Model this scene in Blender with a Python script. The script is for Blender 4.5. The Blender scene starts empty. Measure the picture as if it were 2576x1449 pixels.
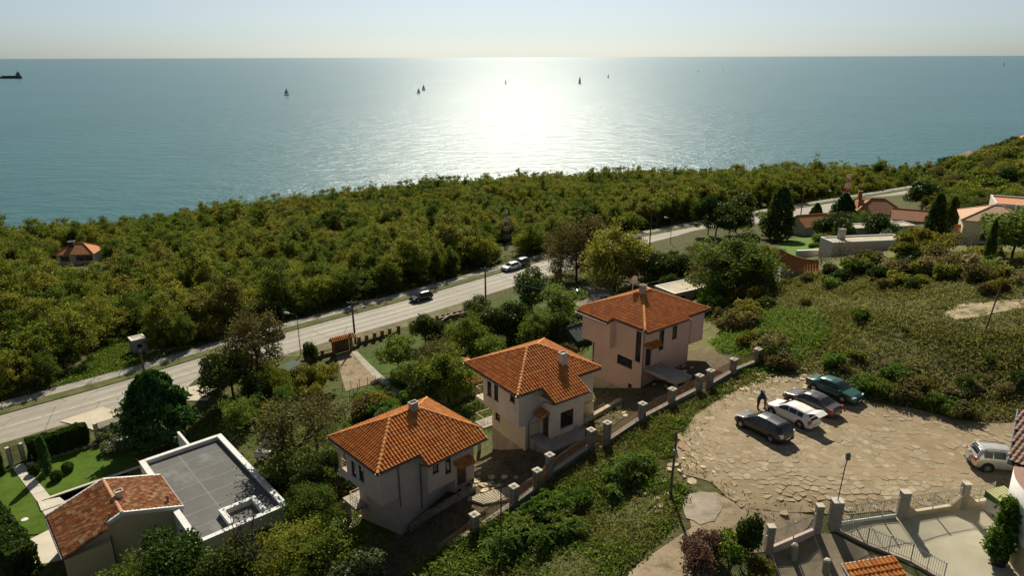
import bpy, bmesh, math, random
import numpy as np
from mathutils import Vector, Matrix

# ------------------------------------------------------------------ camera, sky, sun, exposure
SC = bpy.context.scene
COL = SC.collection
W_, H_, F_, ZC = 2576.0, 1449.0, 1750.0, 28.0        # survey image frame, focal length in its pixels, camera height
PITCH = math.atan((H_/2 - 141.0)/F_)
ROLL = math.atan2(8, 2576)
FW = np.array([0, math.cos(PITCH), -math.sin(PITCH)])
_UP = np.array([0, math.sin(PITCH), math.cos(PITCH)])
_RT = np.array([1.0, 0, 0])
RT = _RT*math.cos(ROLL) - _UP*math.sin(ROLL)
UP = _UP*math.cos(ROLL) + _RT*math.sin(ROLL)
cd = bpy.data.cameras.new('camera')
cd.sensor_width = 36.0
cd.lens = 36.0*F_/W_
cd.clip_start = 0.5
cd.clip_end = 120000
cam = bpy.data.objects.new('camera', cd)
COL.objects.link(cam)
cam.matrix_world = Matrix(((RT[0], UP[0], -FW[0], 0), (RT[1], UP[1], -FW[1], 0), (RT[2], UP[2], -FW[2], ZC), (0, 0, 0, 1)))
SC.camera = cam

SUN_EL, SUN_AZ = math.radians(38), math.radians(0.5)
world = bpy.data.worlds.new('World')
SC.world = world
world.use_nodes = True
wn = world.node_tree.nodes
sky = wn.new('ShaderNodeTexSky')
sky.sky_type = 'NISHITA'
sky.sun_disc = False
sky.sun_elevation = SUN_EL
sky.sun_rotation = SUN_AZ
sky.altitude = 60
sky.air_density = 0.62
sky.dust_density = 0.9
sky.ozone_density = 5.0
wn['Background'].inputs['Strength'].default_value = 0.054
wb = wn.new('ShaderNodeMix')                      # white balance of the whole sky
wb.data_type = 'RGBA'; wb.blend_type = 'MULTIPLY'
wb.inputs[0].default_value = 1.0
wb.inputs[7].default_value = (0.94, 1.01, 0.965, 1)
hz = wn.new('ShaderNodeHueSaturation')            # hazy air: paler, greyer sky all round
hz.inputs['Saturation'].default_value = 0.55
world.node_tree.links.new(sky.outputs['Color'], hz.inputs['Color'])
world.node_tree.links.new(hz.outputs['Color'], wb.inputs[6])
world.node_tree.links.new(wb.outputs[2], wn['Background'].inputs['Color'])
sl = bpy.data.lights.new('sun', 'SUN')
sl.energy = 5.0
sl.angle = math.radians(0.53)
sl.color = (1.0, 0.92, 0.76)
sun = bpy.data.objects.new('sun', sl)
COL.objects.link(sun)
sd = Vector((math.sin(SUN_AZ)*math.cos(SUN_EL), math.cos(SUN_AZ)*math.cos(SUN_EL), math.sin(SUN_EL)))
sun.rotation_euler = sd.to_track_quat('Z', 'Y').to_euler()
sun.location = (0, 60, 80)
vs = SC.view_settings
vs.view_transform = 'Standard'
vs.look = 'None'
vs.exposure = 0.5
vs.gamma = 1.0
vs.use_curve_mapping = False
SC.cycles.max_bounces = 8
SC.cycles.diffuse_bounces = 4
SC.cycles.glossy_bounces = 3
SC.cycles.transmission_bounces = 3
SC.cycles.transparent_max_bounces = 8
SC.cycles.caustics_reflective = False
SC.cycles.caustics_refractive = False

# ------------------------------------------------------------------ survey helpers
def ray(u, v):
    d = FW*F_ + RT*(u - W_/2) - UP*(v - H_/2)
    return d/np.linalg.norm(d)
def at(u, v, z):
    d = ray(u, v)
    t = (z - ZC)/d[2]
    return Vector((d[0]*t, d[1]*t, z))
def pix(p):
    q = np.array([p[0], p[1], p[2] - ZC])
    w = q @ FW
    if w < 0.1:
        return (-9999, -9999)
    return (W_/2 + F_*(q @ RT)/w, H_/2 - F_*(q @ UP)/w)
def inframe(p, m=60):
    u, v = pix(p)
    return -m < u < W_ + m and -m < v < H_ + m

# ------------------------------------------------------------------ object helpers
def T(o, label=None, cat=None, group=None, kind=None):
    if label: o['label'] = label
    if cat: o['category'] = cat
    if group: o['group'] = group
    if kind: o['kind'] = kind
    return o
def empty(name, loc=(0, 0, 0), rz=0.0, label=None, cat=None, group=None, kind=None):
    o = bpy.data.objects.new(name, None)
    o.empty_display_size = 0.2
    o.location = loc
    o.rotation_euler = (0, 0, rz)
    COL.objects.link(o)
    return T(o, label, cat, group, kind)
def link(name, me, parent=None, mw=None):
    o = bpy.data.objects.new(name, me)
    COL.objects.link(o)
    if parent is not None: o.parent = parent
    if mw is not None: o.matrix_local = mw
    return o
def copy_tree(o, parent=None):
    c = o.copy()
    COL.objects.link(c)
    c.parent = parent
    for ch in o.children:
        copy_tree(ch, c)
    return c

class MB:
    """collects faces and links them as ONE mesh object"""
    def __init__(s):
        s.v = []; s.f = []; s.mi = []
    def add(s, vs_, fs_, mi=0):
        n = len(s.v)
        s.v.extend([tuple(x) for x in vs_])
        for f in fs_:
            s.f.append(tuple(i + n for i in f)); s.mi.append(mi)
        return s
    def box(s, x0, x1, y0, y1, z0, z1, mi=0):
        return s.add([(x0, y0, z0), (x1, y0, z0), (x1, y1, z0), (x0, y1, z0), (x0, y0, z1), (x1, y0, z1), (x1, y1, z1), (x0, y1, z1)],
                     [(0, 3, 2, 1), (4, 5, 6, 7), (0, 1, 5, 4), (1, 2, 6, 5), (2, 3, 7, 6), (3, 0, 4, 7)], mi)
    def bbox(s, x0, x1, y0, y1, z0, z1, r=0.02, mi=0):
        """box with chamfered vertical and top edges"""
        p = lambda e, z: [(x0 + e + r, y0 + e, z), (x1 - e - r, y0 + e, z), (x1 - e, y0 + e + r, z), (x1 - e, y1 - e - r, z), (x1 - e - r, y1 - e, z), (x0 + e + r, y1 - e, z), (x0 + e, y1 - e - r, z), (x0 + e, y0 + e + r, z)]
        vs_ = p(0, z0) + p(0, z1 - r) + p(r, z1)
        fs_ = [tuple(range(7, -1, -1)), tuple(range(16, 24))]
        for k in (0, 8):
            for i in range(8):
                j = (i + 1) % 8
                fs_.append((k + i, k + j, k + 8 + j, k + 8 + i))
        return s.add(vs_, fs_, mi)
    def hull8(s, p, mi=0):
        return s.add(p, [(0, 3, 2, 1), (4, 5, 6, 7), (0, 1, 5, 4), (1, 2, 6, 5), (2, 3, 7, 6), (3, 0, 4, 7)], mi)
    def prism(s, poly, z0, z1, mi=0):
        n = len(poly)
        a = sum(poly[i][0]*poly[(i + 1) % n][1] - poly[(i + 1) % n][0]*poly[i][1] for i in range(n))
        if a < 0: poly = poly[::-1]
        vs_ = [(p[0], p[1], z0 if not callable(z0) else z0(*p[:2])) for p in poly] + [(p[0], p[1], z1 if not callable(z1) else z1(*p[:2])) for p in poly]
        fs_ = [tuple(range(n - 1, -1, -1)), tuple(range(n, 2*n))] + [(i, (i + 1) % n, n + (i + 1) % n, n + i) for i in range(n)]
        return s.add(vs_, fs_, mi)
    def tube(s, pts, rad, n=6, mi=0, cap=True):
        pts = [Vector(p) for p in pts]
        if not isinstance(rad, (list, tuple)): rad = [rad]*len(pts)
        base = len(s.v)
        prev = None
        for i, p in enumerate(pts):
            d = (pts[min(i + 1, len(pts) - 1)] - pts[max(i - 1, 0)])
            d = d.normalized() if d.length > 1e-9 else Vector((0, 0, 1))
            ref = prev if prev is not None else (Vector((1, 0, 0)) if abs(d.x) < 0.8 else Vector((0, 1, 0)))
            x = (ref - d*ref.dot(d))
            x = x.normalized() if x.length > 1e-6 else d.orthogonal().normalized()
            prev = x
            y = d.cross(x)
            for k in range(n):
                a = 2*math.pi*k/n
                s.v.append(tuple(p + (x*math.cos(a) + y*math.sin(a))*rad[i]))
        for i in range(len(pts) - 1):
            for k in range(n):
                a, b = base + i*n + k, base + i*n + (k + 1) % n
                s.f.append((a, b, b + n, a + n)); s.mi.append(mi)
        if cap:
            s.f.append(tuple(base + k for k in range(n - 1, -1, -1))); s.mi.append(mi)
            e = base + (len(pts) - 1)*n
            s.f.append(tuple(e + k for k in range(n))); s.mi.append(mi)
        return s
    def lathe(s, prof, n=10, c=(0, 0, 0), mi=0):
        base = len(s.v)
        for r, z in prof:
            for k in range(n):
                a = 2*math.pi*k/n
                s.v.append((c[0] + r*math.cos(a), c[1] + r*math.sin(a), c[2] + z))
        m = len(prof)
        for i in range(m - 1):
            for k in range(n):
                a, b = base + i*n + k, base + i*n + (k + 1) % n
                s.f.append((a, b, b + n, a + n)); s.mi.append(mi)
        s.f.append(tuple(base + k for k in range(n - 1, -1, -1))); s.mi.append(mi)
        s.f.append(tuple(base + (m - 1)*n + k for k in range(n))); s.mi.append(mi)
        return s
    def mesh(s, name, mats, smooth=False):
        me = bpy.data.meshes.new(name)
        me.from_pydata(s.v, [], s.f)
        if not isinstance(mats, (list, tuple)): mats = [mats]
        for m in mats: me.materials.append(m)
        me.polygons.foreach_set('material_index', s.mi)
        if smooth: me.polygons.foreach_set('use_smooth', [True]*len(s.f))
        me.update()
        return me
    def build(s, name, mats, parent=None, mw=None, smooth=False):
        return link(name, s.mesh(name, mats, smooth), parent, mw)

# ------------------------------------------------------------------ materials
def ramp(nt, fac, stops):
    r = nt.nodes.new('ShaderNodeValToRGB')
    e = r.color_ramp.elements
    while len(e) < len(stops): e.new(0.5)
    for k, (p, c) in enumerate(stops):
        e[k].position = p; e[k].color = (*c, 1)
    nt.links.new(fac, r.inputs[0])
    return r.outputs[0]
def mixc(nt, fac, a, b, mode='MIX'):
    m = nt.nodes.new('ShaderNodeMix')
    m.data_type = 'RGBA'; m.blend_type = mode
    for i, x in ((0, fac), (6, a), (7, b)):
        if isinstance(x, (int, float)): m.inputs[i].default_value = x
        elif isinstance(x, tuple): m.inputs[i].default_value = (*x, 1)
        else: nt.links.new(x, m.inputs[i])
    return m.outputs[2]
def noise(nt, scale, detail=4, rough=0.6, coord='pos', dist=0.0):
    n = nt.nodes.new('ShaderNodeTexNoise')
    n.inputs['Scale'].default_value = scale
    n.inputs['Detail'].default_value = detail
    n.inputs['Roughness'].default_value = rough
    n.inputs['Distortion'].default_value = dist
    nt.links.new(coords(nt, coord), n.inputs['Vector'])
    return n.outputs['Fac']
def coords(nt, coord):
    if coord == 'pos':
        g = nt.nodes.new('ShaderNodeNewGeometry')
        return g.outputs['Position']
    t = nt.nodes.new('ShaderNodeTexCoord')
    return t.outputs['Object']
def math_(nt, op, a, b=0.0, clamp=False):
    m = nt.nodes.new('ShaderNodeMath')
    m.operation = op; m.use_clamp = clamp
    for i, x in ((0, a), (1, b)):
        if isinstance(x, (int, float)): m.inputs[i].default_value = x
        else: nt.links.new(x, m.inputs[i])
    return m.outputs[0]
def bump(nt, h, strength=0.3, dist=0.05):
    b = nt.nodes.new('ShaderNodeBump')
    b.inputs['Strength'].default_value = strength
    b.inputs['Distance'].default_value = dist
    nt.links.new(h, b.inputs['Height'])
    return b.outputs['Normal']
MATS = {}
def newmat(name):
    m = bpy.data.materials.new(name)
    m.use_nodes = True
    MATS[name] = m
    return m, m.node_tree, m.node_tree.nodes['Principled BSDF']
def M(name, col, rough=0.7, var=0.15, scale=2.0, metal=0.0, spec=0.3, bmp=0.0, rnd=0.0, coord='pos', col2=None, thr=(0.35, 0.65), stain=None, coat=0.0):
    if name in MATS: return MATS[name]
    m, nt, p = newmat(name)
    n = noise(nt, scale, 5, 0.65, coord)
    c2 = col2 or tuple(min(1, c*(1 + var)) for c in col)
    c1 = col if col2 else tuple(c*(1 - var) for c in col)
    out = ramp(nt, n, [(thr[0], c1), (thr[1], c2)])
    if stain:
        n2 = noise(nt, stain[1], 6, 0.7, coord, 0.4)
        f = ramp(nt, n2, [(stain[2], (0, 0, 0)), (stain[2] + stain[3], (1, 1, 1))])
        out = mixc(nt, f, out, stain[0])
    if rnd:
        oi = nt.nodes.new('ShaderNodeObjectInfo')
        h = nt.nodes.new('ShaderNodeHueSaturation')
        nt.links.new(math_(nt, 'ADD', math_(nt, 'MULTIPLY', oi.outputs['Random'], 2*rnd), 1 - rnd), h.inputs['Value'])
        nt.links.new(out, h.inputs['Color'])
        out = h.outputs['Color']
    nt.links.new(out, p.inputs['Base Color'])
    p.inputs['Roughness'].default_value = rough
    p.inputs['Metallic'].default_value = metal
    p.inputs['Specular IOR Level'].default_value = spec
    p.inputs['Coat Weight'].default_value = coat
    if bmp:
        nt.links.new(bump(nt, noise(nt, scale*6, 4, 0.6, coord), bmp, 0.03), p.inputs['Normal'])
    return m
def leafmat(name, stops, trans=0.35, rough=0.55, treevar=True):
    """leaf: colour varies from tree to tree (object random) and from leaf to leaf (attribute)"""
    m, nt, p = newmat(name)
    at_ = nt.nodes.new('ShaderNodeAttribute'); at_.attribute_name = 'lv'
    oi = nt.nodes.new('ShaderNodeObjectInfo')
    if treevar:
        f = math_(nt, 'ADD', math_(nt, 'MULTIPLY', oi.outputs['Random'], 0.68), math_(nt, 'MULTIPLY', at_.outputs['Fac'], 0.32))
    else:
        f = math_(nt, 'MULTIPLY', at_.outputs['Fac'], 1.0)
    c = ramp(nt, f, stops)
    h = nt.nodes.new('ShaderNodeHueSaturation')
    nt.links.new(c, h.inputs['Color'])
    nt.links.new(math_(nt, 'ADD', math_(nt, 'MULTIPLY', at_.outputs['Fac'], 0.5), 0.75), h.inputs['Value'])
    nt.links.new(h.outputs['Color'], p.inputs['Base Color'])
    p.inputs['Roughness'].default_value = rough
    p.inputs['Specular IOR Level'].default_value = 0.04
    tr = nt.nodes.new('ShaderNodeBsdfTranslucent')
    tc = mixc(nt, 1.0, h.outputs['Color'], (1.0, 1.0, 0.5), 'MULTIPLY')
    nt.links.new(tc, tr.inputs['Color'])
    mx = nt.nodes.new('ShaderNodeMixShader')
    mx.inputs[0].default_value = trans
    nt.links.new(p.outputs[0], mx.inputs[1]); nt.links.new(tr.outputs[0], mx.inputs[2])
    nt.links.new(mx.outputs[0], nt.nodes['Material Output'].inputs['Surface'])
    return m

# ------------------------------------------------------------------ terrain: surveyed heights, thin-plate interpolated
CP = [  # u, v, z
 (1760,1090,0),(1880,960,0),(2000,1000,0),(2150,1030,0),(2400,1060,.1),(2560,1150,.1),(2100,1250,0),(1800,1200,0),(1720,1170,-.1),(2300,1200,0),(1900,1300,-.1),(2000,1120,0),(2300,1090,0),(2250,1030,.2),
 (1700,1350,-.3),(1560,1448,-.8),(1800,1400,-.4),(2200,1350,-.4),(2400,1400,-.4),(2500,1300,-.2),(2040,1420,-1.6),(1960,1440,-1.6),(2560,1440,-.4),
 (1600,1200,-1.2),(1500,1300,-2),(1400,1400,-2.6),(1250,1440,-3.6),(1680,1080,-.5),(1830,960,-.2),
 (1905,925,-.3),(1690,1010,-.9),(1607,1058,-1.4),(1520,1125,-2.0),(1375,1215,-2.8),(1290,1300,-3.5),(1190,1370,-4.3),(1060,1440,-5.4),
 (1170,1235,-3.4),(1328,1140,-3.0),(1400,1100,-2.4),(1460,1060,-2.2),(1611,981,-2.2),(1728,914,-1.2),(1490,1006,-4.2),(1238,1150,-5.4),(1010,1350,-6.2),(910,1322,-7.6),(1090,1280,-4.6),
 (1250,900,-10.4),(1130,1000,-9.8),(1400,840,-9.8),(1500,810,-8.5),(1700,850,-3.5),
 (960,930,-11.4),(880,940,-11.6),(900,1000,-11.0),(700,1100,-10.7),(640,1000,-11.4),(580,1050,-11.4),(300,1130,-11.8),(150,1180,-11.8),(60,1300,-11.8),(100,1440,-11.6),(500,1448,-10.6),(760,1300,-9.2),(840,1250,-8.8),(800,1420,-7.8),(950,1420,-6.4),
 (0,1075,-12),(270,985,-12),(530,905,-12),(880,810,-12),(1222,730,-12),(1440,660,-12),(1640,605,-12),(1880,558,-12),(2100,522,-12),(2310,483,-12),(400,1000,-12),(800,880,-12),(1100,800,-12),
 (0,1000,-12.2),(400,900,-12.2),(900,740,-12.3),(1300,640,-12.3),(1700,565,-12.3),(2100,498,-12.3),(-300,1150,-12),(-300,1000,-13),
 (0,850,-16),(300,800,-16),(0,700,-21),(205,660,-22),(600,700,-18),(600,600,-25),(1000,600,-18),(1000,520,-28),(1400,540,-20),(1400,480,-30),(1800,480,-22),
 (0,600,-40),(350,562,-40),(700,517,-40),(1000,487,-40),(1300,457,-40),(1600,447,-38),(1850,443,-34),(2000,450,-28),(2160,458,-24),(-300,640,-42),
 (2300,450,-13),(2400,422,-10),(2480,385,-8),(2576,352,-5),(2576,450,-4),(2480,520,-7),(2576,560,-2.5),(2520,625,1.0),(2250,560,-9),(2050,570,-11.5),(2150,610,-6.5),
 (2000,900,.6),(2200,850,2.2),(2400,800,3.8),(2100,720,1.2),(2300,660,3.2),(2560,650,4.2),(2560,900,3.0),(2450,960,1.2),(1900,800,-1.2),(1800,850,-2.2),(1850,720,-3.6),(1700,760,-6),(1900,640,-8.5),(1960,600,-11),(1500,700,-11.5),
]
_c = np.array([tuple(at(u, v, z)) for u, v, z in CP])
_far = np.array([(-40, 5, -3.), (20, 5, 0), (60, 10, 0), (-90, 30, -11.8), (120, 60, 4), (220, 60, 6), (300, 150, 4), (320, 300, 0), (-200, 60, -16), (-250, 150, -40)])
_c = np.vstack([_c, _far])
_S = 50.0
def _U(r2):
    return np.where(r2 > 1e-12, r2*np.log(np.maximum(r2, 1e-12)), 0)
_P = _c[:, :2]/_S
_K = _U(((_P[:, None] - _P[None])**2).sum(-1)) + np.eye(len(_P))*0.004
_Q = np.hstack([np.ones((len(_P), 1)), _P])
_A = np.block([[_K, _Q], [_Q.T, np.zeros((3, 3))]])
_wts = np.linalg.solve(_A, np.concatenate([_c[:, 2], np.zeros(3)]))
COAST = [at(u, v, z) for u, v, z in ((-500,660,-44),(-200,625,-42),(0,592,-40),(350,553,-40),(700,508,-40),(1000,478,-40),(1300,449,-40),(1600,438,-38),(1850,432,-34),(2000,440,-28),(2160,449,-24),(2300,432,-14),(2400,400,-11),(2480,366,-8),(2576,338,-5))]
COAST.append(Vector((600, 420, -5)))
_cx = np.array([p.x for p in COAST]); _cy = np.array([p.y for p in COAST])
def Hraw(x, y):
    x = np.asarray(x, float); y = np.asarray(y, float)
    sh = x.shape
    p = np.stack([x.ravel(), y.ravel()], 1)/_S
    out = np.zeros(len(p))
    for i in range(0, len(p), 8000):
        q = p[i:i + 8000]
        out[i:i + 8000] = _U(((q[:, None] - _P[None])**2).sum(-1)) @ _wts[:-3] + _wts[-3] + q @ _wts[-2:]
    out = np.clip(out, -46, 7).reshape(sh)
    past = y - np.interp(x, _cx, _cy)
    out = out - np.clip(past, 0, 60)*1.2
    return np.maximum(out, -72)
def _axis(segs):
    r = [segs[0][0]]
    for a, b, st in segs:
        r += list(np.arange(a + st, b + 1e-6, st))
    return np.array(r)
GX = _axis([(-320, -72, 4), (-72, 64, 1), (64, 480, 4)])
GY = _axis([(8, 124, 1), (124, 640, 4)])
GZ = Hraw(*np.meshgrid(GX, GY, indexing='ij'))
def Hs(x, y):
    x = np.asarray(x, float); y = np.asarray(y, float)
    i = np.clip(np.searchsorted(GX, x) - 1, 0, len(GX) - 2); j = np.clip(np.searchsorted(GY, y) - 1, 0, len(GY) - 2)
    fx = np.clip((x - GX[i])/(GX[i + 1] - GX[i]), 0, 1); fy = np.clip((y - GY[j])/(GY[j + 1] - GY[j]), 0, 1)
    return (GZ[i, j]*(1 - fx)*(1 - fy) + GZ[i + 1, j]*fx*(1 - fy) + GZ[i, j + 1]*(1 - fx)*fy + GZ[i + 1, j + 1]*fx*fy)
def Hz(x, y):
    return float(Hs(x, y))
def gnd(u, v):
    """where the sight line through survey pixel (u, v) meets the ground"""
    d = ray(u, v)
    t = np.arange(15, 700, 0.5)
    z = ZC + d[2]*t - Hs(d[0]*t, d[1]*t)
    k = np.argmax(z < 0)
    if z[k] >= 0: k = len(t) - 1
    lo, hi = t[max(k - 1, 0)], t[k]
    for _ in range(25):
        m = (lo + hi)/2
        if ZC + d[2]*m - Hz(d[0]*m, d[1]*m) < 0: hi = m
        else: lo = m
    return Vector((d[0]*hi, d[1]*hi, Hz(d[0]*hi, d[1]*hi)))
def sheet(name, poly, mat, off=0.05, parent=None, flat=None, step=2.0, edge=0.0, hole=None):
    """a sheet laid on the ground inside the polygon (world xy)"""
    bm = bmesh.new()
    f = bm.faces.new([bm.verts.new((p[0], p[1], 0)) for p in poly])
    xs = [p[0] for p in poly]; ys = [p[1] for p in poly]
    if flat is None:
        for a, lo, hi, G in ((0, min(xs), max(xs), GX), (1, min(ys), max(ys), GY)):
            for g in G[(G > lo) & (G < hi)]:
                co = [0, 0, 0]; co[a] = g
                no = [0, 0, 0]; no[a] = 1
                bmesh.ops.bisect_plane(bm, geom=bm.verts[:] + bm.edges[:] + bm.faces[:], plane_co=co, plane_no=no, dist=1e-5)
    for v in bm.verts:
        v.co.z = (Hz(v.co.x, v.co.y) if flat is None else flat) + off
    if edge:
        be = [e for e in bm.edges if e.is_boundary]
        r = bmesh.ops.extrude_edge_only(bm, edges=be)
        for v in r['geom']:
            if isinstance(v, bmesh.types.BMVert): v.co.z -= edge
    bmesh.ops.recalc_face_normals(bm, faces=bm.faces)
    me = bpy.data.meshes.new(name)
    bm.to_mesh(me); bm.free()
    if me.polygons and max(me.polygons, key=lambda q: q.area).normal.z < 0: me.flip_normals()
    me.materials.append(mat)
    return link(name, me, parent)
def gp(*uv):
    return [gnd(u, v) for u, v in uv]
def inpoly(x, y, poly):
    c = False
    n = len(poly)
    for i in range(n):
        x1, y1 = poly[i][0], poly[i][1]; x2, y2 = poly[(i + 1) % n][0], poly[(i + 1) % n][1]
        if (y1 > y) != (y2 > y) and x < (x2 - x1)*(y - y1)/(y2 - y1) + x1: c = not c
    return c
def inpoly_np(x, y, poly):
    c = np.zeros(len(x), bool)
    n = len(poly)
    for i in range(n):
        x1, y1 = poly[i][0], poly[i][1]; x2, y2 = poly[(i + 1) % n][0], poly[(i + 1) % n][1]
        if y1 == y2: continue
        k = ((y1 > y) != (y2 > y)) & (x < (x2 - x1)*(y - y1)/(y2 - y1) + x1)
        c ^= k
    return c
rng = np.random.default_rng(7)
random.seed(7)
# ------------------------------------------------------------------ ground
def ground_mat():
    m, nt, p = newmat('ground')
    a = nt.nodes.new('ShaderNodeAttribute'); a.attribute_name = 'soil'
    n1 = noise(nt, 0.35, 8, 0.72)
    n2 = noise(nt, 2.2, 6, 0.7)
    dry = mixc(nt, ramp(nt, n1, [(0.42, (0, 0, 0)), (0.62, (1, 1, 1))]), a.outputs['Color'], mixc(nt, 0.5, a.outputs['Color'], (0.13, 0.10, 0.05)))
    v = ramp(nt, n2, [(0.3, (0.55, 0.55, 0.55)), (0.7, (1.35, 1.35, 1.3))])
    nt.links.new(mixc(nt, 1.0, dry, v, 'MULTIPLY'), p.inputs['Base Color'])
    p.inputs['Roughness'].default_value = 0.95
    p.inputs['Specular IOR Level'].default_value = 0.1
    nt.links.new(bump(nt, noise(nt, 1.5, 8, 0.75), 0.8, 0.25), p.inputs['Normal'])
    return m
nx, ny = len(GX), len(GY)
me = bpy.data.meshes.new('ground')
vv = np.stack([np.repeat(GX, ny), np.tile(GY, nx), GZ.ravel()], 1)
ii, jj = np.meshgrid(np.arange(nx - 1), np.arange(ny - 1), indexing='ij')
a_ = (ii*ny + jj).ravel()
ff = np.stack([a_, a_ + ny, a_ + ny + 1, a_ + 1], 1)
me.from_pydata(vv.tolist(), [], ff.tolist())
soil = np.tile(np.array([0.075, 0.085, 0.03]), (len(vv), 1))           # forest floor
def paint(poly_uv, col, soft=0):
    poly = [gnd(u, v) for u, v in poly_uv]
    k = inpoly_np(vv[:, 0], vv[:, 1], poly)
    soil[k] = col
paint([(-300,1300),(0,1130),(700,900),(1300,735),(1480,690),(1560,800),(1480,1000),(1240,1100),(1000,1340),(820,1460),(-300,1500)], (0.062, 0.085, 0.02))       # gardens
paint([(1480,690),(1900,575),(1960,600),(2080,690),(1900,730),(1780,800),(1560,800)], (0.065, 0.078, 0.025))
paint([(1560,800),(1780,800),(1950,700),(2300,600),(2700,600),(2700,1100),(2200,1010),(1900,930),(1700,880)], (0.135, 0.14, 0.05))     # meadow
paint([(1780,860),(1900,790),(2060,790),(2010,900),(1930,960),(1870,970)], (0.075, 0.12, 0.025))                                      # green corner
paint([(820,1460),(1000,1340),(1240,1130),(1480,1000),(1600,900),(1760,880),(1900,890),(1905,930),(1690,1015),(1600,1065),(1500,1140),(1380,1225),(1290,1310),(1060,1460)], (0.12, 0.095, 0.06))  # house yards
paint([(1060,1460),(1290,1300),(1375,1215),(1520,1120),(1690,1010),(1905,925),(1930,960),(1760,1020),(1690,1110),(1690,1230),(1740,1310),(1560,1470)], (0.085, 0.10, 0.032))  # weedy slope
paint([(2150,900),(2576,900),(2700,1080),(2200,1010)], (0.10, 0.085, 0.04))
ca = me.color_attributes.new('soil', 'FLOAT_COLOR', 'POINT')
ca.data.foreach_set('color', np.hstack([soil, np.ones((len(vv), 1))]).ravel())
me.polygons.foreach_set('use_smooth', [True]*len(me.polygons))
me.materials.append(ground_mat())
T(link('ground', me), 'grassy and wooded slope running down to the sea', kind='structure')

# ------------------------------------------------------------------ sea
def sea_mat():
    m, nt, p = newmat('sea_water')
    n = noise(nt, 0.004, 5, 0.6)
    c = ramp(nt, n, [(0.3, (0.022, 0.098, 0.108)), (0.7, (0.030, 0.118, 0.128))])
    nt.links.new(c, p.inputs['Base Color'])
    p.inputs['Roughness'].default_value = 0.27
    p.inputs['IOR'].default_value = 1.33
    p.inputs['Specular IOR Level'].default_value = 0.27
    mp = nt.nodes.new('ShaderNodeMapping'); mp.inputs['Scale'].default_value = (1.0, 1.7, 1.0)
    nt.links.new(coords(nt, 'pos'), mp.inputs['Vector'])
    def nz(s, d):
        t = nt.nodes.new('ShaderNodeTexNoise')
        t.inputs['Scale'].default_value = s; t.inputs['Detail'].default_value = d; t.inputs['Roughness'].default_value = 0.6
        nt.links.new(mp.outputs[0], t.inputs['Vector'])
        return t.outputs['Fac']
    h = math_(nt, 'ADD', math_(nt, 'ADD', math_(nt, 'MULTIPLY', nz(0.03, 3), 4.0), math_(nt, 'MULTIPLY', nz(0.2, 5), 1.7)), math_(nt, 'MULTIPLY', nz(0.9, 2), 0.25))
    nt.links.new(bump(nt, h, 0.6, 1.0), p.inputs['Normal'])
    return m
SEA_Z = -67.0
sm = MB()
xs = [-60000, -8000, -1500, 1500, 8000, 60000]; ys = [60, 400, 1500, 6000, 20000, 80000]
for i in range(5):
    for j in range(5):
        sm.add([(xs[i], ys[j], SEA_Z), (xs[i + 1], ys[j], SEA_Z), (xs[i + 1], ys[j + 1], SEA_Z), (xs[i], ys[j + 1], SEA_Z)], [(0, 1, 2, 3)])
T(sm.build('sea', sea_mat()), 'teal sea with a bright path of sun glitter', kind='structure')

# ------------------------------------------------------------------ road, verge, footpath
FAR = [(-330,1140),(-150,1090),(0,1049),(363,953),(567,886),(708,838),(886,789),(1090,730),(1272,677.8),(1388,645),(1558,606),(1736,575),(1981,529),(2101,510),(2205,492),(2318,474),(2440,455)]
NEAR = [(-330,1215),(-150,1163),(0,1115),(337,1012),(528,949),(745,885),(806,870),(987,822),(1103,790),(1272,735),(1400,696),(1592,635),(1739,598),(1973,553),(2040,542),(2205,513),(2279,501),(2317,492),(2440,470)]
fw_ = [at(u, v, -12) for u, v in FAR]; nw_ = [at(u, v, -12) for u, v in NEAR]
def resample(pts, n):
    p = np.array([(q.x, q.y) for q in pts])
    s = np.concatenate([[0], np.cumsum(np.linalg.norm(np.diff(p, axis=0), axis=1))])
    t = np.linspace(0, s[-1], n)
    r = np.stack([np.interp(t, s, p[:, 0]), np.interp(t, s, p[:, 1])], 1)
    k = np.ones(9)/9
    for a in (0, 1):
        e = np.concatenate([r[0, a] + (np.arange(-4, 0))*(r[1, a] - r[0, a]), r[:, a], r[-1, a] + np.arange(1, 5)*(r[-1, a] - r[-2, a])])
        r[:, a] = np.convolve(e, k, 'valid')
    return r
NR = 150
mid = (resample(fw_, NR) + resample(nw_, NR))/2
tan = np.gradient(mid, axis=0); tan /= np.linalg.norm(tan, axis=1)[:, None]
nor = np.stack([-tan[:, 1], tan[:, 0]], 1)          # towards the sea
ROAD_Z = -11.93
def strip(name, o0, o1, z0, mat, z1=None, w0=None, skirt=0.0):
    mb = MB()
    z1 = z0 if z1 is None else z1
    a = mid + nor*o0; b = mid + nor*o1
    v = [(x, y, z0) for x, y in a] + [(x, y, z1) for x, y in b]
    f = [(i, i + 1, NR + i + 1, NR + i) for i in range(NR - 1)]
    if skirt:
        v += [(x, y, z0 - skirt) for x, y in a] + [(x, y, z1 - skirt) for x, y in b]
        f += [(2*NR + i, 2*NR + i + 1, i + 1, i) for i in range(NR - 1)] + [(NR + i, NR + i + 1, 3*NR + i + 1, 3*NR + i) for i in range(NR - 1)]
    mb.add(v, f)
    o = mb.build(name, mat)
    if o.data.polygons[0].normal.z < 0: o.data.flip_normals()
    return o
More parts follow.
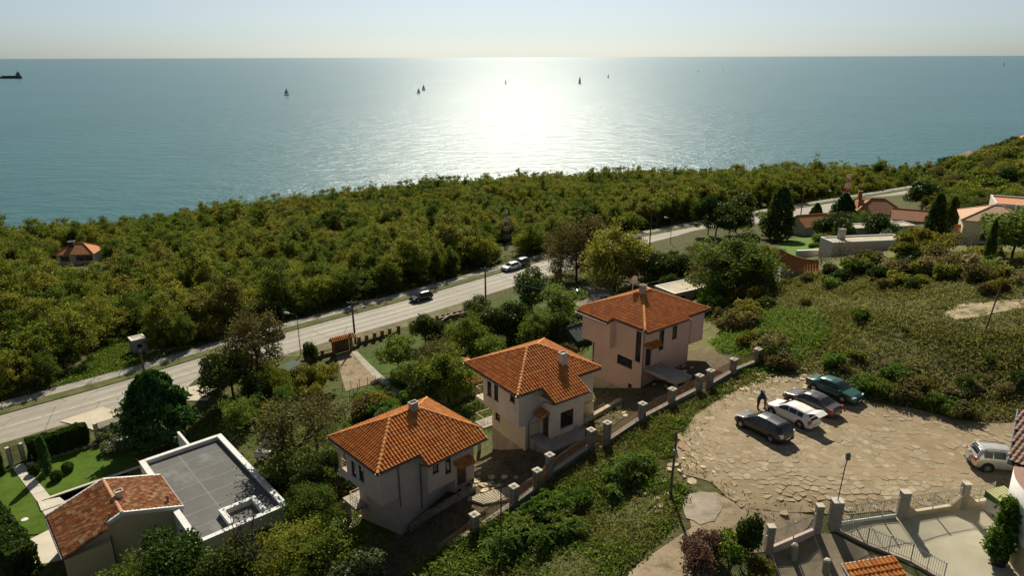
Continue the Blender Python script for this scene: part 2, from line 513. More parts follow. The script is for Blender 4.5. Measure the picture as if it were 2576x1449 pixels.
def asphalt():
    m, nt, p = newmat('asphalt')
    n = noise(nt, 0.25, 6, 0.7); n2 = noise(nt, 9.0, 4, 0.7)
    c = ramp(nt, n, [(0.3, (0.21, 0.185, 0.145)), (0.7, (0.30, 0.265, 0.21))])
    c = mixc(nt, 0.35, c, ramp(nt, n2, [(0.35, (0.16, 0.15, 0.13)), (0.65, (0.36, 0.33, 0.28))]))
    uv = nt.nodes.new('ShaderNodeAttribute'); uv.attribute_name = 'across'      # worn wheel tracks along the lanes
    w = nt.nodes.new('ShaderNodeMath'); w.operation = 'SINE'
    nt.links.new(math_(nt, 'MULTIPLY', uv.outputs['Fac'], 3.55), w.inputs[0])
    f = math_(nt, 'MULTIPLY', math_(nt, 'ADD', math_(nt, 'MULTIPLY', w.outputs[0], 0.5), 0.5), ramp(nt, noise(nt, 0.05, 4, 0.6), [(0.3, (0.15, 0.15, 0.15)), (0.7, (0.9, 0.9, 0.9))]))
    c = mixc(nt, f, c, (0.40, 0.375, 0.325))
    vo = nt.nodes.new('ShaderNodeTexVoronoi'); vo.feature = 'DISTANCE_TO_EDGE'; vo.inputs['Scale'].default_value = 0.16
    nt.links.new(coords(nt, 'pos'), vo.inputs['Vector'])
    cr = math_(nt, 'MULTIPLY', math_(nt, 'LESS_THAN', vo.outputs['Distance'], 0.006), math_(nt, 'GREATER_THAN', noise(nt, 0.12, 3, 0.5), 0.5))
    c = mixc(nt, math_(nt, 'MULTIPLY', cr, 0.6), c, (0.07, 0.065, 0.06))
    nt.links.new(c, p.inputs['Base Color'])
    p.inputs['Roughness'].default_value = 0.85
    p.inputs['Specular IOR Level'].default_value = 0.25
    nt.links.new(bump(nt, n2, 0.2, 0.02), p.inputs['Normal'])
    return m
HW = 3.85
rb = MB()
offs = np.linspace(-HW, HW, 9)
rv = []
for o in offs: rv += [(x, y, ROAD_Z) for x, y in mid + nor*o]
rf = [(k*NR + i, k*NR + i + 1, (k + 1)*NR + i + 1, (k + 1)*NR + i) for k in range(8) for i in range(NR - 1)]
rb.add(rv, rf)
road = T(rb.build('road', asphalt()), 'pale two-lane asphalt road running past the gardens', kind='structure')
if road.data.polygons[0].normal.z < 0: road.data.flip_normals()
ra_ = road.data.attributes.new('across', 'FLOAT', 'POINT')
ra_.data.foreach_set('value', np.repeat(offs, NR))
grass_strip = M('verge_grass', (0.05, 0.075, 0.015), 0.95, col2=(0.13, 0.115, 0.05), scale=0.7, bmp=0.5, spec=0.1)
T(strip('verge', HW, HW + 1.7, ROAD_Z + 0.09, grass_strip, skirt=0.4), 'strip of grass between road and footpath', kind='structure')
T(strip('footpath', HW + 1.7, HW + 3.7, ROAD_Z + 0.11, M('footpath_paving', (0.27, 0.25, 0.22), 0.9, 0.2, 1.2, spec=0.2, bmp=0.2, stain=((0.13, 0.12, 0.08), 0.4, 0.52, 0.1)), skirt=0.4), 'grey footpath along the wooded side of the road', kind='structure')
T(strip('road_shoulder', -HW - 2.6, -HW, ROAD_Z - 0.02, M('shoulder_dirt', (0.09, 0.10, 0.035), 0.95, col2=(0.20, 0.165, 0.11), scale=0.5, bmp=0.4, spec=0.1), z1=ROAD_Z - 0.02), 'dirt and grass shoulder on the garden side of the road', kind='structure')
paint_m = M('road_paint', (0.55, 0.53, 0.47), 0.8, 0.25, 3.0, stain=((0.30, 0.28, 0.24), 1.5, 0.5, 0.08))
mk = MB()
def stripe(o, i0, i1, hw=0.07, z=0.006):
    a = mid + nor*(o - hw); b = mid + nor*(o + hw)
    for i in range(i0, i1):
        mk.add([(*a[i], ROAD_Z + z), (*a[i + 1], ROAD_Z + z), (*b[i + 1], ROAD_Z + z), (*b[i], ROAD_Z + z)], [(0, 1, 2, 3)])
stripe(0.1, 0, NR - 1); stripe(HW - 0.25, 30, NR - 1, 0.05)
mk.build('centre_line', paint_m, road)
road_fx = (mid + nor*(HW + 3.7))
# ------------------------------------------------------------------ foliage
BARK = M('bark', (0.07, 0.055, 0.04), 0.95, 0.35, 3.0, bmp=0.5, spec=0.1)
TWIG = M('twig', (0.12, 0.085, 0.06), 0.95, 0.3, 3.0, spec=0.1)
LEAF = leafmat('forest_leaf', [(0.0, (0.050, 0.092, 0.022)), (0.3, (0.098, 0.142, 0.028)), (0.55, (0.158, 0.190, 0.034)), (0.76, (0.230, 0.228, 0.042)), (0.90, (0.205, 0.175, 0.066)), (1.0, (0.165, 0.138, 0.085))], 0.52)
LEAFD = leafmat('dark_leaf', [(0.0, (0.030, 0.062, 0.016)), (0.5, (0.055, 0.092, 0.020)), (1.0, (0.10, 0.12, 0.03))], 0.3, 0.4)
LEAFY = leafmat('yellow_leaf', [(0.0, (0.10, 0.12, 0.02)), (0.5, (0.18, 0.17, 0.028)), (1.0, (0.26, 0.20, 0.04))], 0.45)
LEAFB = leafmat('brown_leaf', [(0.0, (0.10, 0.088, 0.040)), (0.5, (0.135, 0.110, 0.048)), (1.0, (0.12, 0.13, 0.045))], 0.38)
LEAFC = leafmat('conifer_leaf', [(0.0, (0.028, 0.075, 0.024)), (0.5, (0.045, 0.11, 0.03)), (1.0, (0.085, 0.15, 0.04))], 0.3)
LEAFG = leafmat('bright_leaf', [(0.0, (0.065, 0.13, 0.025)), (0.5, (0.11, 0.18, 0.035)), (1.0, (0.20, 0.25, 0.07))], 0.45)
LEAFS = leafmat('silver_leaf', [(0.0, (0.11, 0.14, 0.07)), (0.5, (0.16, 0.19, 0.10)), (1.0, (0.25, 0.26, 0.16))], 0.35)
LEAFR = leafmat('red_leaf', [(0.0, (0.085, 0.042, 0.05)), (0.5, (0.13, 0.065, 0.07)), (1.0, (0.16, 0.11, 0.07))], 0.4)
LEAFH = leafmat('hedge_leaf', [(0.0, (0.030, 0.062, 0.012)), (0.5, (0.05, 0.09, 0.016)), (1.0, (0.09, 0.13, 0.025))], 0.3)
LEAFW = leafmat('dry_leaf', [(0.0, (0.14, 0.125, 0.05)), (0.5, (0.21, 0.175, 0.085)), (1.0, (0.29, 0.24, 0.13))], 0.35)
LEAFF = leafmat('yellow_flower', [(0.0, (0.35, 0.28, 0.03)), (1.0, (0.55, 0.45, 0.06))], 0.35)
def leaves_mesh(name, pos, out, size, mat, r, flat=0.5, aspect=1.0):
    """one small diamond face per leaf cluster"""
    n = len(pos)
    nrm = out*flat + r.normal(size=(n, 3))*(1 - flat)*1.1
    nrm /= np.linalg.norm(nrm, axis=1)[:, None] + 1e-9
    t = np.cross(nrm, r.normal(size=(n, 3)))
    t /= np.linalg.norm(t, axis=1)[:, None] + 1e-9
    b = np.cross(nrm, t)
    s = size*r.uniform(0.6, 1.4, n)[:, None]
    q = np.stack([pos - t*s*aspect, pos - b*s*0.62 + nrm*s*0.12, pos + t*s*aspect, pos + b*s*0.62 + nrm*s*0.12], 1).reshape(-1, 3)
    me = bpy.data.meshes.new(name)
    me.vertices.add(4*n); me.vertices.foreach_set('co', q.astype(np.float32).ravel())
    me.loops.add(4*n); me.loops.foreach_set('vertex_index', np.arange(4*n, dtype=np.int32))
    me.polygons.add(n)
    me.polygons.foreach_set('loop_start', np.arange(0, 4*n, 4, dtype=np.int32))
    me.update(calc_edges=True)
    a = me.attributes.new('lv', 'FLOAT', 'POINT')
    a.data.foreach_set('value', np.repeat(r.uniform(0, 1, n), 4).astype(np.float32))
    me.materials.append(mat)
    return me
def lobes_points(r, lobes, n, inner=0.55, flatten=1.0):
    w = np.array([l[3]**2 for l in lobes]); w /= w.sum()
    k = r.choice(len(lobes), n, p=w)
    L = np.array(lobes)[k]
    d = r.normal(size=(n, 3)); d /= np.linalg.norm(d, axis=1)[:, None]
    rad = L[:, 3]*(inner + (1 - inner)*r.uniform(0, 1, n)**0.6)*(1 + 0.12*np.sin(7*d[:, 0] + 5*d[:, 1] + k))
    rad = rad*np.where(r.uniform(0, 1, n) < .2, 1 + .4*r.uniform(0, 1, n), 1)
    p = L[:, :3] + d*rad[:, None]*np.array([1, 1, flatten])
    return p, d
def broad_tree(seed, h=8.0, w=3.2, nleaf=2600, size=0.24, mat=None, base=0.28, nl=13, inner=0.5, flat=0.45):
    """returns (trunk mesh, crown mesh) of a broadleaf tree"""
    r = np.random.default_rng(seed)
    lobes = []
    cz, rz = h*(base + (1 - base)/2), h*(1 - base)/2
    for i in range(nl):
        d = r.normal(size=3); d /= np.linalg.norm(d)
        d[2] = d[2]*0.9 + 0.12
        f = r.uniform(0.35, 0.95)
        taper = 1.0 - 0.25*max(d[2], 0)
        lobes.append((d[0]*w*f*taper, d[1]*w*f*taper, cz + d[2]*rz*f*1.1, w*r.uniform(0.22, 0.44)*(13/nl)**.3))
    p, d = lobes_points(r, lobes, nleaf, inner, 0.85)
    crown = leaves_mesh('crown', p, d, size, mat or LEAF, r, flat)
    tb = MB()
    top = Vector((r.uniform(-.3, .3), r.uniform(-.3, .3), h*0.62))
    q = [Vector((0, 0, -0.4)), Vector((r.uniform(-.12, .12), r.uniform(-.12, .12), h*0.2)), Vector((r.uniform(-.2, .2), r.uniform(-.2, .2), h*0.4)), top]
    tb.tube(q, [h*0.024, h*0.019, h*0.014, h*0.006], 6)
    for l in lobes[:8]:
        s = q[1].lerp(q[2], r.uniform(0.0, 1.0))
        e = Vector(l[:3])
        mdl = s.lerp(e, 0.5) + Vector((0, 0, 0.12*h*r.uniform(0, .6)))
        tb.tube([s, mdl, e], [h*0.010, h*0.006, h*0.002], 4)
    return tb.mesh('trunk', BARK), crown
def spray_tree(seed, h=8.0, w=3.0, nt=110, per=60, sig=0.34, size=0.14, mat=None, base=0.06, top=0.6):
    """tree whose leaves sit in loose sprays round the branch tips of an uneven, upright crown"""
    r = np.random.default_rng(seed)
    d = r.normal(size=(nt, 3)); d[:, 2] = d[:, 2]*.9 + .15; d /= np.linalg.norm(d, axis=1)[:, None]
    a = np.arctan2(d[:, 1], d[:, 0])
    env = 1 + .22*np.sin(2*a + seed) + .16*np.sin(3*a + 2.1*seed + 3*d[:, 2]) + .12*r.normal(size=nt)
    f = r.uniform(.35, 1, nt)**.55*env
    t = (d[:, 2]*f + 1)/2
    wid = w*(1 - top*np.clip(t - .45, 0, 1)**1.2)
    cz, rz = h*(base + (1 - base)/2), h*(1 - base)/2
    tips = np.stack([d[:, 0]*f*wid, d[:, 1]*f*wid, cz + d[:, 2]*f*rz], 1)
    k = r.integers(0, nt, nt*per)
    off = r.normal(size=(nt*per, 3))*sig*np.array([1, 1, .8]); off += d[k]*np.abs(r.normal(size=(nt*per, 1)))*sig*.9 + np.array([0, 0, .25])*np.abs(r.normal(size=(nt*per, 1)))*sig
    p = tips[k] + off; p[:, 2] = np.maximum(p[:, 2], .1)
    n = d[k] + r.normal(size=(nt*per, 3))*.5; n /= np.linalg.norm(n, axis=1)[:, None]
    crown = leaves_mesh('crown', p, n, size, mat or LEAF, r, 0.4, 1.15)
    tb = MB()
    q = [Vector((0, 0, -0.4)), Vector((r.uniform(-.12, .12), r.uniform(-.12, .12), h*0.25)), Vector((r.uniform(-.25, .25), r.uniform(-.25, .25), h*0.55)), Vector((0, 0, h*.85))]
    tb.tube(q, [h*0.022, h*0.017, h*0.011, h*0.004], 6)
    for i in range(14):
        s_ = q[1].lerp(q[2], r.uniform(0, 1)); e = Vector(tips[i]); tb.tube([s_, s_.lerp(e, .5) + Vector((0, 0, .2)), e], [h*.008, h*.005, h*.002], 4, cap=False)
    return tb.mesh('trunk', BARK), crown
def twiggy(seed, h, w, mat=None, n=60, nleaf=900, size=0.13, lm=None):
    """thin-leaved tree with many bare limbs"""
    r = np.random.default_rng(seed)
    tb = MB()
    tips = []
    def limb(p, d, L, rad, depth):
        m = p + d*L*0.5 + Vector(r.normal(size=3)*0.08*L)
        e = p + d*L + Vector(r.normal(size=3)*0.06*L)
        tb.tube([p, m, e], [rad, rad*0.75, rad*0.5], 4 if depth else 6, cap=False)
        tips.append(e); tips.append(m)
        if depth < 4:
            for k in range(3 if depth < 3 else 2):
                dd = (d + Vector(r.normal(size=3))*0.55 + Vector((0, 0, 0.12))).normalized()
                limb(p.lerp(e, r.uniform(.45, 1.0)), dd, L*r.uniform(.55, .8), rad*0.52, depth + 1)
    limb(Vector((0, 0, -.3)), Vector((0, 0, 1)), h*0.32, h*0.022, 0)
    for k in range(5):
        a = k*1.257 + r.uniform(0, .5)
        limb(Vector((0, 0, h*r.uniform(.2, .35))), Vector((math.cos(a)*w/h*1.3, math.sin(a)*w/h*1.3, 0.9)).normalized(), h*0.3, h*0.013, 1)
    tp = np.array([tuple(t) for t in tips if t.z > h*0.3])
    k = r.integers(0, len(tp), nleaf)
    p = tp[k] + r.normal(size=(nleaf, 3))*h*0.055
    d = r.normal(size=(nleaf, 3)); d /= np.linalg.norm(d, axis=1)[:, None]
    return tb.mesh('trunk', mat or TWIG), leaves_mesh('crown', p, d, size, lm or LEAFB, r, 0.2)
def conifer(seed, h, w, nleaf=5000, size=0.16, mat=None, top=0.12, base=0.05, bulge=0.6):
    r = np.random.default_rng(seed)
    t = r.uniform(0, 1, nleaf)**0.75
    z = h*(base + (1 - base)*t)
    prof = w*(np.clip((1 - t)/(1 - 0.3), 0, 1)**bulge)*np.clip(t/0.12 + 0.55, 0, 1)
    a = r.uniform(0, 2*math.pi, nleaf)
    fr = 1 + 0.22*np.sin(a*5 + z*2.3) + 0.12*np.sin(a*11 - z*4)
    rad = prof*fr*(0.55 + 0.45*r.uniform(0, 1, nleaf)**0.5) + top
    p = np.stack([np.cos(a)*rad, np.sin(a)*rad, z + rad*0.25*r.uniform(0, 1, nleaf)], 1)
    d = np.stack([np.cos(a), np.sin(a), np.full(nleaf, 0.6)], 1)
    crown = leaves_mesh('crown', p, d, size, mat or LEAFC, r, 0.4, 1.5)
    tb = MB()
    tb.tube([(0, 0, -0.3), (0, 0, h*0.5), (0, 0, h*0.9)], [h*0.022, h*0.014, h*0.004], 6)
    return tb.mesh('trunk', BARK), crown
def bush_pts(r, w, h, n, nl=8):
    lobes = []
    for i in range(nl):
        a = r.uniform(0, 6.28); f = r.uniform(0.1, 0.7)
        lobes.append((math.cos(a)*w*f, math.sin(a)*w*f, h*r.uniform(0.35, 0.68), min(w, h)*r.uniform(0.3, 0.45)))
    p, d = lobes_points(r, lobes, n, 0.45)
    p[:, 2] = np.maximum(p[:, 2], 0.02)
    return p, d
def bush(seed, w, h, nleaf=900, size=0.12, mat=None, nl=8):
    r = np.random.default_rng(seed)
    p, d = bush_pts(r, w, h, nleaf, nl)
    tb = MB()
    for k in range(4):
        a = k*1.6
        tb.tube([(0, 0, -0.2), (math.cos(a)*w*.2, math.sin(a)*w*.2, h*.4), (math.cos(a)*w*.4, math.sin(a)*w*.4, h*.75)], [h*.02, h*.013, h*.004], 4)
    return tb.mesh('stem', BARK), leaves_mesh('foliage', p, d, size, mat or LEAF, r, 0.35)
PROTO = {}
def proto(key, fn):
    if key not in PROTO: PROTO[key] = fn()
    return PROTO[key]
def plant(name, meshes, loc, s=1.0, rz=None, label=None, cat='tree', group=None, sxy=1.0, parts=('trunk', 'crown')):
    e = empty(name, loc, random.uniform(0, 6.28) if rz is None else rz, label, cat, group)
    e.scale = (s*sxy, s*sxy, s)
    for nm, me in zip(parts, meshes):
        link(nm, me, e)
    return e

# forest prototypes: six crowns of different habit
FP = [spray_tree(11, 8, 2.7, 110, 62), spray_tree(12, 10.5, 2.5, 125, 60), spray_tree(13, 7, 3.0, 110, 60, .38), spray_tree(14, 9.5, 2.0, 100, 60, .3), spray_tree(15, 5, 2.6, 85, 60, .36), spray_tree(16, 9, 3.0, 75, 56, .3)]
FH = [8, 10.5, 7, 9.5, 5, 9]
CLEAR = [gp((90,1012),(200,915),(290,835),(345,812),(374,870),(374,932),(300,978),(180,1018)), gp((1040,640),(1060,600),(1110,590),(1130,615),(1100,640))]
VIEW = [((150,262,600,660), 212), ((336,366,842,888), 106), ((1262,1282,535,600), 160)]     # things in the wood that stay in sight
pts = []
y0s = np.interp
fx, fy = road_fx[:, 0], road_fx[:, 1]
g = 3.5
for x in np.arange(-235, 380, g):
    for y in np.arange(55, 430, g):
        px = x + rng.uniform(-.48, .48)*g; py = y + rng.uniform(-.48, .48)*g
        ry = np.interp(px, fx, fy, left=fy[0] + (px - fx[0])*0.85, right=1e9)
        cy = np.interp(px, _cx, _cy)
        if px > fx[-1] - 6:                 # hill to the right of where the road leaves
            ry = fy[-1] - (px - fx[-1])*1.1
        if py < ry + 2.6 or py > cy + 10: continue
        z = Hz(px, py)
        if z < -58: continue
        d = math.hypot(px, py)
        if any(inpoly(px, py, c) for c in CLEAR): continue
        hill = px > 95 and z > -16
        near_edge = py - ry
        s = rng.uniform(0.52, 0.86)*(1.0 + 0.18*math.sin(px*.07 + 1.3)*math.sin(py*.06))
        if near_edge < 5: s *= 0.8
        if hill: s *= 0.75
        s *= min(1.0, max(0.30, (cy - py)/95))
        if rng.uniform() < .03: s *= 1.2
        k = int(rng.integers(0, 6))
        top = z + FH[k]*s
        if not (inframe((px, py, z), 90) or inframe((px, py, top), 90)): continue
        ut, vt = pix((px, py, top)); ub, vb = pix((px, py, z))
        hw = 4.0*s*F_/max(d, 1)
        if any(d < dist and u0 - hw < ub < u1 + hw and vt < v1 + 6 and vb > v0 for (u0, u1, v0, v1), dist in VIEW): continue
        pts.append((d, px, py, z, s, k, near_edge))
pts.sort()
NIND = 300
def zone(d, x, y, z, ne):
    if ne < 8: return 'tree in the front row of the wood beside the footpath' + (' left of the hut' if pix((x, y, z))[0] < 350 else ' opposite the gardens' if x < 5 else ' along the far road')
    u = pix((x, y, z))[0]
    return 'broadleaf tree inside the wood ' + ('around the lone orange-roofed house' if u < 420 else 'above the leaning roadside pole' if u < 900 else 'above the black hatchback on the road' if u < 1300 else 'beyond the far road')
for i, (d, x, y, z, s, k, ne) in enumerate(pts[:NIND]):
    e = plant('forest_tree', FP[k], (x, y, z - 0.1), s, None, zone(d, x, y, z, ne), 'tree', 'trees of the wood beyond the road', rng.uniform(1.05, 1.4))
    e.rotation_euler.x = rng.uniform(-.1, .1); e.rotation_euler.y = rng.uniform(-.1, .1)
rest = pts[NIND:]
print('forest trees', len(pts))
# the rest of the wood, which reads as one mass
fm = bpy.data.meshes.new('forest')
fm.from_pydata([(x, y, z - 0.1) for d, x, y, z, s, k, ne in rest], [], [])
for nm, vals, typ in (('k', [p[5] for p in rest], 'INT'), ('s', [p[4] for p in rest], 'FLOAT'), ('rot', [float(rng.uniform(0, 6.28)) for p in rest], 'FLOAT')):
    a = fm.attributes.new(nm, typ, 'POINT'); a.data.foreach_set('value', vals)
forest = T(link('forest', fm), 'wood of green and yellowing trees thinning out to the shore', kind='stuff')
ng = bpy.data.node_groups.new('forest_scatter', 'GeometryNodeTree')
ng.interface.new_socket('Geometry', in_out='INPUT', socket_type='NodeSocketGeometry')
ng.interface.new_socket('Geometry', in_out='OUTPUT', socket_type='NodeSocketGeometry')
gi = ng.nodes.new('NodeGroupInput'); go = ng.nodes.new('NodeGroupOutput')
jn = ng.nodes.new('GeometryNodeJoinGeometry')
def named(nm, t):
    q = ng.nodes.new('GeometryNodeInputNamedAttribute'); q.data_type = t; q.inputs['Name'].default_value = nm
    return q.outputs['Attribute']
kA, sA, rA = named('k', 'INT'), named('s', 'FLOAT'), named('rot', 'FLOAT')
cx_ = ng.nodes.new('ShaderNodeCombineXYZ'); ng.links.new(rA, cx_.inputs['Z'])
sx_ = ng.nodes.new('ShaderNodeMath'); sx_.operation = 'MULTIPLY'; ng.links.new(sA, sx_.inputs[0]); sx_.inputs[1].default_value = 1.22
vsc = ng.nodes.new('ShaderNodeCombineXYZ'); ng.links.new(sx_.outputs[0], vsc.inputs['X']); ng.links.new(sx_.outputs[0], vsc.inputs['Y']); ng.links.new(sA, vsc.inputs['Z'])
crowns = {}
for o in bpy.data.objects:
    if o.type == 'MESH' and o.data in [f[1] for f in FP] and o.data.name not in crowns: crowns[o.data.name] = o
for k in range(6):
    src = crowns[FP[k][1].name]
    oi = ng.nodes.new('GeometryNodeObjectInfo'); oi.inputs['Object'].default_value = src; oi.inputs['As Instance'].default_value = True
    oi.transform_space = 'ORIGINAL'
    cmp_ = ng.nodes.new('FunctionNodeCompare'); cmp_.data_type = 'INT'; cmp_.operation = 'EQUAL'
    ng.links.new(kA, cmp_.inputs[2]); cmp_.inputs[3].default_value = k
    ip = ng.nodes.new('GeometryNodeInstanceOnPoints')
    ng.links.new(gi.outputs[0], ip.inputs['Points']); ng.links.new(cmp_.outputs[0], ip.inputs['Selection'])
    ng.links.new(oi.outputs['Geometry'], ip.inputs['Instance'])
    ng.links.new(cx_.outputs[0], ip.inputs['Rotation']); ng.links.new(vsc.outputs[0], ip.inputs['Scale'])
    ng.links.new(ip.outputs[0], jn.inputs[0])
ng.links.new(jn.outputs[0], go.inputs[0])
md = forest.modifiers.new('scatter', 'NODES'); md.node_group = ng
# ------------------------------------------------------------------ building kit
def tile_mat(name, stops, rough=0.75):
    m, nt, p = newmat(name)
    oi = nt.nodes.new('ShaderNodeObjectInfo')
    a = nt.nodes.new('ShaderNodeAttribute'); a.attribute_name = 'tv'
    f = math_(nt, 'FRACT', math_(nt, 'ADD', oi.outputs['Random'], a.outputs['Fac']))
    c = ramp(nt, f, stops)
    n = noise(nt, 1.3, 6, 0.7)
    c = mixc(nt, math_(nt, 'MULTIPLY', ramp(nt, n, [(0.42, (0, 0, 0)), (0.7, (1, 1, 1))]), 0.38), c, (0.20, 0.11, 0.05))
    n2 = noise(nt, 14, 3, 0.6)
    c = mixc(nt, 1.0, c, ramp(nt, n2, [(0.3, (0.8, 0.8, 0.8)), (0.7, (1.15, 1.15, 1.15))]), 'MULTIPLY')
    nt.links.new(c, p.inputs['Base Color'])
    p.inputs['Roughness'].default_value = rough
    p.inputs['Specular IOR Level'].default_value = 0.25
    return m
TILE = tile_mat('clay_tile', [(0.0, (0.46, 0.135, 0.026)), (0.4, (0.56, 0.19, 0.032)), (0.75, (0.60, 0.225, 0.042)), (0.94, (0.62, 0.28, 0.08)), (1.0, (0.40, 0.11, 0.028))])
TILEV = tile_mat('old_clay_tile', [(0.0, (0.26, 0.085, 0.030)), (0.3, (0.40, 0.14, 0.042)), (0.55, (0.47, 0.20, 0.07)), (0.72, (0.50, 0.30, 0.14)), (0.86, (0.58, 0.44, 0.27)), (1.0, (0.20, 0.075, 0.035))])
TILEP = tile_mat('pale_clay_tile', [(0.0, (0.50, 0.27, 0.15)), (0.6, (0.58, 0.33, 0.19)), (1.0, (0.46, 0.22, 0.13))])
TILEB = tile_mat('brown_tile', [(0.0, (0.20, 0.115, 0.085)), (0.6, (0.27, 0.16, 0.12)), (1.0, (0.18, 0.10, 0.075))])
DECK = M('roof_deck', (0.16, 0.07, 0.04), 0.9, 0.2)
SOFFIT = M('soffit_board', (0.20, 0.19, 0.18), 0.8, 0.1)
GUTTER = M('gutter_metal', (0.16, 0.16, 0.17), 0.45, 0.1, metal=0.4, spec=0.4)
FRAME_D = M('dark_frame', (0.035, 0.025, 0.022), 0.5, 0.2)
FRAME_W = M('white_frame', (0.62, 0.60, 0.55), 0.6, 0.1)
WOOD_D = M('door_wood', (0.085, 0.055, 0.04), 0.6, 0.3, 4)
WHITE = M('white_render', (0.66, 0.64, 0.60), 0.85, 0.07, 1.0)
CONC = M('concrete', (0.33, 0.295, 0.245), 0.9, 0.15, 1.2, bmp=0.15)
STONE = M('stone_wall', (0.22, 0.18, 0.135), 0.95, 0.35, 2.5, bmp=0.6)
def glass_mat():
    m, nt, p = newmat('window_glass')
    c = ramp(nt, noise(nt, 0.9, 2, 0.5), [(0.4, (0.012, 0.014, 0.016)), (0.65, (0.05, 0.055, 0.055))])
    nt.links.new(c, p.inputs['Base Color'])
    p.inputs['Roughness'].default_value = 0.06
    p.inputs['Specular IOR Level'].default_value = 0.6
    return m
GLASS = glass_mat()
def tile_mesh(name, w, L, rise, mat, lip=0.03, tilt=0.025, seg=6, arc=True):
    """one barrel tile: x across, y up the slope, z off the roof, lower edge at y = 0"""
    mb = MB()
    xs = np.linspace(-w/2, w/2, seg + 1)
    def zf(x):
        t = x/w + 0.5
        return rise*math.sin(math.pi*min(1, max(0, t*1.35 - 0.1))) if t < 0.85 else -0.004
    lo = [(x, 0.0, zf(x) + tilt + 0.012) for x in xs]
    hi = [(x, L, zf(x) + 0.004) for x in xs]
    bt = [(x, 0.004, zf(x) + tilt - lip) for x in xs]
    n = seg + 1
    mb.add(lo + hi + bt, [(i, i + 1, n + i + 1, n + i) for i in range(seg)] + [(2*n + i, 2*n + i + 1, i + 1, i) for i in range(seg)])
    return mb.mesh(name, mat, False)
TM = tile_mesh('roof_tile', 0.285, 0.43, 0.10, TILE, lip=0.045, tilt=0.04)
def ridge_mesh(name, mat, r=0.12, L=0.42):
    mb = MB()
    n = 7
    a = [math.pi*k/(n - 1) for k in range(n)]
    lo = [(r*1.12*math.cos(t), 0, r*1.12*math.sin(t)*0.8 + .02) for t in a]; hi = [(r*math.cos(t), L, r*math.sin(t)*0.8) for t in a]
    mb.add(lo + hi, [(i, n + i, n + i + 1, i + 1) for i in range(n - 1)])
    mb.add(lo + [(p[0]*.85, 0.003, p[2]*.85 - .01) for p in lo], [(i, i + 1, n + i + 1, n + i) for i in range(n - 1)])
    return mb.mesh(name, mat)
RM = ridge_mesh('ridge_tile', TILE)
def lay_tiles(roof, slopes, mesh, pw=0.275, pl=0.37, nmax=300, jit=0.006, name='roof_tile', seed=1, off=0.03):
    """slopes: (plan polygon, eave point, eave direction (xy), z(x, y)); nearest nmax tiles are single objects, the rest one part"""
    r = np.random.default_rng(seed)
    mats = []
    for poly, e0, ed, zf in slopes:
        ed = Vector((ed[0], ed[1])).normalized()
        up = Vector((-ed.y, ed.x))
        g = (zf(e0[0] + up.x, e0[1] + up.y) - zf(e0[0], e0[1]))
        if g < 0: up = -up; g = -g
        cs = 1/math.sqrt(1 + g*g)
        X = Vector((ed.x, ed.y, 0)); Y = Vector((up.x, up.y, g))*cs
        if X.cross(Y).z < 0: X = -X
        Z = X.cross(Y)
        us = [(p[0] - e0[0])*ed.x + (p[1] - e0[1])*ed.y for p in poly]; ws = [(p[0] - e0[0])*up.x + (p[1] - e0[1])*up.y for p in poly]
        stp = pl*cs
        for j in range(int(math.floor(min(ws)/stp)), int(math.ceil(max(ws)/stp)) + 1):
            for i in range(int(min(us)/pw) - 1, int(max(us)/pw) + 2):
                u = (i + 0.5)*pw; w = j*stp
                cx, cy = e0[0] + ed.x*u + up.x*(w + stp*0.45), e0[1] + ed.y*u + up.y*(w + stp*0.45)
                if not inpoly(cx, cy, poly): continue
                bx, by = e0[0] + ed.x*u + up.x*w, e0[1] + ed.y*u + up.y*w
                m = Matrix(((X.x, Y.x, Z.x, bx), (X.y, Y.y, Z.y, by), (X.z, Y.z, Z.z, zf(bx, by) + off + r.uniform(-jit, jit)), (0, 0, 0, 1)))
                mats.append(m)
    rw = roof_world(roof)
    key = []
    for m in mats:
        p = rw @ m.translation
        nz = (rw.to_3x3() @ m.col[2].to_3d())
        view = (Vector((0, 0, ZC)) - p)
        key.append(view.length/max(0.05, view.normalized().dot(nz)))
    order = np.argsort(key)
    for k in order[:nmax]:
        link(name, mesh, roof, mats[k])
    if len(order) > nmax:
        base = np.array([v.co[:] for v in mesh.vertices]); fc = [tuple(p.vertices) for p in mesh.polygons]
        V, Fs, tv = [], [], []
        for q, k in enumerate(order[nmax:]):
            mm = np.array(mats[k])
            V.append(base @ mm[:3, :3].T + mm[:3, 3])
            Fs += [tuple(i + q*len(base) for i in f) for f in fc]
            tv += [r.uniform()]*len(base)
        me = bpy.data.meshes.new('roof_tiles')
        me.from_pydata(np.vstack(V).tolist(), [], Fs)
        me.materials.append(mesh.materials[0])
        a = me.attributes.new('tv', 'FLOAT', 'POINT'); a.data.foreach_set('value', tv)
        T(link('roof_tiles', me, roof), kind='stuff')
def roof_world(o):
    m = Matrix.Identity(4)
    while o is not None:
        m = (Matrix.Translation(o.location) @ o.rotation_euler.to_matrix().to_4x4()) @ m
        o = o.parent
    return m
def ridge_line(roof, p, q, mesh=None, step=0.36, name='ridge_tile', dz=0.05):
    p, q = Vector(p), Vector(q)
    if p.z > q.z: p, q = q, p
    d = (q - p); n = max(1, int(d.length/step))
    Y = d.normalized(); X = Y.cross(Vector((0, 0, 1))).normalized(); Z = X.cross(Y)
    for k in range(n):
        c = p + d*(k/n) + Vector((0, 0, dz))
        link(name, mesh or RM, roof, Matrix(((X.x, Y.x, Z.x, c.x), (X.y, Y.y, Z.y, c.y), (X.z, Y.z, Z.z, c.z), (0, 0, 0, 1))))
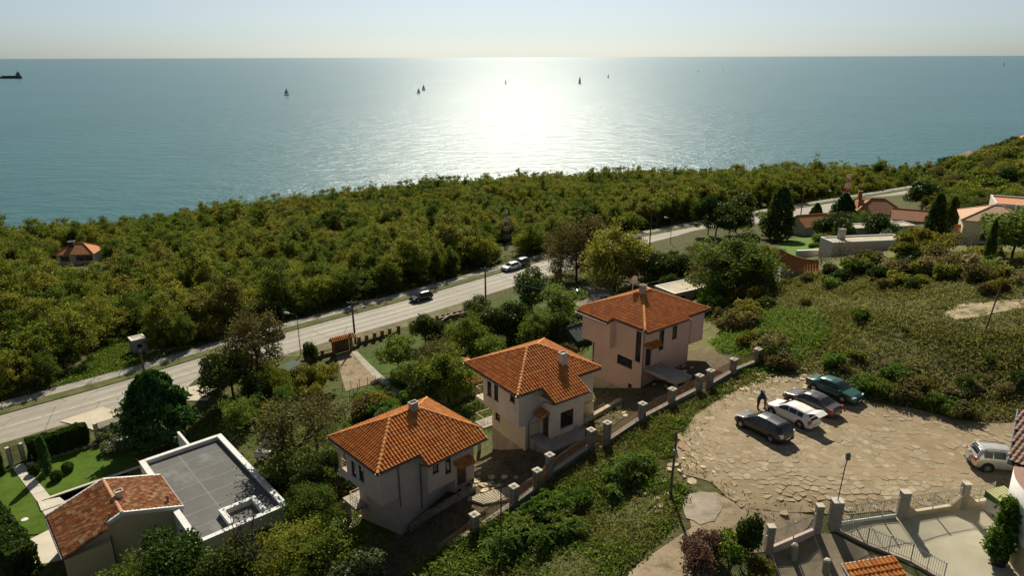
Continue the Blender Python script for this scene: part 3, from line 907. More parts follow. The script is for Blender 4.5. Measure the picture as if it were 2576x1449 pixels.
def block(mb, x0, x1, y0, y1, z0, z1, ox=(), oy=(), dep=0.14, mi=0, ch=0.0):
    """rectangular block with rectangular openings in the face towards -x (ox: y0,y1,z0,z1) and towards -y (oy: x0,x1,z0,z1)"""
    def face(u0, u1, ops, fn, inner):
        us = sorted(set([u0, u1] + [o[k] for o in ops for k in (0, 1)])); zs = sorted(set([z0, z1] + [o[k] for o in ops for k in (2, 3)]))
        for i in range(len(us) - 1):
            for j in range(len(zs) - 1):
                cu, cz = (us[i] + us[i + 1])/2, (zs[j] + zs[j + 1])/2
                if any(o[0] < cu < o[1] and o[2] < cz < o[3] for o in ops): continue
                mb.add([fn(us[i], zs[j], 0), fn(us[i + 1], zs[j], 0), fn(us[i + 1], zs[j + 1], 0), fn(us[i], zs[j + 1], 0)], [inner], mi)
        for a, b, c, d in ops:
            q = [(a, c), (b, c), (b, d), (a, d)]
            for k in range(4):
                p0, p1 = q[k], q[(k + 1) % 4]
                mb.add([fn(*p0, 0), fn(*p1, 0), fn(*p1, dep), fn(*p0, dep)], [(0, 1, 2, 3)], mi)
    face(y0, y1, ox, lambda u, z, d: (x0 + d, u, z), (3, 2, 1, 0))
    face(x0, x1, oy, lambda u, z, d: (u, y0 + d, z), (0, 1, 2, 3))
    mb.add([(x1, y0, z0), (x1, y1, z0), (x1, y1, z1), (x1, y0, z1)], [(0, 1, 2, 3)], mi)
    mb.add([(x0, y1, z0), (x1, y1, z0), (x1, y1, z1), (x0, y1, z1)], [(3, 2, 1, 0)], mi)
    mb.add([(x0, y0, z1), (x1, y0, z1), (x1, y1, z1), (x0, y1, z1)], [(0, 1, 2, 3)], mi)
    mb.add([(x0, y0, z0), (x1, y0, z0), (x1, y1, z0), (x0, y1, z0)], [(3, 2, 1, 0)], mi)
def window(root, axis, plane, a0, a1, z0, z1, frame=None, mull=1, trans=0, dep=0.1, sill=True, fw=0.06, name='window', glass=None):
    """window set into an opening: frame, panes between mullions, sill"""
    fr = MB()
    def bx(mb, u0, u1, w0, w1, d0, d1):
        if axis == 'x': mb.box(plane + d0, plane + d1, u0, u1, w0, w1)
        else: mb.box(u0, u1, plane + d0, plane + d1, w0, w1)
    e = 0.002
    bx(fr, a0 + e, a0 + fw, z0 + e, z1 - e, dep - .05, dep + .03); bx(fr, a1 - fw, a1 - e, z0 + e, z1 - e, dep - .05, dep + .03)
    bx(fr, a0 + fw, a1 - fw, z0 + e, z0 + fw, dep - .05, dep + .03); bx(fr, a0 + fw, a1 - fw, z1 - fw, z1 - e, dep - .05, dep + .03)
    for k in range(1, mull):
        c = a0 + (a1 - a0)*k/mull
        bx(fr, c - fw*.4, c + fw*.4, z0 + fw, z1 - fw, dep - .045, dep + .025)
    w = fr.build(name, frame or FRAME_D, root)
    for k in range(mull):
        pa = MB()
        u0 = a0 + (a1 - a0)*k/mull + (fw if k == 0 else fw*.4); u1 = a0 + (a1 - a0)*(k + 1)/mull - (fw if k == mull - 1 else fw*.4)
        bx(pa, u0, u1, z0 + fw, z1 - fw, dep, dep + .012)
        pa.build('pane', glass or GLASS, w)
    if sill:
        s = MB()
        bx(s, a0 - .05, a1 + .05, z0 - .05, z0 - .003, -.06, dep - .05)
        s.build('sill', CONC, w)
    return w
def door(root, axis, plane, a0, a1, z0, z1, mat=None, dep=0.1, name='door'):
    b = MB(); 
    def bx(mb, u0, u1, w0, w1, d0, d1):
        if axis == 'x': mb.box(plane + d0, plane + d1, u0, u1, w0, w1)
        else: mb.box(u0, u1, plane + d0, plane + d1, w0, w1)
    e = .003
    bx(b, a0 + e, a1 - e, z0 + e, z1 - e, dep, dep + .05)
    h = (z1 - z0)
    for k, (f0, f1) in enumerate(((.08, .42), (.48, .92))):
        bx(b, a0 + .12, a1 - .12, z0 + h*f0, z0 + h*f1, dep - .02, dep - .001)
    d = b.build(name, mat or WOOD_D, root)
    hb = MB(); bx(hb, a0 + .07, a0 + .11, z0 + h*.44, z0 + h*.52, dep - .06, dep - .003)
    hb.build('handle', GUTTER, d)
    return d
def pipe(root, pts, r=0.05, name='downpipe', mat=None):
    return MB().tube(pts, r, 8).build(name, mat or GUTTER, root)
def chimney(root, x, y, z0, z1, w=0.42, d=0.42, mat=None, cap=True, name='chimney'):
    mb = MB()
    mb.bbox(x - w/2, x + w/2, y - d/2, y + d/2, z0, z1 - .1, .01)
    o = mb.build(name, mat or CONC, root)
    c = MB()
    W2, D2, t = w/2 + .05, d/2 + .05, .1
    for a, b, cc, dd in ((-W2, W2, -D2, -D2 + t), (-W2, W2, D2 - t, D2), (-W2, -W2 + t, -D2 + t, D2 - t), (W2 - t, W2, -D2 + t, D2 - t)):
        c.box(x + a, x + b, y + cc, y + dd, z1 - .1, z1)
    c.build('chimney_cap', CONC, o)
    fl = MB(); fl.box(x - w/2 - .04, x + w/2 + .04, y - d/2 - .05, y + d/2 + .05, z0 - .02 + (z1 - z0)*.12, z0 + (z1 - z0)*.18)
    fl.build('flashing', GUTTER, o)
    return o
def railing(root, pts, h=0.95, mat=None, name='railing', nb=6, r=0.025, lower=0.12):
    """posts, top rail and slats along a line of points"""
    mb = MB()
    for p, q in zip(pts[:-1], pts[1:]):
        p, q = Vector(p), Vector(q)
        mb.tube([p + Vector((0, 0, h)), q + Vector((0, 0, h))], r*1.3, 5)
        for k in range(1, 3):
            mb.tube([p + Vector((0, 0, h*k/3)), q + Vector((0, 0, h*k/3))], r*.8, 4)
        for k in range(nb + 1):
            c = p.lerp(q, k/nb)
            mb.tube([c, c + Vector((0, 0, h))], r if k in (0, nb) else r*.6, 4)
    return mb.build(name, mat, root)
def panels(root, axis, plane, a0, a1, z0f, z1f, pw, ph, mat, dep=0.03, gap=0.015, name='plinth_panel', seed=3):
    """stone slabs facing a wall, each its own piece; z0f/z1f give bottom and top along the wall"""
    r = np.random.default_rng(seed)
    n = max(1, int(round((a1 - a0)/pw)))
    for i in range(n):
        u0, u1 = a0 + (a1 - a0)*i/n + gap/2, a0 + (a1 - a0)*(i + 1)/n - gap/2
        um = (u0 + u1)/2
        lo, hi = z0f(um), z1f(um)
        z = hi - (ph*0.5 if i % 2 else 0)
        zz = [hi]
        while z - ph > lo: z -= ph; zz.append(z)
        zz.append(lo)
        for a, b in zip(zz[1:], zz[:-1]):
            if b - a < .06: continue
            d = dep*r.uniform(.7, 1.2)
            mb = MB()
            if axis == 'x': mb.box(plane - d, plane - .002, u0, u1, a + gap/2, b - gap/2)
            else: mb.box(u0, u1, plane - d, plane - .002, a + gap/2, b - gap/2)
            mb.build(name, mat, root)
def awning(root, poly_lo, axis, plane, a0, a1, z, out=0.6, drop=0.3, name='porch_roof'):
    """little tiled porch roof fixed to a wall face"""
    mb = MB()
    if axis == 'y': P = lambda a, d, zz: (a, plane - d, zz)
    else: P = lambda a, d, zz: (plane - d, a, zz)
    mb.hull8([P(a0, .002, z - .12), P(a1, .002, z - .12), P(a1, out, z - drop - .1), P(a0, out, z - drop - .1), P(a0, .002, z), P(a1, .002, z), P(a1, out, z - drop), P(a0, out, z - drop)])
    o = mb.build(name, DECK, root)
    n = int((a1 - a0)/.2)
    g = drop/out; cs = 1/math.sqrt(1 + g*g)
    for i in range(n):
        a = a0 + (a1 - a0)*(i + .5)/n
        for j in range(2):
            d = out + .03 - j*out*.5
            if axis == 'y': X, Y = Vector((1, 0, 0)), Vector((0, 1, g))*cs
            else: X, Y = Vector((0, -1, 0)), Vector((1, 0, g))*cs
            Z = X.cross(Y); b = P(a, d, z - drop*d/out + .015)
            link('roof_tile', TM, o, Matrix(((X.x, Y.x, Z.x, b[0]), (X.y, Y.y, Z.y, b[1]), (X.z, Y.z, Z.z, b[2]), (0, 0, 0, 1))))
    return o
def hip_roof(root, A, B, e, t, ext=(), ovs=0.0, nmax=300, seed=1, gutter=True):
    """hip roof over the plan rectangle (0,0)-(A,B) with eave height e and pitch t.
    ext: ('y' or 'x', a0, a1, d) parts of the near slopes carried further down past the eave"""
    h = min(A, B)/2
    if A >= B: r1, r2 = (h, h), (A - h, h)
    else: r1, r2 = (h, h), (h, B - h)
    zr = e + t*h
    sl = []
    zy0 = lambda x, y: e + t*y
    zx0 = lambda x, y: e + t*x
    zyB = lambda x, y: e + t*(B - y)
    zxA = lambda x, y: e + t*(A - x)
    if A >= B:
        py0 = [(0, 0), (A, 0), r2, r1]; px0 = [(0, 0), r1, (0, B)]; pyB = [(0, B), r1, r2, (A, B)]; pxA = [(A, 0), (A, B), r2]
    else:
        py0 = [(0, 0), (A, 0), r1]; px0 = [(0, 0), r1, r2, (0, B)]; pyB = [(0, B), r2, (A, B)]; pxA = [(A, 0), (A, B), r2, r1]
    base = [(py0, (0, 0), (1, 0), zy0), (px0, (0, 0), (0, 1), zx0), (pyB, (0, B), (1, 0), zyB), (pxA, (A, 0), (0, 1), zxA)]
    full = list(base)
    for ax_, a0, a1, d in ext:
        if ax_ == 'y': full.append(([(a0, -d), (a1, -d), (a1, 0), (a0, 0)], (0, 0), (1, 0), zy0))
        else: full.append(([(-d, a0), (0, a0), (0, a1), (-d, a1)], (0, 0), (0, 1), zx0))
    mb = MB()
    for poly, _, _, zf in full:
        mb.prism(poly, lambda x, y, zf=zf: zf(x, y) - 0.17, lambda x, y, zf=zf: zf(x, y) - 0.0, 0)
    roof = mb.build('roof', DECK, root)
    # tiles overlap the eave edge a little
    lay_tiles(roof, full, TM, nmax=nmax, seed=seed, off=0.012)
    z_ = lambda p, f: (p[0], p[1], f)
    for p, q in (((0, 0, e), (*r1, zr)), ((0, B, e), (*(r1 if A >= B else r2), zr)), ((A, 0, e), (*(r2 if A >= B else r1), zr)), ((A, B, e), (*r2, zr)), ((*r1, zr), (*r2, zr))):
        ridge_line(roof, p, q)
    if gutter:
        # eave outline on the two near sides, following the extensions
        def side(ax_, L):
            ex = sorted([(a0, a1, d) for q, a0, a1, d in ext if q == ax_])
            pts, c = [], 0.0
            for a0, a1, d in ex:
                if a0 - c > .05: pts.append([(c, 0), (a0, 0)])
                pts.append([(a0, d), (a1, d)]); c = a1
            if L - c > .05: pts.append([(c, 0), (L, 0)])
            return pts
        for ax_, L in (('y', A), ('x', B)):
            for (a0, d0), (a1, d1) in side(ax_, L):
                zz = e - t*d0 - .08
                P = (lambda a: (a, -d0 - .07, zz)) if ax_ == 'y' else (lambda a: (-d0 - .07, a, zz))
                MB().tube([P(a0 - .02), P(a1 + .02)], .06, 6).build('gutter', GUTTER, root)
    return roof
RAILY = M('balcony_rail', (0.58, 0.46, 0.27), 0.6, 0.15)
def hroot(name, N, deg, zb, label, **k):
    return empty(name, (N[0], N[1], zb), math.radians(deg), label, 'house', **k)
class Shift:
    """builders below give absolute heights; the root stands at the base"""
def set_base(root, zb):
    for c in root.children:
        c.location.z -= zb

# ------------------------------------------------------------------ nearest villa of the row
W1 = M('greyish_render', (0.47, 0.37, 0.31), 0.9, 0.08, 0.7, stain=((0.38, 0.31, 0.265), 0.8, 0.55, 0.15))
PL1 = M('plinth_stone', (0.46, 0.36, 0.24), 0.9, 0.14, 2.0, rnd=0.12)
def villa_one():
    zb = -9.0
    r = hroot('villa', (-9.41, 41.8), 43, 0, 'nearest of the three tiled villas in the row, greyish render, overhanging upper floor')
    hip_roof(r, 9.3, 6.85, 0.4, 0.5, [('y', 3.62, 9.3, 0.95)], seed=1)
    w = MB()
    block(w, .45, 8.85, .45, 5.2, -2.7, .32, ox=[(2.7, 3.38, -1.85, -.56), (3.8, 4.45, -1.98, -.68)])
    block(w, 2.4, 8.85, 5.2, 6.4, -2.7, .32)
    block(w, 2.0, 8.85, .47, 6.4, zb, -2.702)
    block(w, 3.9, 6.4, -.5, .448, -2.75, -.13, oy=[(4.35, 4.9, -1.34, -.42), (5.5, 6.05, -1.87, -.5)])
    block(w, 6.402, 8.3, -.5, .448, zb, -.13, oy=[(6.6, 7.5, -3.46, -1.5)])
    w.box(.45, 2.4, 5.2, 6.55, -2.9, -2.5); w.box(.5, .75, 6.25, 6.5, -2.5, .3); w.box(.45, .6, 5.2, 6.25, -2.5, -2.1)
    w.build('wall', W1, r)
    for a in ((2.7, 3.38, -1.85, -.56), (3.8, 4.45, -1.98, -.68)): window(r, 'x', .45, *a)
    for a in ((4.35, 4.9, -1.34, -.42), (5.5, 6.05, -1.87, -.5)): window(r, 'y', -.5, *a)
    door(r, 'y', -.5, 6.6, 7.5, -3.46, -1.5)
    awning(r, None, 'y', -.5, 6.3, 7.9, -1.15, .7, .3)
    railing(r, [(.55, 5.25, -2.1), (.55, 6.25, -2.1)], .8, RAILY, nb=3)
    railing(r, [(1.2, 6.5, -5.8), (3.4, 6.5, -5.8)], .9, RAILY, nb=4)
    railing(r, [(1.2, 5.4, -5.8), (1.2, 6.5, -5.8)], .9, RAILY, nb=3)
    MB().box(1.0, 4, 5.3, 7.4, -6.0, -5.8).box(1.1, 1.4, 6.9, 7.2, zb, -6.0).build('balcony', CONC, r)
    pipe(r, [(1.95, .38, .2), (1.98, .38, -3.4)]); pipe(r, [(3.62, -.85, -.15), (3.85, .36, -.75), (3.85, .36, -4.5)])
    MB().bbox(2.0 - .03, 6.5, .42, .468, -9, -4.9, .01).build('plinth_moulding', W1, r)
    chimney(r, 5.55, 3.35, 1.7, 2.75, .62, .45)
    set_base(r, zb); r.location.z = zb
villa_one()
# ------------------------------------------------------------------ middle villa
W2 = M('cream_render', (0.64, 0.53, 0.41), 0.9, 0.08, 0.6, stain=((0.46, 0.40, 0.34), 0.7, 0.56, 0.14))
W2Y = M('yellow_render', (0.62, 0.51, 0.33), 0.9, 0.07, 0.8)
def villa_two():
    zb = -7.5
    r = hroot('villa', (.42, 49.95), 36, 0, 'middle tiled villa of the row, cream walls, tall chimney and projecting porch')
    hip_roof(r, 9.1, 8.0, 2.2, 0.46, [('y', 2.42, 6.32, 1.62)], seed=2)
    w = MB()
    block(w, .45, 8.6, .45, 5.65, -1.0, 2.12, ox=[(4.38, 5.03, .15, 1.52), (3.36, 3.99, .15, 1.62), (1.0, 1.67, 1.0, 1.7)])
    block(w, 2.2, 8.6, 5.65, 7.4, -1.0, 2.12)
    block(w, 2.6, 6.2, -1.05, .448, -2.1, 1.3, ox=[(-.78, .05, -2.05, -.15)], oy=[(3.65, 5.05, -1.48, 0.0)])
    w.box(.45, 2.2, 5.65, 6.9, -1.0, -.7)
    w.build('wall', W2, r)
    w = MB()
    block(w, 1.25, 8.6, .3, 5.5, zb, -1.002, ox=[(4.3, 5.0, -2.45, -1.62)])
    w.box(1.0, 1.24, .3, .52, -3.5, -1.0)
    w.build('lower_wall', W2Y, r)
    for a in ((4.38, 5.03, .15, 1.52), (3.36, 3.99, .15, 1.62), (1.0, 1.67, 1.0, 1.7)): window(r, 'x', .45, *a)
    window(r, 'x', 1.25, 4.3, 5.0, -2.45, -1.62)
    window(r, 'y', -1.05, 3.65, 5.05, -1.48, 0.0, mull=2)
    door(r, 'x', 2.6, -.78, .05, -2.05, -.15)
    awning(r, None, 'x', 2.6, -.95, .25, .3, .75, .35)
    railing(r, [(.5, 5.7, -.7), (.5, 6.85, -.7), (2.2, 6.85, -.7)], .9, RAILY, nb=4)
    MB().box(.35, 3.2, 5.55, 7.0, -3.55, -3.35).box(.5, .75, 6.6, 6.85, zb, -3.55).build('balcony', CONC, r)
    railing(r, [(.45, 5.6, -3.35), (.45, 6.9, -3.35), (3.0, 6.9, -3.35)], .9, RAILY, nb=4)
    panels(r, 'x', 1.25, .3, 5.5, lambda u: zb, lambda u: -3.55 - .0*u, .42, .95, PL1)
    MB().box(1.3, 6.8, -2.6, .29, zb, -2.12).build('terrace', STONE, r)
    MB().box(1.25, 6.85, -2.65, .28, -2.118, -2.05).build('terrace_paving', CONC, r)
    pipe(r, [(2.45, -1.4, 1.3), (2.45, -.3, 1.1), (1.3, .2, -.75), (1.3, .2, -3.3)], .05)
    chimney(r, 5.95, 1.5, 2.4, 3.95, .62, .55, M('chimney_render', (0.50, 0.44, 0.38), 0.9, 0.12, 2))
    set_base(r, zb); r.location.z = zb
villa_two()
# ------------------------------------------------------------------ pink villa
W3 = M('pink_render', (0.66, 0.42, 0.325), 0.9, 0.06, 0.5, stain=((0.55, 0.43, 0.31), 0.35, 0.55, 0.1))
def villa_three():
    zb = -6.8
    r = hroot('villa', (12.26, 59.57), 37.5, 0, 'pink villa at the far end of the row, tall corner window and wet patches')
    hip_roof(r, 9.6, 8.5, 3.9, 0.42, [('x', 4.1, 8.5, .8), ('y', 0.0, 6.17, .3)], seed=3)
    w = MB()
    block(w, .45, 7.15, .45, 7.0, zb, 3.82, ox=[(.78, 1.45, .3, 3.4), (1.75, 3.75, -.75, .2), (1.67, 2.12, -2.8, -2.35)],
          oy=[(.8, 1.62, -.15, 1.72), (2.62, 3.32, 1.1, 3.25), (4.5, 5.2, 1.75, 3.1)])
    block(w, 7.152, 9.1, .3, 7.0, .6, 3.82)
    block(w, -.38, .448, 4.1, 7.95, .8, 3.6)
    w.box(.449, 5, 7.001, 7.95, .8, 3.6)
    w.build('wall', W3, r)
    window(r, 'x', .45, .78, 1.45, .3, 3.4, mull=1); window(r, 'x', .45, 1.75, 3.75, -.75, .2, mull=2); window(r, 'x', .45, 1.67, 2.12, -2.8, -2.35)
    window(r, 'y', .45, 2.62, 3.32, 1.1, 3.25); window(r, 'y', .45, 4.5, 5.2, 1.75, 3.1)
    door(r, 'y', .45, .8, 1.62, -.15, 1.72, FRAME_D)
    awning(r, None, 'y', .45, .6, 2.35, 2.25, .7, .28)
    # glazed projection on the seaward side, with its own scrap of tiles
    g = MB(); g.box(1.0, 1.08, 7.05, 7.75, zb, .2); g.box(1.0, 4, 7.72, 7.78, zb, .2); g.build('glazed_bay', GLASS, r)
    g = MB()
    for zz in (-4.2, -1.9, .1): g.box(.97, 4, 7.03, 7.8, zz, zz + .12)
    g.box(.96, 1.1, 7.7, 7.82, zb, .2)
    g.build('bay_frame', FRAME_W, r)
    awning(r, None, 'x', 1.3, 7.02, 7.9, .62, .6, .22, 'bay_roof')
    panels(r, 'x', .45, .5, 7.0, lambda u: zb, lambda u: -3.0 - .06*u, .5, .62, PL1)
    pipe(r, [(.40, .40, 3.5), (.40, .40, -2.6)], .06)
    chimney(r, 4.0, 4.1, 4.6, 6.55, .5, .5)
    # satellite dish
    d = MB()
    n = 12; ring = lambda rr, y: [(4.3 + rr*math.cos(2*math.pi*k/n), 5.6 + y, 6.6 + rr*math.sin(2*math.pi*k/n)) for k in range(n)]
    p0, p1, p2 = ring(.06, .12), ring(.3, .06), ring(.48, -.05)
    d.add(p0 + p1 + p2, [(k, (k + 1) % n, n + (k + 1) % n, n + k) for k in range(n)] + [(n + k, n + (k + 1) % n, 2*n + (k + 1) % n, 2*n + k) for k in range(n)] + [tuple(range(n))])
    d.tube([(4.3, 5.7, 5.2), (4.3, 5.72, 6.6)], .03, 5); d.tube([(4.3, 5.7, 6.2), (4.3, 5.1, 6.5)], .015, 4)
    d.build('satellite_dish', FRAME_W, r)
    MB().bbox(.7, 3.0, -3.4, .44, -.5, -.2, .02).build('entrance_bridge', CONC, r)
    MB().box(2.4, 2.8, -3.3, .3, zb, -.502).build('bridge_wall', CONC, r)
    set_base(r, zb); r.location.z = zb
villa_three()
# ------------------------------------------------------------------ modern house with flat roof, garden and pool
COPING = M('white_coping', (0.60, 0.60, 0.58), 0.6, 0.06, 1.0, stain=((0.50, 0.50, 0.47), 1.2, 0.6, 0.2))
MEMB = M('roof_membrane', (0.125, 0.125, 0.12), 0.9, 0.07, 0.5, spec=0.15, stain=((0.18, 0.18, 0.175), 0.35, 0.52, 0.12))
WALLM = M('warm_render', (0.46, 0.385, 0.26), 0.9, 0.07, 0.8)
LAWN = M('lawn_grass', (0.058, 0.105, 0.010), 0.95, 0.22, 0.9, spec=0.1, bmp=0.4, stain=((0.095, 0.125, 0.02), 0.25, 0.5, 0.2))
PAVE = M('pale_paving', (0.50, 0.455, 0.37), 0.85, 0.08, 0.7, stain=((0.48, 0.43, 0.34), 0.9, 0.58, 0.15))
MO, MDEG = (-34.46, 44.06), 41.5
_ma = math.radians(MDEG)
def mloc(x, y, z=0):
    return Vector((MO[0] + x*math.cos(_ma) - y*math.sin(_ma), MO[1] + x*math.sin(_ma) + y*math.cos(_ma), z))
def modern_house():
    zb = -11.9
    r = empty('modern_house', (MO[0], MO[1], 0), _ma, 'white house with grey flat roof and old tiled gable beside the lawn', 'house')
    # flat-roofed wing
    w = MB()
    x0, x1, y0, y1 = 8.0, 15.6, -5.7, 10.0
    w.box(x0 + .05, 10.8, y0 + .05, y1 - .05, zb, -8.45); w.box(10.8, 14.0, -2.6, y1 - .05, zb, -8.45); w.box(14.0, x1 - .05, y0 + .05, y1 - .05, zb, -8.45)
    t = .42
    for a, b, c, d in ((x0, x0 + t, y0, y1), (x1 - t, x1, y0, y1), (x0 + t, x1 - t, y1 - t, y1), (x0 + t, x1 - t, y0, y0 + t)):
        w.box(a + .03, b - .03, c + .03, d - .03, -9.2, -8.07)
    w.build('wall', WHITE, r)
    q = MB(); q.box(x0 + t - .02, x1 - t + .02, y0 + t - .02, y1 - t + .02, -8.46, -8.42)
    q.build('roof_membrane', MEMB, r)
    sm_ = M('membrane_seam', (0.19, 0.19, 0.185), .9, .1)
    for k in range(1, 7): MB().box(x0 + t, x1 - t, y0 + t + k*2.15 - .05, y0 + t + k*2.15 + .05, -8.421, -8.414).build('roof_seam', sm_, r)
    MB().box(11.2, 11.3, -2.2, y1 - t, -8.421, -8.4145).build('roof_seam', sm_, r)
    def coping(p, q_, w_=t, n=6, z=-8.0, nm='coping_slab'):
        p, q_ = Vector(p), Vector(q_); d = q_ - p; L = d.length; d.normalize(); nn = Vector((-d.y, d.x))
        for k in range(n):
            a = p + d*(L*k/n + .008); b = p + d*(L*(k + 1)/n - .008)
            m = MB()
            P = [a, b, b + nn*w_, a + nn*w_]
            m.add([(v.x, v.y, z - .069) for v in P] + [(v.x, v.y, z) for v in P], [(0, 3, 2, 1), (4, 5, 6, 7), (0, 1, 5, 4), (1, 2, 6, 5), (2, 3, 7, 6), (3, 0, 4, 7)])
            m.build(nm, COPING, r)
    coping((x1 + .02, y0), (x1 + .02, y1), .5, 9); coping((x1 - .5, y1 + .02), (x0 + .5, y1 + .02), .45, 5); coping((x0 - .02, y1), (x0 - .02, y0), .5, 8); coping((x0 + .5, y0 - .02), (x1 - .5, y0 - .02), .45, 6)
    # little patio cut into the roof
    px0, px1, py0, py1 = 10.85, 13.95, -5.1, -2.6
    for a, b in (((px0, py0), (px0, py1)), ((px0 + .42, py1), (px1 - .42, py1)), ((px1, py1), (px1, py0))):
        aa, bb = (a, b)
        coping(bb, aa, .42, 3, -7.92)
    pw = MB()
    for a, b, c, d in ((px0 + .03, px0 + .39, py0, py1), (px1 - .39, px1 - .03, py0, py1), (px0 + .4, px1 - .4, py1 - .39, py1 - .03)):
        pw.box(a, b, c, d, -10.5, -7.995)
    pw.build('patio_wall', WHITE, r)
    MB().box(px0 + .4, px1 - .4, -5.2, py1 - .4, -10.6, -10.5).build('patio_floor', M('patio_green', (0.06, 0.08, 0.06), 0.7, 0.2), r)
    # free-standing fin wall and canopy towards the garden
    MB().bbox(12.6, 12.85, 10.2, 14.2, zb, -8.5, .01).build('fin_wall', WHITE, r)
    MB().bbox(10.3, 12.58, 10.05, 10.6, -8.7, -8.4, .01).build('canopy', COPING, r)
    MB().tube([(12.62, 13.9, -8.9), (12.2, 13.9, -8.85)], .05, 6).build('wall_lamp', COPING, r)
    # tiled gable wing
    g = MB()
    n0, n1 = 0.05, 6.2
    A, rx, ez, rz = 8.8, 4.4, -8.05, -6.55
    pent = [(.25, zb), (A - .2, zb), (A - .2, ez - .1), (rx, rz - .15), (.25, ez - .1)]
    g.add([(x, n0, z) for x, z in pent] + [(x, n1, z) for x, z in pent], [(0, 1, 2, 3, 4), (9, 8, 7, 6, 5), (0, 5, 6, 1), (1, 6, 7, 2), (4, 9, 5, 0)])
    g.box(.02, 3.2, -.55, .04, zb, ez - .25)
    g.build('gable_wall', WALLM, r)
    tl = (rz - ez)/rx
    zl = lambda x, y: ez + tl*x
    zr = lambda x, y: ez + tl*(A - x)
    pl_ = [(-.1, -.6), (3.2, -.6), (3.2, 0), (rx, 0), (rx, 6.2), (-.1, 6.2)]; pr_ = [(rx, 0), (A + .05, 0), (A + .05, 6.2), (rx, 6.2)]
    m = MB(); m.prism(pl_, lambda x, y: zl(x, y) - .16, lambda x, y: zl(x, y) - .005); m.prism(pr_, lambda x, y: zr(x, y) - .16, lambda x, y: zr(x, y) - .005)
    roof = m.build('roof', DECK, r)
    tm = tile_mesh('roof_tile', 0.25, 0.40, 0.10, TILEV, lip=.05, tilt=.045)
    lay_tiles(roof, [(pl_, (0, 0), (0, 1), zl), (pr_, (A, 0), (0, 1), zr)], tm, pw=.24, pl=.33, seed=9, jit=.012, off=.012)
    ridge_line(roof, (rx, 0, rz), (rx, 6.2, rz + .001), ridge_mesh('ridge_tile', TILEP, .14))
    v = MB()
    for y in (-.06, 6.1):
        for a, b, za, zb_ in ((-.1, rx, ez - .02, rz + .02), (rx, A + .05, rz + .02, ez - .02)):
            if y < 0 and a < 0: a, za = 3.2, ez + tl*3.2
            v.hull8([(a, y, za - .2), (b, y, zb_ - .2), (b, y + .22, zb_ - .2), (a, y + .22, za - .2), (a, y, za + .13), (b, y, zb_ + .13), (b, y + .22, zb_ + .13), (a, y + .22, za + .13)])
    v.build('verge', COPING, r)
    pipe(r, [(-.16, -.6, ez - .08), (-.16, 6.2, ez - .08)], .06, 'gutter'); pipe(r, [(A + .1, 0, ez - .08), (A + .1, 6.2, ez - .08)], .06, 'gutter')
    pipe(r, [(3.3, -.1, ez), (3.3, -.1, zb + 1)])
    chimney(r, 4.85, 2.6, -6.9, -5.95, .55, .5, PAVE)
    MB().tube([(8.0, 1.0, -7.8), (8.0, 1.0, -7.3)], .09, 8).lathe([(.09, 0), (.16, .05), (.16, .2), (.02, .3)], 8, (8.0, 1.0, -7.35)).build('roof_vent', TILEB, r)
    MB().tube([(3.6, .4, -6.9), (3.6, .4, -6.35)], .09, 8).build('roof_vent', TILEB, r)
    for c in r.children: c.location.z -= zb
    r.location.z = zb
modern_house()
def msheet(name, pts, mat, off, label, z=None, edge=0.0, flat=-11.8):
    o = sheet(name, [mloc(x, y) for x, y in pts], mat, off, flat=flat, edge=edge)
    return T(o, label, kind='structure')
lawn = sheet('lawn', gp((-60,1215),(28,1182),(75,1162),(150,1142),(235,1114),(262,1128),(330,1122),(430,1100),(520,1120),(560,1200),(355,1260),(160,1400),(110,1345),(0,1352),(-60,1350)), LAWN, .1, flat=-11.8)
T(lawn, 'mown lawn of the modern house', kind='structure')
path = empty('garden_path', (0, 0, -11.7), 0, 'pale stone path from the small gate to the house', kind='structure')
g0, g1 = at(30, 1176, -11.7), at(58, 1166, -11.7)
h0, h1 = at(93, 1262, -11.7), at(128, 1252, -11.7)
for k in range(6):
    a, b, c, d = g0.lerp(h0, k/6 + .004), g1.lerp(h1, k/6 + .004), g1.lerp(h1, (k + 1)/6 - .004), g0.lerp(h0, (k + 1)/6 - .004)
    MB().prism([(p.x, p.y) for p in (a, b, c, d)], -.12, .04).build('paving_slab', PAVE, path)
for poly in (((93,1264),(150,1252),(168,1266),(128,1322)), ((76,1358),(128,1332),(170,1460),(95,1460))):
    P = [at(u, v, -11.7) for u, v in poly]
    MB().prism([(p.x, p.y) for p in P], -.12, .045).build('paving_slab', PAVE, path)
def pool():
    r = empty('swimming_pool', tuple(mloc(5, 14.6, -11.75)), _ma, 'narrow swimming pool with pale rim beside the tiled gable', 'pool')
    rim = MB(); L, B, t = 4.6, .75, .32
    for a, b, c, d in ((-L - t, L + t, B, B + t), (-L - t, L + t, -B - t, -B), (-L - t, -L, -B, B), (L, L + t, -B, B)): rim.bbox(a, b, c, d, -.05, .16, .01)
    rim.build('rim', PAVE, r)
    m, nt, p = newmat('pool_water'); p.inputs['Base Color'].default_value = (0.02, 0.10, 0.13, 1); p.inputs['Roughness'].default_value = .05
    nt.links.new(ramp(nt, noise(nt, 1.2, 3), [(.3, (0.015, 0.075, 0.10)), (.7, (0.03, 0.13, 0.16))]), p.inputs['Base Color'])
    nt.links.new(bump(nt, noise(nt, 5, 3), .15, .05), p.inputs['Normal'])
    MB().box(-L + .002, L - .002, -B + .002, B - .002, .03, .05).build('water', m, r)
pool()
GATEM = M('gate_metal', (0.05, 0.042, 0.045), 0.5, 0.15, metal=.3)
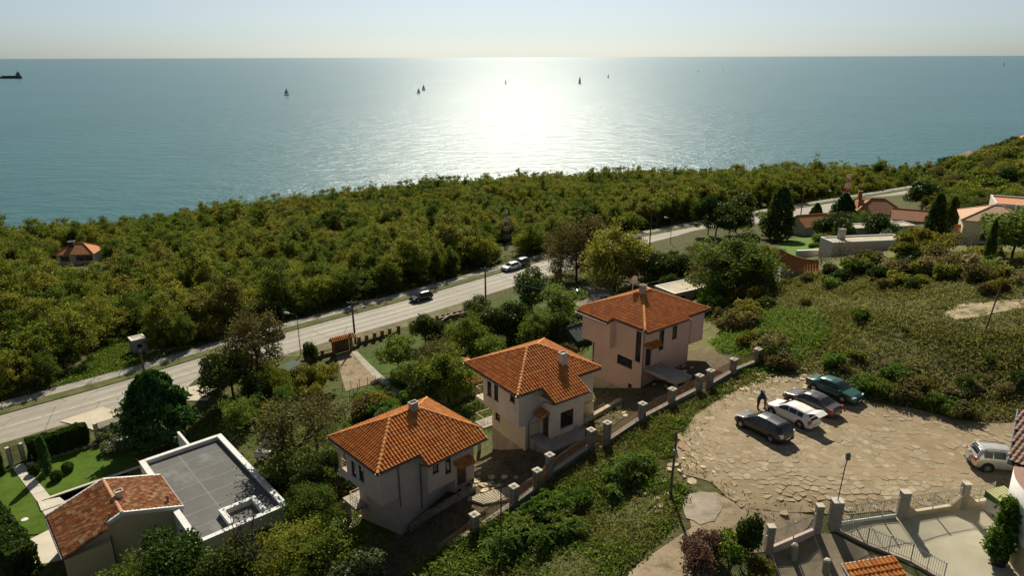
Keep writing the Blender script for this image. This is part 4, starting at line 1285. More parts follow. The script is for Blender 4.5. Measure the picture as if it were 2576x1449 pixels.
def slat_gate(name, p, q, h, n, label, posts=2):
    d = q - p; L = math.hypot(d.x, d.y)
    r = empty(name, (p.x, p.y, p.z), math.atan2(d.y, d.x), label, 'gate')
    pm = M('gate_post', (0.50, 0.45, 0.36), .9, .1)
    for x in (-.35, L + .02): MB().bbox(x, x + .33, -.17, .17, -.5, h + .05, .01).build('post', pm, r)
    f = MB(); e = .07
    for x in ((0, L/2 - e/2, L - e) if posts == 2 else (0, L - e)): f.box(x, x + e, -.04, .04, .05, h)
    f.build('frame', GATEM, r)
    bays = ((e, L/2 - e/2), (L/2 + e/2, L - e)) if posts == 2 else ((e, L - e),)
    for a, b in bays:
        for k in range(n):
            z = .1 + (h - .15)*k/(n - 1)
            MB().box(a + .001, b - .001, -.02, .02, z - .032, z + .032).build('slat', GATEM, r)
    return r
slat_gate('driveway_gate', Vector((-45.3, 67.2, -11.85)), Vector((-41.7, 70.6, -11.85)), 2.05, 15, 'wide dark slatted driveway gate between hedge and conifer')
pg0, pg1 = gnd(33, 1168), gnd(57, 1160)
slat_gate('garden_gate', Vector((pg0.x, pg0.y, -11.8)), Vector((pg1.x, pg1.y, -11.8)), 1.9, 11, 'narrow dark slatted garden gate between two hedges', 1)
dr = gp((150,1062),(258,1025),(300,1040),(330,1052),(236,1085),(220,1078))
T(sheet('drive_apron', dr, M('apron_concrete', (0.46, 0.40, 0.30), .9, .1, .8), .11), 'pale concrete apron between road and driveway gate', kind='structure')
T(sheet('driveway', gp((245,1122),(352,1078),(395,1085),(330,1125),(275,1140)), M('grey_paving', (0.30, 0.29, 0.28), .85, .12, 2, bmp=.2), .14, flat=-11.8), 'grey paved drive inside the slatted gate', kind='structure')
T(sheet('drive_apron', gp((462,978),(512,968),(545,985),(520,1010),(470,1010),(455,1000)), MATS['apron_concrete'], .1), 'pale concrete apron beside the dark double tree', kind='structure')
# stepping stones under the hedge
ss = empty('stepping_stones', (0, 0, -11.7), 0, 'row of pale edging stones along the foot of the hedge', kind='structure')
for k in range(9):
    p = at(84 + k*18, 1164 - k*5.4, -11.7)
    MB().prism([(p.x + .62*math.cos(_ma + a), p.y + .62*math.sin(_ma + a)) for a in (.35, 2.8, 3.5, 5.95)], -.1, .05).build('stone', PAVE, ss)
def leaf_box(r, L, B, h, n):
    """points over the faces of a clipped hedge with a slightly uneven surface"""
    f = r.choice(5, n, p=np.array([L*h, L*h, B*h, B*h, L*B*1.4])/(2*L*h + 2*B*h + L*B*1.4))
    u, v = r.uniform(-.5, .5, n), r.uniform(0, 1, n)
    p = np.zeros((n, 3)); d = np.zeros((n, 3))
    for k, (ax_, s) in enumerate((('y', -1), ('y', 1), ('x', -1), ('x', 1), ('z', 1))):
        m = f == k
        if ax_ == 'y': p[m] = np.stack([u[m]*L, np.full(m.sum(), s*B/2), v[m]*h], 1); d[m] = (0, s, 0)
        elif ax_ == 'x': p[m] = np.stack([np.full(m.sum(), s*L/2), u[m]*B, v[m]*h], 1); d[m] = (s, 0, 0)
        else: p[m] = np.stack([u[m]*L, (v[m] - .5)*B, np.full(m.sum(), h)], 1); d[m] = (0, 0, 1)
    wob = .12*np.sin(p[:, 0]*1.7 + p[:, 2]*2.1) + .07*np.sin(p[:, 0]*4.3)
    p += d*(wob - .15*r.uniform(0, 1, n)**2)[:, None]
    return p, d
def hedge(p, q, h, B, n, label, seed=5, mat=None, size=.11):
    d = q - p; L = math.hypot(d.x, d.y); r = np.random.default_rng(seed)
    e = empty('hedge', ((p.x + q.x)/2, (p.y + q.y)/2, min(p.z, q.z) - .05), math.atan2(d.y, d.x), label, 'hedge')
    P, D = leaf_box(r, L, B, h, n)
    link('foliage', leaves_mesh('foliage', P, D, size, mat or LEAFH, r, .45), e)
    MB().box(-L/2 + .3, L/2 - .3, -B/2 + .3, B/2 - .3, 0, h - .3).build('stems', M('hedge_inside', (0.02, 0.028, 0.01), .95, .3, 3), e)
    return e
hedge(at(76, 1158, -11.8), at(226, 1112, -11.8), 2.3, 1.1, 9000, 'clipped hedge between the two slatted gates')
hedge(at(-60, 1212, -11.8), at(14, 1188, -11.8), 2.2, 1.1, 5000, 'clipped hedge at the left edge beside the narrow gate', 6)
hedge(gnd(10, 1330) + Vector((-1, 0, 0)), at(70, 1448, -11.6), 2.6, 2.0, 9000, 'dark hedge in the bottom left corner beside the pale paving', 7, LEAFD, .12)
plant('cypress', conifer(31, 4.2, .42, 2600, .09, LEAFC, .03, .0, .35), at(120, 1190, -11.75), 1, 0, 'slim columnar cypress standing on the lawn', 'tree')
def ball(seed, R):
    r = np.random.default_rng(seed); d = r.normal(size=(1500, 3)); d /= np.linalg.norm(d, axis=1)[:, None]
    tb = MB().tube([(0, 0, -.2), (0, 0, R)], .05, 6).mesh('stem', BARK)
    p = d*R*(1 - .2*r.uniform(0, 1, (1500, 1))**2) + np.array([0, 0, R*.85]); p[:, 2] = np.maximum(p[:, 2], .02)
    return tb, leaves_mesh('foliage', p, d, .07, LEAFH, r, .5)
bl = ball(3, .55)
for (u, v), lab in zip(((88, 1192), (144, 1208), (172, 1186)), ('clipped round bush beside the path, left of the cypress', 'clipped round bush on the lawn, nearest the pool', 'clipped round bush on the lawn, farthest from the path')):
    plant('topiary_ball', bl, at(u, v, -11.75), 1, None, lab, 'bush', 'clipped round bushes', 1, ('stem', 'foliage'))
MB_ = MB().lathe([(.3, 0), (.28, .03), (.02, .05)], 12)
o = MB_.build('drain_cover', COPING); o.location = at(62, 1308, -11.69); T(o, 'small pale drain cover in the left lawn', 'cover')
for (u, v, s, lab) in ((258, 1110, 1.0, 'silvery bush at the corner of the drive'), (285, 1135, .95, 'silvery bush on the lawn edge beside the drive'), (318, 1128, .8, 'low silvery bush near the conifer shade')):
    plant('garden_bush', proto('silver', lambda: bush(44, 1.4, 1.4, 1300, .11, LEAFS)), gnd(u, v), s, None, lab, 'bush', None, 1, ('stem', 'foliage'))
for k, (u, v, s) in enumerate(((345, 1118, 1.0), (370, 1108, 1.1), (385, 1128, .9), (405, 1120, 1.0))):
    plant('lavender_bush', proto('lav', lambda: bush(45, 1.3, 1.0, 900, .10, LEAFS)), gnd(u, v), s, None, 'low grey bush in the shaded bed in front of the conifer', 'bush', 'grey bushes in the shaded bed', 1, ('stem', 'foliage'))
# ------------------------------------------------------------------ stone-paved parking place
def clip_cell(poly, p, q):
    """keep the part of poly nearer to p than to q"""
    mx, my = (p[0] + q[0])/2, (p[1] + q[1])/2
    dx, dy = q[0] - p[0], q[1] - p[1]
    out = []
    n = len(poly)
    for i in range(n):
        a, b = poly[i], poly[(i + 1) % n]
        da = (a[0] - mx)*dx + (a[1] - my)*dy; db = (b[0] - mx)*dx + (b[1] - my)*dy
        if da <= 0: out.append(a)
        if (da < 0) != (db < 0) and abs(da - db) > 1e-12:
            t = da/(da - db); out.append((a[0] + (b[0] - a[0])*t, a[1] + (b[1] - a[1])*t))
    return out
PARK = gp((1700,1128),(1745,1050),(1850,978),(1960,948),(2060,945),(2150,985),(2190,1015),(2300,1030),(2420,1058),(2500,1068),(2620,1060),(2640,1200),(2500,1262),(2415,1268),(2265,1285),(2110,1300),(2050,1290),(1960,1290),(1880,1282),(1830,1255),(1790,1215),(1720,1195))
park = sheet('parking_place', PARK, M('parking_dirt', (0.215, 0.165, 0.10), .95, .22, .6, spec=.1, bmp=.4, col2=(0.295, 0.232, 0.145)), .05, step=1)
T(park, 'stony parking place paved with irregular flagstones', kind='structure')
def flag_mat():
    m, nt, p = newmat('flagstone')
    oi = nt.nodes.new('ShaderNodeObjectInfo'); a = nt.nodes.new('ShaderNodeAttribute'); a.attribute_name = 'tv'
    f = math_(nt, 'FRACT', math_(nt, 'ADD', oi.outputs['Random'], a.outputs['Fac']))
    c = ramp(nt, f, [(0, (0.235, 0.185, 0.115)), (.35, (0.29, 0.232, 0.152)), (.7, (0.33, 0.272, 0.188)), (.92, (0.41, 0.35, 0.26)), (.98, (0.28, 0.22, 0.14)), (.99, (0.30, 0.17, 0.09)), (1, (0.32, 0.18, 0.10))])
    c = mixc(nt, 1.0, c, ramp(nt, noise(nt, 3.5, 5, .7), [(.3, (.72, .72, .72)), (.7, (1.2, 1.2, 1.2))]), 'MULTIPLY')
    dirt = ramp(nt, noise(nt, .5, 6, .75), [(.36, (0, 0, 0)), (.6, (.8, .8, .8))])
    c = mixc(nt, dirt, c, (0.265, 0.208, 0.13))
    nt.links.new(c, p.inputs['Base Color'])
    p.inputs['Roughness'].default_value = .9; p.inputs['Specular IOR Level'].default_value = .2
    nt.links.new(bump(nt, noise(nt, 9, 4, .7), .35, .02), p.inputs['Normal'])
    return m
FLAG = flag_mat()
def flagstones():
    r = np.random.default_rng(21)
    xs = [p.x for p in PARK]; ys = [p.y for p in PARK]
    P = []
    g = .52
    for x in np.arange(min(xs), max(xs), g):
        for y in np.arange(min(ys), max(ys), g):
            px, py = x + r.uniform(-.42, .42)*g, y + r.uniform(-.42, .42)*g
            if r.uniform() < .10: continue
            P.append((px, py))
    P = np.array(P)
    P = P[inpoly_np(P[:, 0], P[:, 1], PARK)]
    cells = []
    import mathutils
    edge_d = lambda q: min(mathutils.geometry.intersect_point_line(Vector((q[0], q[1], 0)), Vector((*PARK[k][:2], 0)), Vector((*PARK[(k + 1) % len(PARK)][:2], 0)))[0].xy.__sub__(Vector(q)).length for k in range(len(PARK)))
    for i, p in enumerate(P):
        if r.uniform() > edge_d(p)/1.6 + .15: continue
        d2 = ((P - p)**2).sum(1)
        nb = np.argsort(d2)[1:15]
        poly = [(p[0] + .52*math.cos(t), p[1] + .52*math.sin(t)) for t in np.linspace(0, 2*math.pi, 9)[:-1]]
        for j in nb:
            poly = clip_cell(poly, p, P[j])
            if len(poly) < 3: break
        if len(poly) < 3: continue
        s = r.uniform(.84, .965)
        poly = [(p[0] + (x - p[0])*s, p[1] + (y - p[1])*s) for x, y in poly]
        up = r.uniform()
        h = .004 + .03*r.uniform()**3 if up > .3 else -.012*r.uniform()
        cells.append((p, poly, h, r.uniform(-.012, .012), r.uniform(-.012, .012)))
    cells.sort(key=lambda c: c[0][0]**2 + c[0][1]**2)
    def stone(p, poly, h, tx, ty):
        z = Hz(*p) + .052
        v = [(x, y, z - .03) for x, y in poly] + [(x, y, z + h*.7 + (x - p[0])*tx + (y - p[1])*ty) for x, y in poly] + [(p[0] + (x - p[0])*.9, p[1] + (y - p[1])*.9, z + h + (x - p[0])*tx + (y - p[1])*ty) for x, y in poly]
        n = len(poly)
        f = [tuple(range(2*n, 3*n))] + [(k*n + i, k*n + (i + 1) % n, k*n + n + (i + 1) % n, k*n + n + i) for k in (0, 1) for i in range(n)]
        return v, f
    big = [c for c in cells if inframe((c[0][0], c[0][1], 0), 0)]
    ids = set(id(c) for c in big[:300])
    for c in big[:300]:
        v, f = stone(*c)
        MB().add(v, f).build('flagstone', FLAG, park)
    mb = MB(); tv = []
    for c in cells:
        if id(c) in ids: continue
        v, f = stone(*c)
        mb.add(v, f); tv += [r.uniform()]*len(v)
    o = mb.build('flagstones', FLAG, park); T(o, kind='stuff')
    a = o.data.attributes.new('tv', 'FLOAT', 'POINT'); a.data.foreach_set('value', tv)
flagstones()
TRACK = M('dirt_track', (0.265, 0.205, 0.135), .95, .18, .7, spec=.1, bmp=.4, col2=(0.31, 0.24, 0.16), stain=((0.15, 0.125, 0.065), .6, .5, .12))
T(sheet('dirt_track', gp((1540,1470),(1740,1330),(1725,1270),(1745,1243),(1800,1240),(1840,1262),(1880,1282),(2000,1290),(2050,1300),(2030,1330),(1930,1390),(1800,1400),(1720,1470)), TRACK, .035), 'sandy track leading up to the parking place', kind='structure')
T(sheet('concrete_pad', gp((1716,1272),(1722,1258),(1733,1246),(1748,1243),(1760,1239),(1782,1241),(1800,1250),(1813,1262),(1818,1276),(1812,1290),(1804,1300),(1798,1314),(1780,1316),(1762,1324),(1744,1312),(1726,1306),(1720,1290)), M('pad_concrete', (0.29, 0.245, 0.185), .9, .15, 1.2, bmp=.3, stain=((0.20, 0.165, 0.12), .9, .5, .15)), .07), 'worn pale concrete pad at the end of the track', kind='structure')
for k, poly in enumerate((((2370,790),(2420,765),(2500,760),(2580,752),(2580,775),(2500,790),(2450,800),(2400,805)),)):
    T(sheet('bare_earth', gp(*poly), M('bare_earth', (0.36, 0.29, 0.19), .95, .2, 1.2, spec=.1, bmp=.5, stain=((0.13, 0.12, 0.05), 1.0, .48, .1)), .04), 'patch of bare pale earth in the meadow', kind='structure')
# ------------------------------------------------------------------ stone and iron fence along the row of villas
FST = M('fence_stone', (0.25, 0.22, 0.185), .95, .3, 3, bmp=.6, rnd=.08)
CAP = M('cap_stone', (0.44, 0.39, 0.32), .9, .15, 3)
IRON = M('fence_iron', (0.36, 0.21, 0.12), .7, .3, 3)
PIL = [(1903,917,1.55),(1842,942,1.5),(1783.5,977,1.7),(1756.5,987,1.6),(1688,1022,1.6),(1614,1061,1.65),(1525.5,1120,2.0),(1485.5,1131,1.75),(1382,1203,2.0),(1351,1234,1.7),(1293,1277,1.75),(1194.6,1346,1.65),(1106,1396,0)]
def row_fence():
    pts = [gnd(u, v) for u, v, h in PIL]
    b = pts[5]
    r = empty('garden_fence', (b.x, b.y, b.z), 0, 'stone pillared iron fence in front of the three villas', 'fence')
    L = lambda p: p - b
    for (u, v, h), p in zip(PIL, pts):
        if not h: continue
        q = L(p); ang = math.radians(40)
        m = Matrix.Translation(q) @ Matrix.Rotation(ang, 4, 'Z')
        mb = MB(); n = int(h/.22)
        for k in range(n):      # rough courses
            e = random.uniform(-.012, .012)
            mb.box(-.24 - e, .24 + e, -.24 + e, .24 - e, -.5 if k == 0 else h*k/n + .004, h*(k + 1)/n)
        pl = mb.build('pillar', FST, r, m)
        c = MB(); c.bbox(-.32, .32, -.32, .32, h + .002, h + .09, .02); c.lathe([(.33, .088), (.05, .2)], 4, (0, 0, h))
        c.build('cap', CAP, pl)
    gates = {2, 6, 8}
    for i in range(len(PIL) - 1):
        p, q = L(pts[i]), L(pts[i + 1])
        d = (q - p); dn = Vector((d.x, d.y, 0)).normalized(); nn = Vector((-dn.y, dn.x, 0))
        p2, q2 = p + d*(.27/d.length), q - d*(.27/d.length if PIL[i + 1][2] else 0)
        wh = .42 if i not in gates else .02
        if i not in gates:
            mb = MB()
            mb.hull8([p2 - nn*.15 - Vector((0, 0, .6)), q2 - nn*.15 - Vector((0, 0, .6)), q2 + nn*.15 - Vector((0, 0, .6)), p2 + nn*.15 - Vector((0, 0, .6)), p2 - nn*.15 + Vector((0, 0, wh)), q2 - nn*.15 + Vector((0, 0, wh)), q2 + nn*.15 + Vector((0, 0, wh)), p2 + nn*.15 + Vector((0, 0, wh))])
            wl = mb.build('low_wall', FST, r)
            mc = MB(); mc.hull8([x + Vector((0, 0, wh + .003)) for x in (p2 - nn*.19, q2 - nn*.19, q2 + nn*.19, p2 + nn*.19)] + [x + Vector((0, 0, wh + .07)) for x in (p2 - nn*.19, q2 - nn*.19, q2 + nn*.19, p2 + nn*.19)])
            mc.build('coping', CAP, wl)
        iron = MB(); nb = max(4, int(d.length/.14))
        top = lambda t: (.5 + .85 + (.16*math.sin(math.pi*t) if i not in gates else 0.05)) if PIL[i + 1][2] else 1.3 - .45*t
        rail = [p2.lerp(q2, t) + Vector((0, 0, top(t))) for t in np.linspace(0, 1, 9)]
        iron.tube(rail, .03, 4); iron.tube([x - Vector((0, 0, .12)) for x in rail], .016, 4)
        iron.tube([p2 + Vector((0, 0, wh + .14)), q2 + Vector((0, 0, wh + .14))], .016, 4)
        for k in range(nb + 1):
            t = (k + .5)/(nb + 1); c = p2.lerp(q2, t)
            iron.tube([c + Vector((0, 0, wh + .06)), c + Vector((0, 0, top(t)))], .019, 4, cap=False)
        iron.build('gate' if i in gates else 'railing', IRON, r)
row_fence()
# shallow curved steps down to the first villa
def steps():
    p, q = gnd(1200, 1262), gnd(1286, 1242)
    r = empty('garden_steps', tuple(p), 0, 'curved flight of pale stone steps by the nearest villa', 'steps')
    for k in range(13):
        t = k/12; c = p.lerp(q, t) - p; ang = math.radians(60 - 35*t)
        m = Matrix.Translation((c.x, c.y, c.z)) @ Matrix.Rotation(ang, 4, 'Z')
        MB().bbox(-.16, .16, -.75, .75, -.3, .12, .015).build('step', M('step_stone', (0.36, 0.31, 0.22), .9, .2, 3), r, m)
steps()
def wall_line(name, uv, h, t, mat, label, zs=None, cat='wall', base=.6):
    P = [gnd(u, v) for u, v in uv]
    r = empty(name, tuple(P[0]), 0, label, cat)
    for a, b in zip(P[:-1], P[1:]):
        a, b = a - P[0], b - P[0]; d = (b - a).normalized(); n = Vector((-d.y, d.x, 0)).normalized()*t/2
        MB().hull8([x + Vector((0, 0, -base)) for x in (a - n, b - n, b + n, a + n)] + [x + Vector((0, 0, h)) for x in (a - n, b - n, b + n, a + n)]).build('wall_section', mat, r)
    return r
wall_line('retaining_wall', ((1030,1340),(1085,1300),(1160,1255),(1195,1235)), .55, .35, STONE, 'dark stone retaining wall below the nearest villa')
wall_line('retaining_wall', ((1440,1085),(1500,1050),(1560,1015)), .5, .4, M('pale_stone', (0.40, 0.33, 0.22), .95, .25, 2, bmp=.6), 'pale stone retaining wall between the middle and the pink villa')
wall_line('retaining_wall', ((842,1290),(905,1255)), .6, .35, STONE, 'low stone wall left of the nearest villa')
# rubble and slabs left in the yards
def rubble(uv, n, s, label, seed):
    r = np.random.default_rng(seed); c = gnd(*uv)
    e = empty('rubble_heap', tuple(c), 0, label, 'rubble')
    for k in range(n):
        x, y = r.normal(size=2)*s
        z = Hz(c.x + x, c.y + y) - c.z
        a, b, h = r.uniform(.1, .38), r.uniform(.1, .34), r.uniform(.05, .16)
        m = Matrix.Translation((x, y, z + h*.1)) @ Matrix.Rotation(r.uniform(0, 6), 4, 'Z') @ Matrix.Rotation(r.uniform(-.25, .25), 4, 'X')
        MB().prism([(a*math.cos(t), b*math.sin(t)) for t in (.3, 1.2, 2.4, 3.3, 4.4, 5.4)], -h, h*.6).build('stone', M('rubble_stone', (0.46, 0.37, 0.24), .95, .25, 3, rnd=.2), e, m)
for k, (uv, n, s, lab) in enumerate((((1450,1060), 26, .9, 'heap of pale stone slabs beside the middle villa porch'), ((1505,1035), 22, 1.0, 'heap of pale stones below the pink villa'), ((1215,1215), 24, 1.0, 'heap of pale stone between the near and middle villas'), ((1700,938), 12, .8, 'few flat stones by the pink villa path'), ((860,1330), 16, .9, 'pale stones at the left foot of the nearest villa'), ((1680,965), 10, .9, 'scattered stones beside the entrance bridge'), ((2000,955), 26, 1.6, 'pale flat stones at the upper edge of the parking place'), ((1900,965), 22, 1.4, 'broken paving by the fence corner'), ((1560,1190), 16, 1.0, 'pale rubble in the weeds below the fence'), ((1650,1240), 12, .9, 'loose pale stones by the wooden pole'), ((1740,1175), 18, .9, 'group of pale square slabs at the left edge of the parking place'))):
    rubble(uv, n, s, lab, 50 + k)
# ------------------------------------------------------------------ driveway with white railings, lower right
D4 = lambda x, y: (1648.3 + x*.3859, 890.1 + y*.3859)
T(sheet('forecourt', gp((2096,1330),(2185,1312),(2268,1302),(2400,1285),(2500,1268),(2620,1290),(2640,1500),(2390,1470),(2250,1405)), M('forecourt_concrete', (0.38, 0.345, 0.25), .85, .08, .5, stain=((0.40, 0.37, 0.28), .5, .5, .15)), .06), 'pale concrete forecourt behind white railings', kind='structure')
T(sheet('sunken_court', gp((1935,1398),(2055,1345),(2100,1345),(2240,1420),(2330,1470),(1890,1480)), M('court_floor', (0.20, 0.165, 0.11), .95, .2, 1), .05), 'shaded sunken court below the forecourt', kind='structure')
BRICK = M('pillar_brick', (0.30, 0.27, 0.22), .9, .15, 6, bmp=.3)
WIRON = M('white_iron', (0.62, 0.60, 0.55), .5, .05)
def barfence(r, p, q, h, z0, sp=.13, posts=3, mat=None, name='railing', rr=.014):
    mb = MB(); d = q - p; n = max(3, int(d.length/sp))
    for zz in (z0 + .08, z0 + h - .14): mb.tube([p + Vector((0, 0, zz)), q + Vector((0, 0, zz))], .022, 4)
    for k in range(n + 1):
        c = p.lerp(q, k/n); mb.tube([c + Vector((0, 0, z0)), c + Vector((0, 0, z0 + h))], rr, 4, cap=False)
    for k in range(posts):
        c = p.lerp(q, k/max(1, posts - 1)); mb.tube([c + Vector((0, 0, z0 - .1)), c + Vector((0, 0, z0 + h))], .035, 6)
    return mb.build(name, mat or WIRON, r)
def brick_pillar(r, p, h, w, name='pillar'):
    mb = MB(); n = int(h/.16)
    for k in range(n):
        e = .0 if k % 2 else .014
        mb.box(-w/2 + e, w/2 - e, -w/2 + e, w/2 - e, -.6 if k == 0 else h*k/n + .004, h*(k + 1)/n)
    o = mb.build(name, BRICK, r, Matrix.Translation(p))
    MB().bbox(-w/2 - .03, w/2 + .03, -w/2 - .03, w/2 + .03, h + .002, h + .05, .01).build('cap', CAP, o)
    return o
def front_fences():
    P0, P1, P2, P3, P4, P5 = gnd(1932, 1392), gnd(2053, 1340), gnd(2096, 1328), gnd(2266, 1304), gnd(2418, 1280), gnd(2500, 1266)
    r = empty('railing_fence', tuple(P2), 0, 'white iron railings with brick pillars round the forecourt', 'fence')
    b = P2
    L = lambda p: p - b
    brick_pillar(r, L(P2), 2.0, .62); brick_pillar(r, L(P3), 1.95, .5); brick_pillar(r, L(P4), 1.9, .42)
    # gate leaf between P2 and P3
    d = (P3 - P2).normalized()
    g = barfence(r, L(P2 + d*.4), L(P3 - d*.35), 1.25, .35, .12, 5, name='sliding_gate')
    a, c = L(P2 + d*.4), L(P3 - d*.35); n = Vector((-d.y, d.x, 0))*.03
    MB().hull8([x + Vector((0, 0, .02)) for x in (a - n, c - n, c + n, a + n)] + [x + Vector((0, 0, .36)) for x in (a - n, c - n, c + n, a + n)]).build('gate_plate', FRAME_W, r)
    # low wall with raised shoulders at the pillars
    W = M('sand_wall', (0.42, 0.36, 0.25), .9, .12, 1.5)
    for A, B, s0, s1 in ((P3, P4, 1, 1), (P4, P5, 1, 0)):
        d = (B - A); D = d.length; dn = d.normalized(); n = Vector((-dn.y, dn.x, 0)).normalized()*.13
        prof = [(0, 1.05 if s0 else .4), (.35, 1.0 if s0 else .4), (1.0, .42), (D - 1.0, .42), (D - .35, 1.0 if s1 else .42), (D, 1.05 if s1 else .42)]
        mb = MB()
        for (x0, h0), (x1, h1) in zip(prof[:-1], prof[1:]):
            a, c = L(A) + dn*x0, L(A) + dn*x1
            mb.hull8([v + Vector((0, 0, -.6)) for v in (a - n, c - n, c + n, a + n)] + [a - n + Vector((0, 0, h0)), c - n + Vector((0, 0, h1)), c + n + Vector((0, 0, h1)), a + n + Vector((0, 0, h0))])
        mb.build('low_wall', W, r)
        barfence(r, L(A) + dn*.3, L(B) - dn*.3, 1.15, .5, .12, 3)
    # railing along the sunken court edge, on a retaining wall
    Q = [gnd(2104, 1334), gnd(2180, 1372), gnd(2290, 1415), gnd(2372, 1462)]
    for A, B in zip(Q[:-1], Q[1:]):
        a, c = L(A), L(B); dn = (c - a).normalized(); n = Vector((-dn.y, dn.x, 0)).normalized()*.12
        zt = max(a.z, c.z) + .12
        MB().hull8([Vector((v.x, v.y, -2.6)) for v in (a - n, c - n, c + n, a + n)] + [Vector((v.x, v.y, v.z + .12)) for v in (a - n, c - n, c + n, a + n)]).build('retaining_wall', M('court_wall', (0.30, 0.26, 0.19), .95, .15, 1.5, bmp=.3), r)
        barfence(r, a, c, 1.15, .15, .13, 3)
    # gate to the sunken court
    r2 = empty('court_gate', tuple(P1), 0, 'pink-white bar gate between two brick pillars over the sunken court', 'gate')
    b = P1
    brick_pillar(r2, L(P1), 2.0, .42); brick_pillar(r2, L(P0), 1.95, .42)
    d = (P1 - P0).normalized()
    barfence(r2, L(P0 + d*.3), L(P1 - d*.3), 1.1, .45, .13, 3)
    a, c = L(P0 + d*.3), L(P1 - d*.3); n = Vector((-d.y, d.x, 0))*.12
    MB().hull8([x + Vector((0, 0, -.8)) for x in (a - n, c - n, c + n, a + n)] + [x + Vector((0, 0, .4)) for x in (a - n, c - n, c + n, a + n)]).build('low_wall', M('pink_wall', (0.48, 0.38, 0.33), .9, .1, 1.5), r2)
    Pm = gnd(1905, 1402)
    barfence(r2, L(Pm), L(P0 - d*.3), 1.1, .3, .13, 2)
    # lamp on the big pillar
    lp = P2 + Vector((0, 0, 2.06))
    r3 = empty('floodlight', tuple(lp), 0, 'dark floodlight on a thin pole above the brick gate pillar', 'lamp')
    MB().tube([(0, 0, 0), (.12, .05, 2.3), (.2, .1, 2.75)], .035, 6).build('pole', FRAME_D, r3)
    m = Matrix.Translation((.24, .12, 3.05)) @ Matrix.Rotation(-.35, 4, 'Y') @ Matrix.Rotation(.5, 4, 'X')
    MB().bbox(-.13, .13, -.1, .1, -.35, .35, .03).build('lamp_head', M('lamp_blue_grey', (0.06, 0.075, 0.10), .4, .1), r3, m)
    # small round-topped posts in the court
    for k, (u, v, lab) in enumerate(((1995, 1408, 'stubby stone post with rounded cap in the sunken court'), (2076, 1447, 'stubby stone post at the bottom edge of the picture'))):
        p = gnd(u, v); e = empty('stone_post', tuple(p), 0, lab, 'post')
        MB().bbox(-.17, .17, -.17, .17, -.4, .95, .02).build('shaft', BRICK, e)
        MB().lathe([(.2, .955), (.22, 1.02), (.16, 1.12), (.03, 1.17)], 10).build('cap', CAP, e)
    p = gnd(1765, 1462); e = empty('stone_post', tuple(p), 0, 'stone post with broad pale cap among the purple bushes', 'post')
    MB().bbox(-.2, .2, -.2, .2, -.4, 1.15, .02).build('shaft', BRICK, e); MB().bbox(-.32, .32, -.32, .32, 1.152, 1.28, .04).build('cap', CAP, e)
front_fences()
def green_box():
    p = gnd(2512, 1292)
    r = empty('utility_box', tuple(p), math.radians(20), 'green box with yellowish slatted lid by the white house', 'box')
    GB = M('green_metal', (0.055, 0.11, 0.03), .6, .1); YL = M('yellow_slat', (0.40, 0.40, 0.20), .6, .1)
    MB().bbox(-.75, .75, -.5, .5, 0, 1.05, .02).build('cabinet', FRAME_W, r)
    MB().hull8([(-.85, -.62, 1.052), (.85, -.62, 1.052), (.85, .6, 1.052), (-.85, .6, 1.052), (-.85, -.62, 1.3), (.85, -.62, 1.3), (.85, .6, 1.5), (-.85, .6, 1.5)]).build('body', GB, r)
    for k in range(7):
        x = -.8 + k*.235
        MB().hull8([(x, -.6, 1.305), (x + .19, -.6, 1.305), (x + .19, .58, 1.502), (x, .58, 1.502), (x, -.6, 1.335), (x + .19, -.6, 1.335), (x + .19, .58, 1.532), (x, .58, 1.532)]).build('lid_slat', YL, r)
green_box()
